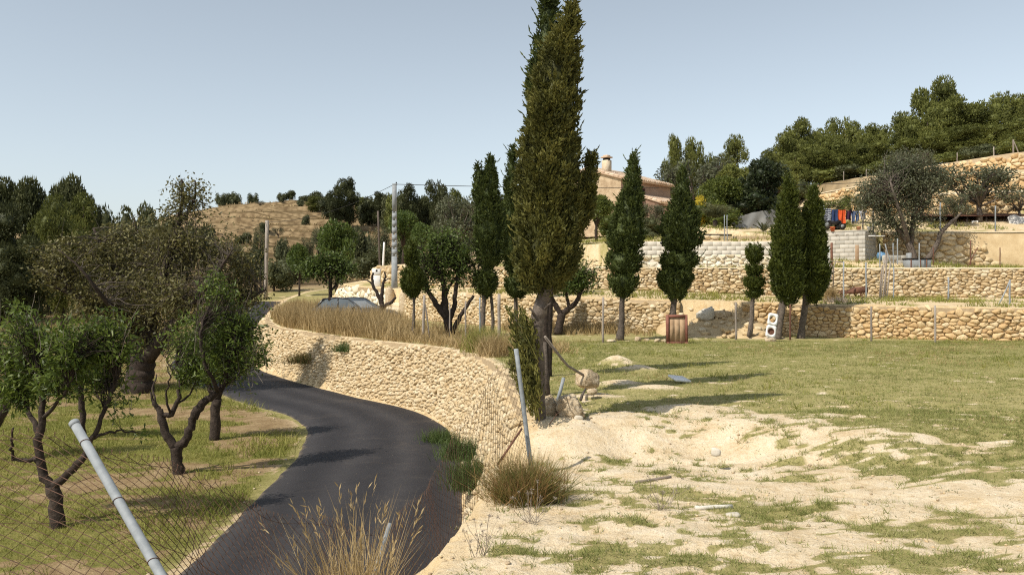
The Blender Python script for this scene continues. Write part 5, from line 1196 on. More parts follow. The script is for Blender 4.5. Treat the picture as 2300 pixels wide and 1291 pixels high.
_m = MB(); _p = FC + SD * 0.2 + np.array([0.82, -0.57]) * 0.12; _m.bbox((_p[0] + 0.35, _p[1], 4.02), (0.75, 0.16, 0.045), 0.008, 0.15); _m.build('white_board', M['white_paint'], base=(_p[0] + .35, _p[1], 4.0), label='white board sticking out at the shaded corner of the block hut', cat='board')

def pot(px, py, d, r, h, label, mat, name='flower_pot', cat='pot'):
    x = PX(px, d); z = max(h1(x, d), 4.29); b = (x, d, z); mb = MB()
    mb.lathe(b, [(0.001, 0.0), (r * 0.68, 0.0), (r * 0.92, h * 0.8), (r, h * 0.82), (r, h), (r * 0.88, h), (r * 0.8, h * 0.75), (0.001, h * 0.72)], 16); o = mb.build(name, mat, base=b, smooth=False, label=label, cat=cat)
terra = pmat('terracotta', [(0.42, 0.09, 0.035), (0.52, 0.13, 0.05), (0.58, 0.18, 0.08)], 9, 0.8, 0.2, 0.003, 60, rndw=0.1)
terra2 = pmat('pale_terracotta', [(0.46, 0.2, 0.1), (0.54, 0.26, 0.14)], 9, 0.8, 0.2, 0.003, 60, rndw=0.1)
pot(1870, 512, 39.9, 0.12, 0.19, 'red plastic flower pot on the rim of the block hut', terra)
pot(1929, 508, 39.7, 0.10, 0.2, 'terracotta flower pot on the hut rim below the jeans', terra2)
pot(1953, 510, 39.8, 0.11, 0.2, 'white plastic bucket at the hut corner beside the post', M['white_paint'], 'bucket', 'bucket')

def post(px, y0, y1, d, r, label, mat='galv', px2=None, name='fence_post', cat='post', d2=None, group=None, flat=False, sides=8):
    """post from its top (px,y0) down into the ground below (px2,y1)"""
    d2 = d if d2 is None else d2; px2 = px if px2 is None else px2
    a = PT(px, y0, d); b = PT(px2, y1, d2); g = h1(b[0], b[1]); 
    if b[2] > g - 0.05: 
        t = (a[2] - (g - 0.12)) / max(1e-3, a[2] - b[2]); b = a + (b - a) * t
    mb = MB(); t = np.linspace(0, 1, 5)[:, None]; P = b + (a - b) * t; rr = np.random.default_rng(int(px * 7 + y0)); P[1:-1] += rr.normal(size=(3, 3)) * 0.006
    mb.tube(P, r * np.array([1.08, 1.04, 1, 1, 0.96]), sides); return mb.build(name, M[mat], base=b, smooth=True, label=label, cat=cat, group=group)
post(1850, 462, 515, 40.4, 0.03, 'washing-line post behind the red pot', 'galv', name='washing_line_post')
post(1938, 459, 515, 40.3, 0.035, 'pale washing-line post in front of the shirt', 'post_wood', name='washing_line_post')
post(1961, 457, 518, 40.6, 0.035, 'pale washing-line post at the hut corner', 'galv', name='washing_line_post')
def cloth(px0, px1, y0, y1, label, mat, name, seed, shape=None, d=40.42):
    r = np.random.default_rng(seed); nu, nv = 12, 12; V = []
    x0, x1 = PX(px0, d), PX(px1, d); z0, z1 = PZ(y0, d), PZ(y1, d); ph = r.uniform(0, 6)
    for s in (0, 1):
        for j in range(nv + 1):
            for i in range(nu + 1):
                u, v = i / nu, j / nv; a, b = (0, 1) if shape is None else shape(v)
                uu = a + (b - a) * u; wob = 0.035 * math.sin(uu * 9 + ph + v) * (0.3 + v) + 0.015 * math.sin(uu * 21 + ph)
                V.append((x0 + (x1 - x0) * uu + 0.01 * math.sin(v * 7 + ph), d + wob + s * 0.012, z0 + (z1 - z0) * v - 0.025 * math.sin(math.pi * u) * (1 - v) + 0.02 * math.sin(uu * 6 + ph) * v))
    n = (nu + 1) * (nv + 1); q = [[k * n + j * (nu + 1) + i, k * n + j * (nu + 1) + i + 1, k * n + (j + 1) * (nu + 1) + i + 1, k * n + (j + 1) * (nu + 1) + i] for k in (0, 1) for j in range(nv) for i in range(nu)]
    mb = MB(); mb.add(V, quads=q); return mb, name, mat, label
def hang(c, cat='cloth'):
    mb, name, mat, label = c; V = mb.V[0]; return mb.build(name, mat, base=tuple(V[0]), smooth=True, label=label, cat=cat)
def fab(n, cols, sc=6): return pmat(n, cols, sc, 0.95, 0.2, 0.004, 60, rndw=0.05)
pat, nt_p, b_p = newmat('striped_towel', 0.95, 0.1)
_w = nt_p.nodes.new('ShaderNodeTexWave'); _w.wave_type = 'BANDS'; _w.bands_direction = 'Z'; _w.inputs['Scale'].default_value = 3.2; _w.inputs['Distortion'].default_value = 2.5; _w.inputs['Detail Scale'].default_value = 3
_g = nt_p.nodes.new('ShaderNodeNewGeometry'); nt_p.links.new(_g.outputs['Position'], _w.inputs['Vector'])
nt_p.links.new(ramp(nt_p, _w.outputs['Fac'], [(0.45, (0.03, 0.035, 0.06)), (0.75, (0.4, 0.42, 0.45))]), b_p.inputs['Base Color'])
hang(cloth(1851, 1867, 467, 497, 'dark towel with pale bands, first on the washing line', pat, 'towel', 1), 'towel')
hang(cloth(1868, 1881, 470, 496, 'navy blue cloth beside the orange towel', fab('navy_cloth', [(0.02, 0.035, 0.09), (0.035, 0.055, 0.13)]), 'navy_cloth', 2))
hang(cloth(1882, 1899, 471, 501, 'bright orange-red towel on the washing line', fab('orange_cloth', [(0.55, 0.07, 0.02), (0.66, 0.11, 0.03)]), 'orange_towel', 3, lambda v: (0, 1) if v < 0.72 else (0.45 * min(1, (v - 0.72) * 8), 1)), 'towel')
hang(cloth(1900, 1912, 472, 494, 'dark maroon garment between the orange towel and the jeans', fab('maroon_cloth', [(0.03, 0.012, 0.03), (0.06, 0.02, 0.04)]), 'dark_garment', 4), 'garment')
jm = fab('denim', [(0.06, 0.09, 0.18), (0.12, 0.16, 0.27)])
_a = cloth(1913, 1929, 473, 479, 'blue jeans hanging by the waist on the washing line', jm, 'jeans', 5)
for _s in (0, 1):
    _l = cloth(1913 + 8 * _s - 0.5, 1921 + 8 * _s + 0.5, 478.4, 498, '', jm, 'leg', 6 + _s, (lambda v: (0.0, 1 - 0.3 * v)) if _s == 0 else (lambda v: (0.3 * v, 1.0))); _a[0].join(_l[0])
hang(_a, 'jeans')
hang(cloth(1930, 1946, 473, 493, 'pale grey shirt at the end of the washing line', fab('pale_shirt', [(0.42, 0.43, 0.5), (0.55, 0.56, 0.6)]), 'shirt', 8, lambda v: (0, 1) if v < 0.3 else (0.14, 0.86)), 'shirt')
def sag(a, b, s, n=24):
    t = np.linspace(0, 1, n)[:, None]; P = np.asarray(a) + (np.asarray(b) - np.asarray(a)) * t; P[:, 2] -= s * 4 * (t * (1 - t))[:, 0]; return P
_m = MB(); _m.tube(np.concatenate([sag(PT(1850, 466, 40.42), PT(1938, 470, 40.42), 0.05), sag(PT(1938, 470, 40.42), PT(1961, 467, 40.6), 0.02)[1:]]), 0.006, 5); _m.build('washing_line', M['cable'], label='thin line carrying the washing between its posts', cat='line')

def tractor():
    d = 41.6; x = PX(1868, d); z = h1(x, d); r0 = thing('garden_tractor', 'small dark garden tractor behind the orange towel', 'tractor', (x, d, z))
    dk = pmat('dark_tractor_paint', [(0.02, 0.022, 0.03), (0.035, 0.035, 0.045)], 6, 0.45, 0, spec=0.5)
    b = MB(); b.prism([(-0.5, 0.25), (0.55, 0.25), (0.6, 0.42), (0.5, 0.6), (0.1, 0.62), (0.0, 0.42), (-0.45, 0.4)], -0.22, 0.22, ((x, d, z), (1, 0, 0), (0, 0, 1), (0, 1, 0))); b.build('body', dk, r0)
    s = MB(); s.bbox((x - 0.28, d, z + 0.5), (0.34, 0.34, 0.09), 0.03); s.bbox((x - 0.45, d, z + 0.66), (0.08, 0.34, 0.3), 0.03, ry=-0.2); s.build('seat', M['dark'], r0)
    w = MB(); w.tube([(x + 0.1, d, z + 0.58), (x + 0.02, d, z + 0.78)], 0.02, 6); t = np.linspace(0, 2 * math.pi, 17); w.tube(np.stack([x + 0.02 + 0.05 * np.cos(t), d + 0.15 * np.sin(t), z + 0.78 + 0.1 * np.cos(t)], 1), 0.014, 6, cap=False); w.build('steering_wheel', M['dark'], r0)
    for sx, rr in ((-0.35, 0.24), (0.4, 0.17)):
        for sy in (-0.3, 0.3):
            t = np.linspace(0, 2 * math.pi, 21); m = MB(); m.tube(np.stack([x + sx + rr * 0.75 * np.cos(t), np.full(21, d + sy), z + rr + rr * 0.75 * np.sin(t)], 1), rr * 0.27, 8, cap=False); wh = m.build('wheel', M['dark'], r0, smooth=True)
            m = MB(); m.tube([(x + sx, d + sy - 0.05, z + rr), (x + sx, d + sy + 0.05, z + rr)], rr * 0.5, 12); m.build('rim', M['galv'], wh)
tractor()

lb = thing('low_block_wall', 'low concrete-block wall with a small square opening, beside the blue sack', 'wall', (PX(2015, 37.6), 37.6, 2.5))
blocks(lb, (PX(1986, 37.5), 37.5), (PX(2036, 37.7), 37.7), 2.45, 3.1, 0.4, 0.215, 5, hole=lambda a, b, j: j == 1 and a < 0.35 < b)
_m = MB(); _m.bbox((PX(2040, 37.8), 37.75, 2.82), (0.12, 0.3, 0.75), 0.01); _m.build('end_pier', M['concrete'], lb)
def sack():
    d = 38.9; x = PX(1984, d); z = h1(x, d); b = (x, d, z); mb = MB(); mb.rock((x, d, z + 0.16), (0.62, 0.45, 0.4), 9, 0.5, 0.25, 0.4, 0.35, n=6); bl = pmat('blue_plastic', [(0.05, 0.13, 0.24), (0.09, 0.2, 0.33), (0.14, 0.27, 0.4)], 5, 0.5, 0.4, 0.02, 14, spec=0.5)
    mb.build('blue_sack', bl, base=b, label='crumpled blue plastic sack behind the low block wall', cat='sack')
sack()
def tank():
    d = 35.6; x0, x1 = PX(2042, d), PX(2092, d); z = h1((x0 + x1) / 2, d); r0 = thing('metal_tank', 'grey metal tank with a dark rim on the coped wall', 'tank', ((x0 + x1) / 2, d, z))
    w = x1 - x0; c = (x0 + x1) / 2; m = MB(); m.bbox((c, d + 0.3, z + 0.17), (w, 0.6, 0.36), 0.02); m.build('body', M['galv'], r0)
    m = MB(); m.bbox((c, d + 0.3, z + 0.375), (w + 0.06, 0.66, 0.05), 0.01); m.build('rim', M['dark'], r0)
    for k in (-0.42, 0.0, 0.28): m = MB(); m.bbox((c + k * w, d - 0.012, z + 0.17), (0.035, 0.03, 0.34), 0.005); m.build('rib', M['rust'], r0)
tank()
def plank(px, y0, y1, d, w, label, mat, th=0.03, name='plank', cat='plank', lean=0.0):
    x = PX(px, d); z0 = h1(x, d); z1 = PZ(y0, d); mb = MB(); mb.bbox((x, d, (z0 + z1) / 2), (w, th, z1 - z0 + 0.04), 0.005, rx=lean); return mb.build(name, mat, base=(x, d, z0), label=label, cat=cat)
wood = pmat('plank_wood', [(0.22, 0.14, 0.08), (0.34, 0.22, 0.13), (0.42, 0.3, 0.19)], 8, 0.9, 0.4, 0.004, 50)
plank(1925, 551, 575, 38.6, 0.16, 'upright brown board standing before the block hut', wood)
plank(1857, 556, 606, 35.6, 0.26, 'tall white sheet standing beside the column cypress', M['white_paint'], name='white_sheet', cat='sheet')
post(1868, 545, 582, 36.4, 0.05, 'thick brown stake next to the tall white sheet', 'rust', name='stake', cat='stake')

# posts and frames on the terraces ------------------------------------------------
post(1895, 587, 662, 33.2, 0.028, 'grey post before the rusty cart, nearer the cypress')
post(1945, 589, 662, 33.2, 0.03, 'grey post before the rusty cart, at its far end')
post(2007, 600, 670, 33.0, 0.024, 'thin post just right of the bundled poles')
post(2130, 622, 680, 31.5, 0.03, 'lone post against the coped wall below the olive')
post(2268, 630, 694, 29.4, 0.03, 'upright post of the leaning pair near the picture edge')
post(2269, 628, 694, 29.4, 0.022, 'slanting stay beside the upright post near the picture edge', px2=2240, name='fence_stay', cat='stay')
post(1976, 548, 604, 36.4, 0.025, 'thin pole before the shaded side of the hut')
post(2016, 536, 604, 37.2, 0.025, 'thin pole rising from the low block wall')
post(2006, 546, 604, 36.0, 0.022, 'pale pole with a slanting stay by the blue sack')
post(1988, 548, 604, 36.0, 0.022, 'slanting stay leaning toward the blue sack', px2=2004, name='fence_stay', cat='stay')
post(2065, 546, 604, 35.3, 0.025, 'pale pole standing behind the metal tank')
post(2096, 556, 606, 36.5, 0.022, 'rusty thin pole right of the metal tank', 'rust')
post(2180, 540, 610, 37.0, 0.022, 'rusty thin pole before the rubble wall', 'rust')
post(2196, 556, 610, 37.0, 0.02, 'leaning rusty rod before the rubble wall', 'rust', px2=2168, name='iron_rod', cat='rod')
post(2246, 556, 608, 37.0, 0.022, 'thin pole in front of the smooth cream earth face', 'rust')
post(2236, 462, 520, 41.2, 0.03, 'pale pole on the terrace edge before the shed')
post(2112, 455, 515, 41.6, 0.03, 'grey pole between the olive limb and the shed')
def pole_bundle():
    d = 33.3; b = PT(1985, 668, d); root = thing('pole_bundle', 'bundle of grey sticks propped against the coped wall', 'poles', (b[0], d, h1(b[0], d)))
    for i, (a, c) in enumerate(((1990, 1988), (1993, 1983), (1987, 1978), (2000, 1992), (1982, 1975))):
        m = MB(); m.tube([PT(a, 560 + i * 9, d + 0.25), PT((a + c) / 2 + 1, 615, d + 0.1), PT(c, 672, d - 0.1)], [0.02, 0.026, 0.03], 6); m.build('stick', M['post_wood'], root, smooth=True)
pole_bundle()
def trellis():
    d = 33.6; root = thing('trellis_frame', 'wobbly frame of thin grey poles beside the shorter column cypress', 'frame', (PX(1876, d), d, h1(PX(1876, d), d)))
    for nm, pts in (('top_rail', [(1852, 585), (1895, 589)]), ('pole', [(1862, 586), (1872, 604), (1871, 665)]), ('pole', [(1877, 588), (1871, 605)]), ('pole', [(1870, 606), (1858, 660)])):
        m = MB(); m.tube([PT(px, py, d) for px, py in pts], 0.022, 6); m.build(nm, M['post_wood'], root, smooth=True)
trellis()
def cart():
    d = 34.0; x0, x1 = PX(1882, d), PX(1944, d); c = (x0 + x1) / 2; z = h1(c, d) + 0.05; rt = thing('rusty_cart', 'low rusty farm cart against the coped wall', 'cart', (c, d, z - 0.05))
    m = MB(); m.prism([(0, .22), (.28, .38), (.62, .38), (.62, .16), (0, .12)], -0.3, 0.3, ((c - 0.1, d, z), (1, 0, 0), (0, 0, 1), (0, 1, 0))); m.build('tray', M['rust'], rt)
    for sx in (-0.45, 0.35):
        for sy in (-0.28, 0.28):
            t = np.linspace(0, 2 * math.pi, 17); m = MB(); m.tube(np.stack([c + sx + 0.13 * np.cos(t), np.full(17, d + sy), z + 0.13 + 0.13 * np.sin(t)], 1), 0.022, 6, cap=False); wh = m.build('wheel', M['rust'], rt, smooth=True)
            for k in range(3): a = k * math.pi / 3; m = MB(); m.tube([(c + sx - 0.13 * math.cos(a), d + sy, z + 0.13 - 0.13 * math.sin(a)), (c + sx + 0.13 * math.cos(a), d + sy, z + 0.13 + 0.13 * math.sin(a))], 0.009, 5); m.build('spoke', M['rust'], wh)
    m = MB(); m.bbox((c - 0.2, d, z + 0.16), (0.9, 0.1, 0.06), 0.01); m.build('chassis', M['rust'], rt); m = MB(); m.tube([(c - 0.55, d, z + 0.16), (c - 0.85, d - 0.1, z + 0.1)], 0.02, 6); m.build('drawbar', M['rust'], rt)
cart()
# shed at the right-hand edge of the upper terrace
def shed():
    d = 44.6; x0, x1 = PX(2085, d), PX(2330, d); z = 4.35; rt = thing('lean_to_shed', 'dark open lean-to shed under the olives with a sagging roof', 'shed', ((x0 + x1) / 2, d, z))
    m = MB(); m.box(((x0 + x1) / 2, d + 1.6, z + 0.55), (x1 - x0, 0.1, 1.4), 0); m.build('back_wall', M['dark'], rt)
    m = MB(); a = [(x0, d - 0.1, z + 0.98), (x1, d - 0.1, z + 1.0), (x1, d + 1.7, z + 1.25), (x0, d + 1.7, z + 1.22)]; m.add(a + [(p[0], p[1], p[2] + 0.04) for p in a], quads=[[0, 1, 2, 3], [4, 7, 6, 5], [0, 4, 5, 1], [0, 3, 7, 4], [1, 5, 6, 2]]); m.build('roof', M['rust'], rt)
    for px in (2092, 2140, 2172, 2215, 2262, 2305): m = MB(); m.tube([(PX(px, d), d, z - 0.1), (PX(px, d) + 0.02, d, z + 0.5), (PX(px, d), d, z + 1.0)], 0.05, 7); m.build('post', M['bark'], rt, smooth=True)
    dr = MB(); xd = PX(2187, d)
    for s in (-1, 1): dr.bbox((xd + s * 0.14, d - 0.12, z + 0.38), (0.035, 0.03, 0.78), 0.004)
    door = dr.build('door', M['white_paint'], rt)
    for k in range(7): m = MB(); m.bbox((xd, d - 0.12, z + 0.1 + k * 0.105), (0.25, 0.02, 0.075), 0.004, rx=0.3); m.build('slat', M['white_paint'], door)
    m = MB(); m.bbox((PX(2225, d), d - 0.3, z + 0.12), (1.0, 0.4, 0.16), 0.03); m.build('stone_bench', M['rock'], rt)
shed()
def tarp():
    d = 44.2; n = 14; V = []; r = np.random.default_rng(4)
    for s in (0, 0.012):
        for j in range(n):
            for i in range(n):
                u, v = i / (n - 1), j / (n - 1); x = PX(2258 + 60 * u, d); V.append((x, d - 0.2 - 0.7 * v + 0.12 * math.sin(u * 17 + v * 3) * (0.3 + v) + s, 5.38 - 0.3 * abs(u - 0.45) - 0.95 * v + 0.08 * math.sin(u * 9)))
    k = n * n; q = [[b * k + j * n + i, b * k + j * n + i + 1, b * k + (j + 1) * n + i + 1, b * k + (j + 1) * n + i] for b in (0, 1) for j in range(n - 1) for i in range(n - 1)]
    m = MB(); m.add(V, quads=q); m.build('tarpaulin', pmat('grey_white_tarp', [(0.42, 0.40, 0.37), (0.58, 0.56, 0.52), (0.68, 0.66, 0.62)], 3, 0.7, 0.5, 0.03, 12), base=V[0], label='crumpled whitish tarpaulin draped over the shed end', cat='tarpaulin')
tarp()
# garden behind the parapet
sr = Line([(12.6, 38.5, 3.62, 4.02), (10.2, 38.45, 3.62, 4.0), (7.6, 38.5, 3.6, 4.0)])
stone_wall('garden_edging', 'low rough stone edging along the garden above the pale parapet', sr, 0, sr.s[-1], 0.34, 0.19, 71, 'stone', 'mortar', batter=0.05, fwd=0.05, depth=0.1, ragged=0.1)
post(1627, 483, 548, 38.0, 0.02, 'one of two close galvanised posts at the palm', name='garden_post'); post(1633, 483, 548, 38.0, 0.02, 'second of two close galvanised posts, nearer the trailer', name='garden_post')
post(1748, 488, 548, 38.0, 0.03, 'pale leaning post beside the agave', px2=1742, name='garden_post')
def screen():
    d = 45.2; z = h1(PX(1700, d), d); rt = thing('tarpaulin_screen', 'grey tarpaulin screen stretched under the dark evergreen', 'tarpaulin', (PX(1700, d), d, z)); n, mm = 30, 8; V = []
    for s_ in (0, 0.015):
        for j in range(mm):
            for i in range(n):
                u, v = i / (n - 1), j / (mm - 1); px = 1640 + 112 * u; yt = np.interp(px, [1640, 1668, 1705, 1752], [494, 483, 474, 468]); yb = np.interp(px, [1640, 1652, 1752], [498, 511, 513]); py = yt + (yb - yt) * v
                V.append((PX(px, d), d + 0.5 * u + 0.05 * math.sin(u * 21 + v * 2) * (1 - abs(2 * v - 1)) + s_, PZ(py, d) + 0.015 * math.sin(u * 30)))
    k = n * mm; q = [[b_ * k + j * n + i, b_ * k + j * n + i + 1, b_ * k + (j + 1) * n + i + 1, b_ * k + (j + 1) * n + i] for b_ in (0, 1) for j in range(mm - 1) for i in range(n - 1)]
    m = MB(); m.add(V, quads=q); m.build('sheet', pmat('grey_tarp', [(0.16, 0.165, 0.165), (0.24, 0.245, 0.24), (0.32, 0.32, 0.31)], 2, 0.7, 0.4, 0.02, 8), rt, smooth=True)
    for px in (1668, 1705, 1750): m = MB(); m.tube([(PX(px, d), d + 0.45, z - 0.1), (PX(px, d) + 0.02, d + 0.45, PZ(478, d))], 0.035, 7); m.build('pole', M['post_wood'], rt, smooth=True)
screen()
def rosette(name, label, px, d, n, L, w, mat, up, cat='plant', trunk=0.0, bend=0.5, leaflets=False):
    r = np.random.default_rng(int(px)); x = PX(px, d); z = h1(x, d); rt = thing(name, label, cat, (x, d, z))
    if trunk: m = MB(); m.lathe((x, d, z), [(0.13, -0.05), (0.11, trunk * 0.5), (0.12, trunk), (0.02, trunk + 0.05)], 10); m.build('trunk', M['bark'], rt)
    mb = MB()
    for i in range(n):
        a = i * 2.399; e = up + r.uniform(-0.25, 0.35); l = L * r.uniform(0.75, 1.1); t = np.linspace(0, 1, 7); el = e - bend * t
        dx = np.cumsum(np.cos(el)) / 7 * l; dz = np.cumsum(np.sin(el)) / 7 * l; P = np.stack([x + dx * math.cos(a), d + dx * math.sin(a), z + trunk + dz], 1); S = np.array([-math.sin(a), math.cos(a), 0])
        if leaflets:
            k = 26; tt = np.repeat(np.linspace(0.12, 1, k), 2); Q = np.stack([np.interp(tt, t, P[:, c]) for c in range(3)], 1); sg = np.tile([-1, 1], k)
            add_leaves(mb, Q, sg[:, None] * S + np.array([math.cos(a) * 0.5, math.sin(a) * 0.5, -0.1]), L * 0.3 * (1.1 - tt * 0.7), 0.014, r); mb.tube(P, np.linspace(0.014, 0.004, 7), 4)
        else:
            ww = w * np.array([0.7, 1, 0.95, 0.8, 0.6, 0.35, 0.02]); V = np.stack([P - S * ww[:, None], P - [0, 0, 0.02], P + S * ww[:, None]], 1).reshape(-1, 3); q = [[k * 3 + c, k * 3 + c + 1, k * 3 + c + 4, k * 3 + c + 3] for k in range(6) for c in (0, 1)]; mb.add(V, quads=q)
    mb.build('fronds' if leaflets else 'leaves', M[mat], rt); return rt
rosette('palm', 'short palm with arching fronds beside the two close posts', 1606, 42.0, 26, 1.15, 0, 'bush', 1.1, cat='palm', trunk=0.35, bend=1.0, leaflets=True)
rosette('agave', 'spiky grey agave by the leaning garden post', 1716, 40.4, 30, 0.62, 0.045, 'olive', 0.9, bend=0.35)
_m = MB(); _m.bbox((PX(1612, 40.0), 40.0, h1(PX(1612, 40.0), 40.0) + 0.09), (1.3, 0.2, 0.18), 0.02, 0.05); _m.build('timber_beam', M['bark'], base=(PX(1612, 40), 40.0, 4.0), label='dark timber beam lying along the garden below the palm', cat='beam')

# ------------------------------------------------------------------ meter cabinet, poles, car, steps
def cabinet():
    d = 49.2; x = PX(846, d); z = h1(x, d); rt = thing('meter_cabinet', 'white meter cabinet on the wall top beside the bare pruned tree', 'cabinet', (x, d, z)); hgt = PZ(604, d) - z
    m = MB(); m.bbox((x, d, z + hgt * 0.32), (0.44, 0.3, hgt * 0.64), 0.012); m.build('base', M['white_paint'], rt); m = MB(); m.bbox((x, d, z + hgt * 0.83), (0.46, 0.32, hgt * 0.34), 0.012); dr = m.build('meter_door', M['white_paint'], rt)
    m = MB(); m.bbox((x + 0.02, d - 0.162, z + hgt * 0.9), (0.1, 0.02, 0.12), 0.004); m.build('meter_window', M['dark'], dr)
    m = MB(); m.bbox((x + 0.2, d - 0.16, z + hgt * 0.35), (0.025, 0.02, 0.14), 0.004); m.build('door_handle', M['galv'], rt)
cabinet()
def pole_concrete():
    d = 46.6; x = PX(886, d); z = h1(x, d); zt = PZ(416, d); rt = thing('concrete_pole', 'tall concrete power pole pierced by square holes', 'power pole', (x, d, z)); mb = MB()
    hol = sorted([PZ(y, d) for y in (477, 494, 510, 526, 542, 558, 574)]); hs_ = 0.038; zs = [z - 0.3] + sum([[h - hs_, h + hs_] for h in hol], []) + [zt]
    def wd(zz): f = (zz - z) / (zt - z); return 0.155 - 0.05 * f
    for i in range(len(zs) - 1):
        a, b = zs[i], zs[i + 1]; wa, wb = wd(a), wd(b)
        if i % 2 == 0: rs_ = [(-1, 1)]
        else: rs_ = [(-1, -0.27), (0.27, 1)]
        for u0, u1 in rs_:
            V = [(x + u * w, d + v * w * 0.8, q) for q, w in ((a, wa), (b, wb)) for v in (-1, 1) for u in (u0, u1)]
            mb.add(V, quads=[[0, 2, 3, 1], [4, 5, 7, 6], [0, 1, 5, 4], [2, 6, 7, 3], [0, 4, 6, 2], [1, 3, 7, 5]])
    mb.build('shaft', M['concrete'], rt)
    m = MB(); m.bbox((x + 0.02, d - 0.02, zt + 0.04), (0.26, 0.1, 0.08), 0.01); m.build('cross_bracket', M['galv'], rt); m = MB(); m.lathe((x + 0.1, d, zt + 0.08), [(0.03, 0), (0.04, 0.05), (0.02, 0.09)], 8); m.build('insulator', M['dark'], rt)
    return np.array([x, d, zt + 0.05])
ptop = pole_concrete()
post(600, 495, 660, 61, 0.13, 'weathered wooden power pole above the hidden lane bend', 'post_wood', px2=597, name='wooden_pole', cat='power pole')
post(849, 474, 590, 62, 0.075, 'thin brown wooden pole behind the green almonds', 'bark_grey', px2=853, name='wooden_pole', cat='pole')
post(863, 544, 590, 58, 0.07, 'short white marker post next to the brown wooden pole', 'white_paint', px2=861, name='marker_post')
_m = MB(); _m.tube(sag(ptop, (52, 52, 10.6), 1.15, 60), 0.016, 6); _m.build('power_cable', M['cable'], base=tuple(ptop), label='black power cable sagging from the concrete pole across the hillside', cat='cable')
_w = PT(600, 499, 61); _m = MB(); _m.tube(sag(ptop, _w, 0.5, 30), 0.014, 5); _m.build('power_cable', M['cable'], base=tuple(_w), label='thin cable between the wooden and the concrete power poles', cat='cable')
_m = MB(); _m.tube(sag(_w, PT(-80, 588, 44), 0.6, 30), 0.013, 5); _m.build('power_cable', M['cable'], base=tuple(_w), label='thin cable running from the wooden pole behind the old grey tree', cat='cable')

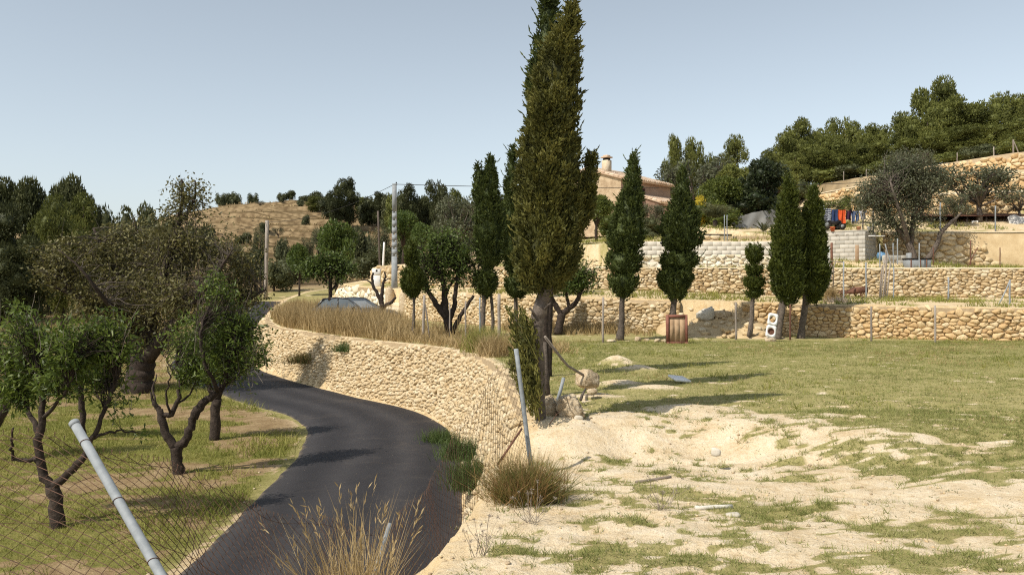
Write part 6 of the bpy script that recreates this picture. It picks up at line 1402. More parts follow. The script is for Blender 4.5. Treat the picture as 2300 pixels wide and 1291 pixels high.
def car():
    d = 38.0; c = np.array([PX(798, d), d, 0.0]); c[2] = h1(c[0], c[1]) - 0.16; yaw = math.radians(-30); Fd = np.array([math.cos(yaw), math.sin(yaw), 0]); Ld = np.array([-math.sin(yaw), math.cos(yaw), 0]); U = np.array([0, 0, 1.0])
    rt = thing('parked_car', 'dark grey hatchback half hidden by tall dry grass', 'car', c)
    paint = pmat('dark_car_paint', [(0.03, 0.032, 0.036), (0.05, 0.052, 0.056)], 2, 0.35, 0.0, spec=0.6, rndw=0.0); gl = pmat('car_glass', [(0.05, 0.06, 0.065), (0.10, 0.12, 0.125)], 1.5, 0.06, 0.0, spec=0.9, rndw=0.0)
    def P(f, l, u): return c + Fd * f + Ld * l + U * u
    prof = [(-1.85, .35), (-1.9, .75), (-1.82, .92), (-1.55, 1.0), (0.75, .97), (1.5, .88), (1.9, .72), (1.95, .4), (1.8, .25), (-1.75, .25)]
    mb = MB(); n = len(prof); V = []
    for l, s in ((-0.84, 0.96), (-0.78, 1.0), (0.78, 1.0), (0.84, 0.96)): V += [P(f * s, l, 0.6 + (u - 0.6) * (0.86 if abs(l) > .8 else 1)) for f, u in prof]
    Q = [[k * n + i, k * n + (i + 1) % n, (k + 1) * n + (i + 1) % n, (k + 1) * n + i] for k in range(3) for i in range(n)]; V += [P(0, -0.84, .6), P(0, .84, .6)]; T = [[4 * n, (i + 1) % n, i] for i in range(n)] + [[4 * n + 1, 3 * n + i, 3 * n + (i + 1) % n] for i in range(n)]; mb.add(V, quads=Q, tris=T); mb.build('body', paint, rt)
    cab = [(-1.6, .98, .74), (0.85, .95, .74)]; top = [(-1.25, 1.38, .58), (-0.6, 1.43, .6), (0.1, 1.41, .58)]
    V = []
    for s in (-1, 1): V += [P(-1.62, s * .74, .97), P(.9, s * .74, .94), P(.08, s * .58, 1.38), P(-.6, s * .6, 1.42), P(-1.28, s * .58, 1.36)]
    mb = MB(); mb.add(V, quads=[[3, 2, 7, 8], [4, 3, 8, 9]]); 
    def slab(a, b, w): mb.tube([a, b], w, 6)
    for s in (-1, 1):
        slab(P(.9, s * .74, .94), P(.08, s * .58, 1.38), .03); slab(P(-1.62, s * .74, .97), P(-1.28, s * .58, 1.36), .05); slab(P(-.35, s * .745, .95), P(-.45, s * .6, 1.4), .035); slab(P(.08, s * .58, 1.38), P(-.6, s * .6, 1.42), .03); slab(P(-.6, s * .6, 1.42), P(-1.28, s * .58, 1.36), .03)
    mb.build('roof', paint, rt)
    for s in (-1, 1):
        m = MB(); m.add([P(-.32, s * .738, .96), P(.84, s * .738, .95), P(.1, s * .585, 1.36), P(-.42, s * .598, 1.39)], quads=[[0, 1, 2, 3]]); m.build('side_window', gl, rt)
        m = MB(); m.add([P(-1.55, s * .738, .98), P(-.4, s * .738, .96), P(-.5, s * .598, 1.39), P(-1.24, s * .585, 1.34)], quads=[[0, 1, 2, 3]]); m.build('side_window', gl, rt)
    m = MB(); m.add([P(.9, -.72, .95), P(.9, .72, .95), P(.1, .57, 1.375), P(.1, -.57, 1.375)], quads=[[0, 1, 2, 3]]); ws = m.build('windscreen', gl, rt)
    m = MB(); m.add([P(-1.6, -.7, .98), P(-1.6, .7, .98), P(-1.29, .56, 1.35), P(-1.29, -.56, 1.35)], quads=[[0, 3, 2, 1]]); m.build('rear_window', gl, rt)
    m = MB(); m.add([P(.86, -.6, .985), P(.86, .3, .985), P(.3, .3, 1.285), P(.3, -.52, 1.285)], quads=[[0, 1, 2, 3]]); m.build('sun_shade', M['galv'], ws)
    for f in (-1.25, 1.2):
        for s in (-1, 1):
            t = np.linspace(0, 2 * math.pi, 21); m = MB(); m.tube(np.array([P(f + .23 * math.cos(a), s * .76, .3 + .23 * math.sin(a)) for a in t]), .085, 8, cap=False); wh = m.build('wheel', M['dark'], rt, smooth=True); m = MB(); m.tube([P(f, s * .74, .3), P(f, s * .84, .3)], .17, 12); m.build('rim', M['galv'], wh)
    for s in (-1, 1): m = MB(); m.bbox(P(1.86, s * .6, .68), (.12, .3, .14), .03, yaw); m.build('headlight', gl, rt); m = MB(); m.bbox(P(.62, s * .88, 1.0), (.12, .16, .12), .03, yaw); m.build('wing_mirror', paint, rt)
car()
def steps():
    p, D, v = W2.at(0.5 * (sD + sE)); p = p[0]; D = D[0]; N = np.array([-D[1], D[0]]); N = N if N @ (-p) > 0 else -N; ang = math.atan2(D[1], D[0]); z = float(v[0, 0]); rt = thing('stone_steps', 'short flight of pale stone steps set into the wall', 'steps', (*p, z))
    for k in range(6): m = MB(); q = p + N * (0.55 - 0.27 * k); m.bbox((*q, z + 0.11 + 0.22 * k), (sE - sD - 0.1, 0.36, 0.24), 0.02, ang); m.build('step', M['coping'], rt)
    for s in (-1, 1): m = MB(); q = p + D * s * (sE - sD) / 2 + N * 0.1; m.rock((*q, z + 0.75), (0.5, 0.6, 1.6), 31 + s, 0.2, 0.6, ang); m.build('side_stone', M['rock'], rt)
steps()

# ------------------------------------------------------------------ field end: panels, rubble, rocks
def wood_panel():
    d = 26.2; z0 = h1(PX(1521, d), d); w, hgt = 0.645, 0.87; x = PX(1521, d); rt = thing('framed_tabletop', 'old wooden panel in a dark red-brown frame, stood on edge', 'panel', (x, d, z0)); ln = 0.10
    def fr(u, v, dep): return np.array([x + u, d + v * ln + dep, z0 + v])
    def bar(u0, v0, u1, v1, d0, d1, name, mat):
        m = MB(); V = [fr(u, v, dd) for dd in (d0, d1) for u, v in ((u0, v0), (u1, v0), (u1, v1), (u0, v1))]; m.add(V, quads=[[0, 1, 2, 3], [7, 6, 5, 4], [0, 4, 5, 1], [1, 5, 6, 2], [2, 6, 7, 3], [3, 7, 4, 0]]); m.build(name, mat, rt)
    rd = pmat('red_brown_frame', [(0.13, 0.05, 0.033), (0.21, 0.085, 0.058), (0.27, 0.12, 0.085)], 6, 0.75, 0.3, 0.004, 30, rndw=0.2); bd = pmat('bare_board', [(0.26, 0.16, 0.09), (0.38, 0.26, 0.155), (0.46, 0.33, 0.21)], 5, 0.9, 0.4, 0.004, 26, rndw=0.12)
    h2 = w / 2; f = 0.085
    bar(-h2, 0, -h2 + f, hgt, -0.04, 0.06, 'frame_rail', rd); bar(h2 - f * .8, 0, h2, hgt, -0.04, 0.06, 'frame_rail', rd); bar(-h2 + f, hgt - f, h2 - f * .8, hgt, -0.045, 0.06, 'frame_rail', rd); bar(-h2 + f, 0, h2 - f * .8, f * .6, -0.045, 0.06, 'frame_rail', rd)
    n = 3; a = -h2 + f + 0.003; b = h2 - f * .8 - 0.003
    for i in range(n): bar(a + (b - a) * i / n + 0.0004, f * .6 + 0.004, a + (b - a) * (i + 1) / n - 0.0004, hgt - f - 0.004, -0.012, 0.02, 'board', bd)
    for s in (-1, 1): bar(s * (h2 - 0.05) - 0.05, -0.03, s * (h2 - 0.05) + 0.05, 0.05, -0.06, 0.08, 'foot', rd)
wood_panel()
def holed_panel():
    d = 27.2; c = PT(1734, 725, d); z0 = h1(c[0], d); w, hgt = 0.31, 0.76; c[2] = z0 + hgt / 2 + 0.13; rt = thing('cutout_panel', 'white panel with two round holes leaning on the column cypress', 'panel', (c[0], d, z0)); a = math.radians(-11)
    def Q(u, v, dd): return np.array([c[0] + u * math.cos(a) - v * math.sin(a), d + dd + v * 0.12, c[2] + u * math.sin(a) + v * math.cos(a)])
    m = MB(); n = 24; r = 0.10
    for cv in (-hgt / 4, hgt / 4):
        t = np.arange(n) / n * 2 * math.pi; circ = [(r * math.cos(x), cv + r * math.sin(x)) for x in t]; sq = []
        for x in t:
            cx, sx = math.cos(x), math.sin(x); k = 1 / max(abs(cx) / (w / 2), abs(sx) / (hgt / 4)); sq.append((cx * k, cv + sx * k))
        V = [Q(u, v, dd) for dd in (0, 0.035) for u, v in circ] + [Q(u, v, dd) for dd in (0, 0.035) for u, v in sq]; q = []
        for i in range(n): j = (i + 1) % n; q += [[i, j, 2 * n + j, 2 * n + i], [n + j, n + i, 3 * n + i, 3 * n + j], [i, n + i, n + j, j], [2 * n + i, 2 * n + j, 3 * n + j, 3 * n + i]]
        m.add(V, quads=q, rnd=0.6)
    m.build('plate', M['white_paint'], rt)
    m = MB(); t = np.arange(20) / 20 * 2 * math.pi; V = [Q(r * 1.05 * math.cos(x), -hgt / 4 + r * 1.05 * math.sin(x), dd) for dd in (0.037, 0.045) for x in t] + [Q(0, -hgt / 4, 0.037), Q(0, -hgt / 4, 0.045)]; m.add(V, tris=[[40, i, (i + 1) % 20] for i in range(20)] + [[41, 20 + (i + 1) % 20, 20 + i] for i in range(20)]); m.build('hole_backing', M['rust'], rt)
    t = np.linspace(0, 2 * math.pi, 25); m = MB(); m.tube(np.array([Q(r * .97 * math.cos(x), -hgt / 4 + r * .97 * math.sin(x), 0.0) for x in t]), 0.008, 5, cap=False); m.build('hole_rim', M['rust'], rt)
holed_panel()
stone1_q = MB(); stone1_q.rock((PX(1728, 27.25), 27.25, h1(PX(1728, 27.25), 27.25) + 0.06), (0.4, 0.3, 0.2), 77, 0.3, 0.5, 0.3); stone1_q.build('flat_stone', M['rock'], base=(PX(1728, 27.25), 27.25, 0), label='low stone on which the white cut-out panel stands', cat='stone')
def rubble():
    # fallen stretch of the wall: an apron of earth and broken stone
    n, m_ = 40, 26; V = []
    for j in range(m_):
        for i in range(n):
            u, v = i / (n - 1), j / (m_ - 1); X = 5.2 + 3.9 * u
            yw = float(np.interp(X, [2.5, 7, 11, 15], [33, 31.2, 29.8, 28])); Y = yw + 1.2 - 3.5 * v; e = math.sin(math.pi * u) ** 0.4
            z = (1.14 * min(1, (1 - v) * 1.2) ** 1.2) * e + 0.22 * (float(fbm(np.array([X * 2.2]), np.array([Y * 2.2]), 5)[0]) - 0.5) * e - 0.06 * (1 - e); V.append((X, Y, z + 0.03 - 0.15 * (v > 0.97)))
    q = [[j * n + i, j * n + i + 1, (j + 1) * n + i + 1, (j + 1) * n + i] for j in range(m_ - 1) for i in range(n - 1)]
    mb = MB(); mb.add(V, quads=[a[::-1] for a in q]); mb.build('earth_slope', M['earth'], smooth=True, kind='structure')
    V = np.array(V); r = np.random.default_rng(8)
    def zat(x, y): k = np.argmin((V[:, 0] - x) ** 2 + (V[:, 1] - y) ** 2); return V[k, 2]
    mb = MB(); x, y = PX(1584, 30.6), 30.6; z = zat(x, y); mb.rock((x, y, z + 0.14), (0.62, 0.4, 0.42), 5, 0.5, 1.0, 0.35, -0.4, n=5); mb.build('boulder', M['white_rock'], base=(x, y, z), label='big pale slab of rock on the collapsed rubble slope', cat='rock')
    mb = MB(); x, y = PX(1618, 30.9), 30.7; z = zat(x, y); mb.rock((x, y, z + 0.05), (0.7, 0.4, 0.26), 6, 0.3, 0.5, 0.1); mb.build('boulder', M['rock'], base=(x, y, z), label='tan flat rock at the head of the collapsed rubble slope', cat='rock')
    for k in range(46):
        X = r.uniform(5.8, 8.5); yw = float(np.interp(X, [2.5, 7, 11, 15], [33, 31.2, 29.8, 28])); Y = yw + 0.4 - 2.9 * r.random() ** 0.8; s = r.uniform(0.10, 0.27); mb = MB(); mb.rock((X, Y, zat(X, Y) + s * 0.18), (s * 1.3, s, s * 0.75), 200 + k, 0.3, 0.4, r.uniform(0, 3), r.uniform(-.3, .3), n=3)
        mb.build('rubble_stone', M['stone'], base=(X, Y, zat(X, Y)), label='loose wall stone scattered on the collapsed rubble slope', cat='stone', group='stones of the fallen wall')
rubble()
for k, (px, py, w, hh, lb_) in enumerate([(1374, 766, 24, 7, 'flat edging rock beside the field post'), (1432, 763, 22, 12, 'largest pale edging rock between the post and the wooden panel'), (1409, 767, 11, 4, 'tiny flat edging rock left of the largest one'), (1452, 764, 12, 8, 'small round edging rock right of the largest one'), (1477, 766, 17, 10, 'rounded edging rock second from the wooden panel'), (1491, 766, 12, 9, 'edging rock touching the wooden panel')]):
    d = ground_d(py + hh * 0.3); x = PX(px, d); z = h1(x, d); s = F / d; mb = MB(); mb.rock((x, d, z + hh / s * 0.3), (w / s, w / s * 0.8, hh / s * 1.1), 300 + k, 0.25, 0.3, k); mb.build('edging_rock', M['rock'], base=(x, d, z), label=lb_, cat='rock', group='rocks edging the field end')
post(1355, 667, 770, 26.6, 0.035, 'weathered field post left of the clipped bent-tip cypress', 'post_wood')
post(1653, 679, 760, 28.2, 0.035, 'brown field post just left of the small ball topiary', 'post_wood')
post(1775, 684, 764, 28.0, 0.028, 'thin rusty field post between the paired column cypresses', 'rust')
post(1957, 688, 766, 27.4, 0.03, 'field post standing nearest right of the paired cypresses', 'post_wood')
post(2100, 686, 770, 26.6, 0.032, 'field post farthest along the ochre wall', 'post_wood')
post(1121, 660, 775, 26.0, 0.05, 'stout grey post at the lane wall between cypress trunks', 'post_wood')
post(953, 662, 766, 27.6, 0.045, 'grey wooden post beside the egg-shaped cypress', 'post_wood', px2=950)
post(955, 684, 768, 27.6, 0.025, 'slanting stay leaning on the grey wooden post', 'post_wood', px2=966, name='fence_stay', cat='stay')
post(1046, 676, 756, 28.0, 0.03, 'thin grey post right of the round almond', 'post_wood'); post(1078, 668, 756, 27.5, 0.03, 'pale thin post against the ball cypress trunk', 'galv'); post(1010, 680, 758, 28.2, 0.025, 'thin dark post before the almond stems', 'post_wood')
post(2276, 314, 342, 56.0, 0.05, 'pale corner post on the topmost terrace wall', 'post_wood'); post(2277, 318, 342, 56.0, 0.035, 'slanting stay of the corner post on the topmost wall', 'post_wood', px2=2287, name='fence_stay', cat='stay')
for _n, _px, _y, _d in (('fifth', 2232, 330, 58), ('fourth', 2150, 343, 60), ('third', 1946, 380, 68), ('second', 1895, 385, 70), ('first', 1807, 405, 74.5)): post(_px, _y, _y + 30, _d, 0.035, _n + ' thin fence post on the topmost wall, counted from its lower end', 'post_wood', group='posts on the topmost wall')

# ------------------------------------------------------------------ boulders and litter round the tall cypress
def stone1(px, py, d, s, seed, label, mat='rock', name='boulder', box=0.45, rz=0.0, tilt=0.0, rough=0.25, lift=0.4, cat='rock', n=6):
    x = PX(px, d); z = h1(x, d); c = PT(px, py, d); mb = MB(); cz = max(c[2], z + s[2] * lift * 0.5); mb.rock((x, d, cz), s, seed, rough, box, rz, tilt, n=n); return mb.build(name, M[mat], base=(x, d, z), label=label, cat=cat)
stone1(1283, 917, 11.35, (0.36, 0.34, 0.36), 12, 'big pale boulder at the foot of the tall cypress', box=0.3, rough=0.45, n=9)
stone1(1236, 922, 11.55, (0.30, 0.34, 0.36), 13, 'shaded greyish boulder wedged against the cypress trunk', box=0.3, rough=0.45, n=9)
stone1(1320, 851, 13.3, (0.36, 0.34, 0.31), 14, 'tilted squarish block of tan stone behind the boulders', box=0.62, rz=0.5, tilt=0.35, rough=0.3, n=9)
stone1(1299, 938, 11.2, (0.13, 0.1, 0.07), 15, 'small white stone beside the big pale boulder', 'white_rock', 'stone', cat='stone', n=4)
stone1(1330, 879, 13.0, (0.16, 0.14, 0.1), 16, 'small stone propping the tilted block', 'rock', 'stone', cat='stone', n=4)
stone1(1608, 1014, 9.6, (0.11, 0.09, 0.10), 17, 'bright white stone alone on the bare earth', 'white_rock', 'stone', cat='stone', n=4)
stone1(1646, 1160, 7.2, (0.12, 0.1, 0.045), 18, 'flat pale stone near the plastic pipe', 'white_rock', 'stone', cat='stone', n=4)
def bar(name, label, cat, pts, r, mat, sides=10):
    P = np.array([PT(*p) for p in pts]); mb = MB(); mb.tube(P, r, sides); return mb.build(name, mat if not isinstance(mat, str) else M[mat], base=P[-1], smooth=True, label=label, cat=cat)
bar('leaning_pole', 'bent grey pole leaning from the cypress trunk to the tilted block', 'pole', [(1224, 756, 12.4), (1262, 806, 12.8), (1276, 822, 12.95), (1310, 842, 13.15)], 0.02, 'post_wood')
bar('wooden_stake', 'split grey stake standing behind the tall cypress trunk', 'stake', [(1222, 768, 12.3), (1226, 830, 12.3), (1232, 892, 12.3)], 0.035, 'bark_grey')
bar('wooden_stake', 'thin pale stake close beside the split grey one', 'stake', [(1216, 765, 12.1), (1218, 830, 12.1), (1221, 902, 12.1)], 0.026, 'bark_grey')
bar('steel_pipe', 'short grey pipe stuck upright behind the big pale boulder', 'pipe', [(1266, 848, 11.9), (1259, 876, 11.85), (1250, 905, 11.8)], 0.024, 'galv')
bar('stick', 'short dark stick leaning between the two blocks of stone', 'stick', [(1316, 872, 12.6), (1308, 886, 12.5), (1304, 898, 12.4)], [0.012, 0.02, 0.022], 'bark_grey', 6)
bar('wire_end', 'thin rusty wire curling by the shaded boulder', 'wire', [(1256, 922, 11.1), (1246, 936, 11.05), (1234, 952, 11.0)], 0.006, 'rust_wire', 5)
_m = MB(); _d = 15.4; _x = PX(1526, _d); _m.bbox((_x, _d, h1(_x, _d) + 0.07), (0.30, 0.34, 0.04), 0.01, 0.3, rx=0.16, ry=0.12); _m.build('white_slab', M['white_paint'], base=(_x, _d, h1(_x, _d)), label='white slab lying in the cypress shadow', cat='slab')
def ground_bar(name, label, cat, px0, px1, py0, py1, d, r, mat, sag_=0.0):
    x0, x1 = PX(px0, d), PX(px1, d); t = np.linspace(0, 1, 5); d2 = d + 0.12; P = np.stack([x0 + (x1 - x0) * t, d + (d2 - d) * t, np.zeros(5)], 1); P[:, 2] = H(P[:, 0], P[:, 1]) + r * 0.75; mb = MB(); mb.tube(P, r, 8); return mb.build(name, M[mat], base=P[0], smooth=True, label=label, cat=cat)
ground_bar('plank_strip', 'weathered wood strip lying in the thin grass', 'strip', 1428, 1512, 1085, 1078, 8.9, 0.016, 'twig')
ground_bar('plastic_pipe', 'pale plastic pipe lying on the grass patch', 'pipe', 1562, 1652, 1152, 1141, 7.45, 0.02, 'white_rock')
# ------------------------------------------------------------------ chain-link fence hanging over the bank
def fence():
    p1t = PT(168, 952, 3.9); p1b = PT(362, 1291, 3.45); p1b = p1t + (p1b - p1t) * 2.0
    root = thing('chain_link_fence', 'rusty chain-link fence sagging over the bank between leaning posts', 'fence', (-0.6, 6.0, -0.6))
    def tubep(a, b, r, nm, mat, sides=12): m = MB(); t = np.linspace(0, 1, 6)[:, None]; m.tube(a + (b - a) * t, r, sides); return m.build(nm, M[mat], root, smooth=True)
    pp = tubep(p1b, p1t, 0.0205, 'post', 'galv', 16)
    ax = (p1t - p1b) / np.linalg.norm(p1t - p1b); m = MB(); m.tube([p1t - ax * 0.012, p1t + ax * 0.012], 0.023, 16); m.build('cap', M['galv'], pp)
    for f in (0.07, 0.27, 0.46): m = MB(); t = np.linspace(0, 2 * math.pi, 15); q = p1t + (p1b - p1t) * f; e1 = unit(np.cross(ax, [0.2, 0.9, 0.1])); e2 = np.cross(ax, e1); m.tube(np.array([q + 0.022 * (e1 * math.cos(x) + e2 * math.sin(x)) + ax * 0.006 * math.sin(x) for x in t]), 0.0018, 5, cap=False); m.build('wire_tie', M['rust_wire'], root)
    p2t = PT(876, 1174, 6.5); p2b = PT(840, 1290, 6.35); p2b = p2t + (p2b - p2t) * 2.2; tubep(p2b, p2t, 0.016, 'post', 'galv')
    p3t = PT(1159, 783, 9.5); p3b = PT(1188, 1012, 9.4); p3b = p3t + (p3b - p3t) * 1.25; p3 = tubep(p3b, p3t, 0.025, 'post', 'galv')
    br = MB(); br.tube([PT(1172, 962, 9.35), PT(1118, 1042, 9.0)], 0.012, 7); br.build('brace', M['rust'], root)
    # the mesh: top edge and the fall of the sheet below it
    top = np.array([PT(-140, 972, 3.9), PT(0, 985, 4.0), PT(110, 975, 4.05), PT(215, 1008, 4.1), PT(370, 1030, 4.5), PT(520, 1110, 5.05), PT(640, 1155, 5.55), PT(800, 1186, 6.2), PT(872, 1180, 6.55), PT(938, 1124, 7.2), PT(972, 1074, 7.75), PT(1002, 1014, 8.3), PT(1050, 930, 8.8), PT(1105, 850, 9.2), PT(1158, 800, 9.5)])
    fall = np.array([(.62, -.5, -.6)] * 4 + [(.5, -.5, -.75), (.35, -.45, -.9), (.25, -.35, -.95), (.1, -.25, -1.0), (.0, -.15, -1.02), (.12, -.1, -1.0), (.22, -.05, -.98), (.3, 0, -.95), (.3, 0, -.95), (.22, 0, -1.0), (.14, -.1, -1.05)])
    seg = np.linalg.norm(np.diff(top, axis=0), axis=1); s = np.concatenate([[0], np.cumsum(seg)]); Lt = s[-1]
    def pt(u, v):
        T = np.stack([np.interp(u, s, top[:, i]) for i in range(3)], -1); Fv = np.stack([np.interp(u, s, fall[:, i]) for i in range(3)], -1)
        wv = 0.03 * np.sin(u * 3.1 + v * 2) * v + 0.02 * np.sin(u * 7.3 + 1) ; out = np.stack([wv, wv * 0.6, 0.02 * np.sin(u * 5)], -1)
        return T + Fv * (v * 1.12)[..., None] + out
    w = 0.042; nv = 30; N = int(Lt / w); k = np.arange(N)[:, None]; j = np.arange(nv + 1)[None]
    u = k * w + w / 2 * np.where((j + k) % 2 == 0, -1, 1) * 1.05 + w / 2; v = np.broadcast_to(j / nv, u.shape).astype(float)
    P = pt(np.clip(u, 0, Lt), v); m = MB(); m.tubes(P, np.full(P.shape[:2], 0.0021), 3); m.build('wire_mesh', M['rust_wire'], root, kind='stuff')
    for vv in (0.035, 0.5): uu = np.linspace(0, Lt, 120); m = MB(); m.tube(pt(uu, np.full(120, vv)), 0.0015, 4); m.build('line_wire', M['rust_wire'], root)
    kk = np.arange(0, N, 1); tw = pt(kk * w, np.zeros(len(kk))); P = np.stack([tw, tw + np.array([0, 0, 0.02]), tw + np.array([0.006, 0, 0.012])], 1); m = MB(); m.tubes(P, np.full((len(kk), 3), 0.0017), 3); m.build('wire_ends', M['rust_wire'], root, kind='stuff')
fence()

# ------------------------------------------------------------------ grass, weeds, tufts
def clump(name, label, px, d, n, L, spread, mat, seed, lean=0.35, wd=0.004, seg=2, cat='grass clump', base_px=None, z=None, bend=0.6, seeds=0, kind=None, group=None, biasx=0.0):
    r = np.random.default_rng(seed); x = PX(px, d); zz = h1(x, d) if z is None else z; P = np.stack([x + r.normal(size=n) * spread, d + r.normal(size=n) * spread, np.full(n, zz)], 1)
    D = np.stack([r.normal(size=n) * lean + biasx, r.normal(size=n) * lean, np.ones(n)], 1); mb = MB(); l = L * r.uniform(0.45, 1.1, n); add_blades(mb, P, D, l, wd * r.uniform(0.7, 1.3, n), r, seg=seg, bend=bend * r.random() + 0.2)
    if seeds:
        i = r.integers(0, n, seeds); T = P[i] + unit(D[i]) * (l[i] * 0.9)[:, None]
        for k in range(6): add_leaves(mb, T + unit(D[i]) * (0.02 * k), D[i] * 0.8 + r.normal(size=(seeds, 3)) * 0.25, 0.05, 0.004, r)
    return mb.build(name, M[mat], base=(x, d, zz), label=label, cat=cat, kind=kind, group=group)
clump('straw_clump', 'tall dry straw-coloured grass clump at the picture bottom over the lane', 800, 5.0, 380, 0.92, 0.10, 'straw', 1, 0.27, 0.0036, z=-0.42, seeds=70, biasx=-0.02)
clump('broom_shrub', 'reddish-green wiry shrub on the bank rim near the fence post', 1182, 7.9, 3400, 0.54, 0.12, 'broom', 2, 0.6, 0.0028, cat='shrub', z=h1(PX(1175, 7.9), 7.9) - 0.05, bend=0.3)
clump('grass_tuft', 'green grass tuft at the foot of the bank beside the lane', 1062, 13.2, 1500, 0.55, 0.16, 'weed', 3, 0.4, 0.005, z=-1.35)
clump('grass_tuft', 'green grass tuft on the bank just beyond the larger one', 1035, 15.2, 1100, 0.45, 0.16, 'weed', 4, 0.4, 0.005, z=-1.3)
clump('grass_tuft', 'small green tuft low on the bank in the lane bend', 990, 19.0, 700, 0.4, 0.18, 'weed', 5, 0.4, 0.006)
clump('grass_tuft', 'dull tuft at the wall foot where the lane turns', 780, 29.2, 700, 0.4, 0.2, 'weed', 6, 0.4, 0.007)
clump('straw_clump', 'dry brown clump at the wall foot nearest the orchard shade', 690, 31.6, 900, 0.5, 0.35, 'broom', 7, 0.4, 0.008)
clump('reed_clump', 'green and straw reeds on the wall rim left of the cypress', 1085, 23.0, 1300, 0.75, 0.22, 'grass_green', 8, 0.3, 0.006)
clump('straw_clump', 'pale dry stalks on the wall rim beside the green reeds', 1112, 21.5, 1000, 0.7, 0.2, 'straw', 9, 0.35, 0.005)
clump('straw_clump', 'orange-brown tuft on top of the wall above the lane bend', 668, 47, 1200, 0.95, 0.3, 'straw', 10, 0.35, 0.011)
clump('straw_clump', 'orange-brown upright tuft on the ochre wall by the cypress', 1865, 31.4, 900, 0.6, 0.09, 'straw', 11, 0.22, 0.006)
clump('straw_clump', 'low grey tuft on the wall top right of the orange one', 1880, 31.2, 500, 0.3, 0.2, 'twig', 12, 0.5, 0.006)
clump('straw_clump', 'dull tuft between the meter cabinet and the almond', 808, 47.5, 600, 0.7, 0.14, 'straw', 13, 0.3, 0.01)
for _k, (_px, _d, _l) in enumerate([(1490, 7.35, 'dead grey thistle stalk in the thin grass'), (1195, 6.9, 'pale thistle heads before the reddish shrub'), (1080, 5.9, 'thin dead stalks over the lane edge')]):
    r = np.random.default_rng(40 + _k); x = PX(_px, _d); z = h1(x, _d); mb = MB(); n = 16; P0 = np.stack([x + r.normal(size=n) * 0.03, _d + r.normal(size=n) * 0.03, np.full(n, z)], 1); D = unit(np.stack([r.normal(size=n) * 0.5, r.normal(size=n) * 0.5, np.ones(n)], 1)); L = r.uniform(0.12, 0.34, n); t = np.linspace(0, 1, 4)[None, :, None]
    mb.tubes(P0[:, None] + D[:, None] * L[:, None, None] * t + r.normal(size=(n, 4, 3)) * 0.006, np.broadcast_to(np.array([.0022, .002, .0016, .001]), (n, 4)), 3); T = P0 + D * L[:, None]; T = np.repeat(T, 14, 0); add_leaves(mb, T, r.normal(size=T.shape), 0.022, 0.002, r); mb.build('dead_stalks', M['twig'], base=(x, _d, z), label=_l, cat='dead plant')

def grass_field(name, n, xr, yr, mask, L, wd, mat, seed, per=6, spread=0.03, lean=0.7, seg=1, dens=None, power=1.0, hv=0.5, edge=None):
    r = np.random.default_rng(seed); X = r.uniform(*xr, n); Y = yr[0] + (yr[1] - yr[0]) * r.random(n) ** power
    k = (X > PX(-80, Y)) & (X < PX(2380, Y)); X, Y = X[k], Y[k]
    e = EDGE.sd(X, Y)[0]; w2 = W2.sd(X, Y)[0]; v = mask(X, Y, e, w2); k = r.random(len(X)) < v; X, Y, v = X[k], Y[k], v[k]; Z = H(X, Y)
    m = len(X); i = np.repeat(np.arange(m), per); P = np.stack([X[i], Y[i], Z[i] - 0.01], 1) + r.normal(size=(m * per, 3)) * np.array([spread, spread, 0])
    D = np.stack([r.normal(size=m * per) * lean, r.normal(size=m * per) * lean, np.ones(m * per)], 1); ts = (1 - hv + 2 * hv * fbm(X * 1.1, Y * 1.1, seed + 3, 3))[i] * (0.6 + 0.4 * v[i])
    sc = np.clip(Y[i] / 9.0, 0.8, 2.2) ** 0.55; mb = MB(); tr = np.clip(0.55 * fbm(X * 0.7, Y * 0.9, seed + 7, 3)[i] + 0.55 * r.random(m * per) - 0.05, 0, 1)
    add_blades(mb, P, D, L * r.uniform(0.5, 1.25, m * per) * ts, wd * sc * r.uniform(0.7, 1.3, m * per), r, tr, bend=0.5, seg=seg)
    if mb.n: return mb.build(name, M[mat], kind='stuff', label=None)
def m_field(X, Y, e, w2): return veg_field(X, Y) * (e > 0.15) * (w2 < -0.3)
grass_field('field_grass', 26000, (-1, 8), (4.2, 12), m_field, 0.075, 0.0034, 'grass', 1, 9, 0.022, 1.1)
grass_field('field_grass', 52000, (-1, 18), (10, 27.5), m_field, 0.06, 0.0038, 'grass', 2, 6, 0.04, 1.1, power=0.85)
grass_field('field_tufts', 2600, (-1, 18), (10.5, 28), lambda X, Y, e, w2: m_field(X, Y, e, w2) * sstep(0.45, 0.7, fbm(X * 0.8, Y * 0.8, 55, 3)), 0.15, 0.004, 'grass_green', 21, 12, 0.05, 0.6)
grass_field('field_straw', 2200, (-1, 18), (10.5, 28), lambda X, Y, e, w2: m_field(X, Y, e, w2) * sstep(0.5, 0.7, fbm(X * 0.5, Y * 0.7, 57, 3)), 0.14, 0.003, 'straw', 22, 10, 0.08, 0.8)
def m_weed(X, Y, e, w2): return (0.12 + 0.5 * sstep(0.5, 0.75, fbm(X * 2.1, Y * 2.1, 77, 3))) * (e > -0.6) * (w2 < -0.3)
grass_field('weeds', 7500, (-1, 9), (4.2, 13), m_weed, 0.04, 0.004, 'weed', 3, 8, 0.02, 1.6)
grass_field('dead_litter', 9000, (-1, 9), (4.2, 14), lambda X, Y, e, w2: 0.5 * (e > -0.2) * (veg_field(X, Y) * 0.6 + 0.2), 0.05, 0.0016, 'twig', 4, 5, 0.035, 3.0)
def m_orch(X, Y, e, w2): return veg_orchard(X, Y) * (e < -4.35)
grass_field('orchard_grass', 36000, (-16, -3.5), (8, 32), m_orch, 0.11, 0.0042, 'grass_green', 5, 6, 0.05, 0.8)
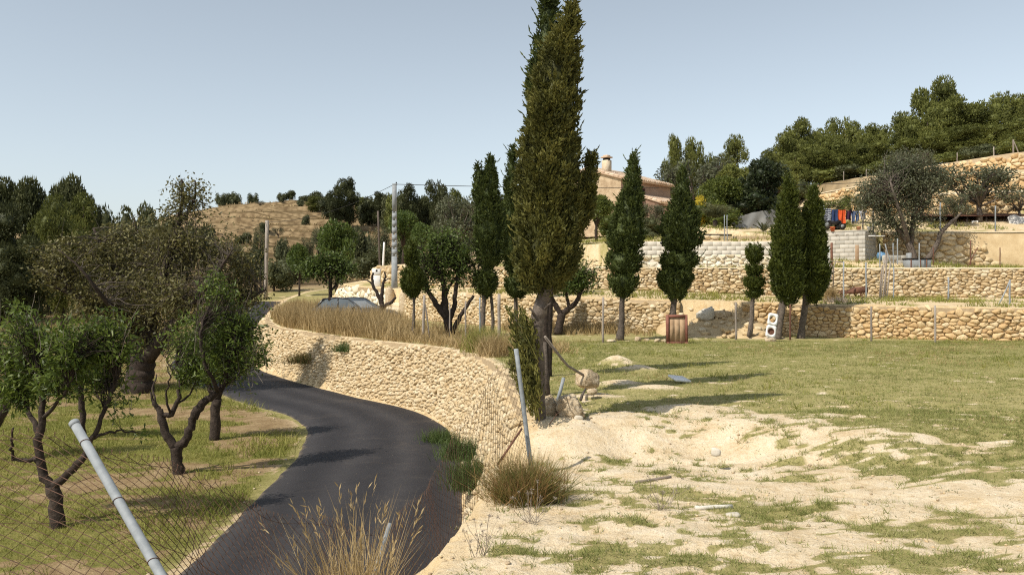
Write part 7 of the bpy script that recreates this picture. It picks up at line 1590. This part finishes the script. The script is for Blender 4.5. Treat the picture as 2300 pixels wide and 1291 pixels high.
grass_field('orchard_grass', 9000, (-16, -3.5), (9, 30), lambda X, Y, e, w2: (e < -4.3) * (0.15 + 0.85 * sstep(-6.2, -4.6, e)) * sstep(0.4, 0.65, fbm(X * 0.7, Y * 0.7, 91, 3)), 0.3, 0.0045, 'grass_green', 6, 7, 0.07, 0.45, seg=2)
grass_field('dry_field_grass', 9000, (-40, -8), (30, 62), lambda X, Y, e, w2: 0.7 * (e < -4.4), 0.3, 0.012, 'straw', 7, 5, 0.15, 0.6)
# tall dry grass above the lane wall
def m_rim(X, Y, e, w2): return sstep(0.15, 0.5, e) * sstep(5.5, 3.0, e) * (w2 < -0.6) * sstep(25.5, 28.5, Y) * sstep(46, 42, Y) * (0.15 + 0.85 * sstep(-3.0, -5.2, X))
grass_field('tall_dry_grass', 9000, (-16, -1), (25, 45), m_rim, 0.92, 0.007, 'straw', 8, 9, 0.07, 0.22, seg=2, hv=0.35)
grass_field('tall_dry_grass', 3500, (-5, 7), (27.5, 34), lambda X, Y, e, w2: (e > 0.3) * sstep(-2.8, -0.8, w2) * (w2 < -0.25) * sstep(5.6, 3.0, X), 0.5, 0.007, 'straw', 9, 7, 0.07, 0.3, seg=2)
grass_field('wall_foot_weeds', 4200, (4, 18), (25, 32), lambda X, Y, e, w2: sstep(-1.1, -0.3, w2) * (w2 < -0.2) * 0.6, 0.22, 0.006, 'grass', 10, 6, 0.06, 0.5)
grass_field('terrace_grass', 12000, (-12, 24), (28, 48), lambda X, Y, e, w2: (w2 > 0.3) * sstep(0.42, 0.6, fbm(X * 0.7, Y * 0.7, 95, 3)) * (np.abs(W3.sd(X, Y)[0] + 0.1) > 0.45) * (np.abs(W4.sd(X, Y)[0]) > 0.5), 0.24, 0.009, 'grass_green', 11, 6, 0.09, 0.6)
grass_field('bank_weeds', 2600, (-8, 1), (6, 34), lambda X, Y, e, w2: (e < 0.05) * (e > -1.0) * sstep(0.5, 0.75, fbm(X * 1.3, Y * 1.3, 97, 3)), 0.2, 0.004, 'grass_green', 12, 6, 0.05, 0.6)
grass_field('hill_grass', 1600, (-62, 20), (86, 182), lambda X, Y, e, w2: 0.5 + 0 * X, 0.55, 0.08, 'straw', 13, 4, 0.7, 0.6)
# small stones strewn about
def pebbles(name, n, xr, yr, mask, s0, s1, mat, seed):
    r = np.random.default_rng(seed); X = r.uniform(*xr, n); Y = r.uniform(*yr, n); e = EDGE.sd(X, Y)[0]; k = mask(X, Y, e) > r.random(n); X, Y = X[k], Y[k]; Z = H(X, Y); mb = MB(); g = MB().rock((0, 0, 0), (1, 1, 0.7), 3, 0.4, 0.2, n=2); V0 = np.concatenate(g.V); Q0 = np.concatenate(g.F[4])
    for x, y, z in zip(X, Y, Z):
        s = s0 + (s1 - s0) * r.random() ** 3; a = r.uniform(0, 6.3); R = np.array([[math.cos(a), -math.sin(a), 0], [math.sin(a), math.cos(a), 0], [0, 0, 1]]); mb.add((V0 * (1 + 0.25 * r.normal(size=V0.shape) * 0.5)) @ R.T * s + (x, y, z + s * 0.1), quads=Q0)
    mb.build(name, M[mat], kind='stuff')
pebbles('pebbles', 1800, (-1, 8), (4.4, 13), lambda X, Y, e: (e > -0.6) * 0.8, 0.006, 0.04, 'rock', 1)
pebbles('clods', 2600, (-1, 9), (4.4, 14), lambda X, Y, e: (e > -0.6) * 0.8, 0.006, 0.03, 'earth', 5)
pebbles('gravel', 900, (-11, -0.5), (9, 36), lambda X, Y, e: ((e > -1.35) & (e < -0.75)) * 1.0 + ((e < -4.0) & (e > -4.7)) * 0.9, 0.015, 0.07, 'rock', 2)

grass_field('rim_grass', 4200, (-6, 1.5), (22, 33), lambda X, Y, e, w2: (e > 0.25) * sstep(5.5, 1.0, e) * (w2 < -0.5) * 0.8, 0.34, 0.006, 'straw', 31, 6, 0.08, 0.45, seg=2)
for _k, (_px, _py, _w, _h, _l) in enumerate([(872, 738, 26, 20, 'largest pale rock in the dry grass before the bare pruned tree'), (848, 733, 22, 12, 'flat rock left of the largest one in the dry grass'), (905, 745, 20, 10, 'low pale rock on the lane wall rim near the egg-shaped cypress'), (940, 756, 18, 8, 'flat pale stone at the foot of the egg-shaped cypress')]):
    d = ground_d(_py + 6); x = PX(_px, d); z = h1(x, d); s = F / d; mb = MB(); mb.rock((x, d, z + _h / s * 0.3), (_w / s * 1.2, _w / s, _h / s * 1.2), 400 + _k, 0.35, 0.4, _k); mb.build('rock', M['rock'], base=(x, d, z), label=_l, cat='rock')
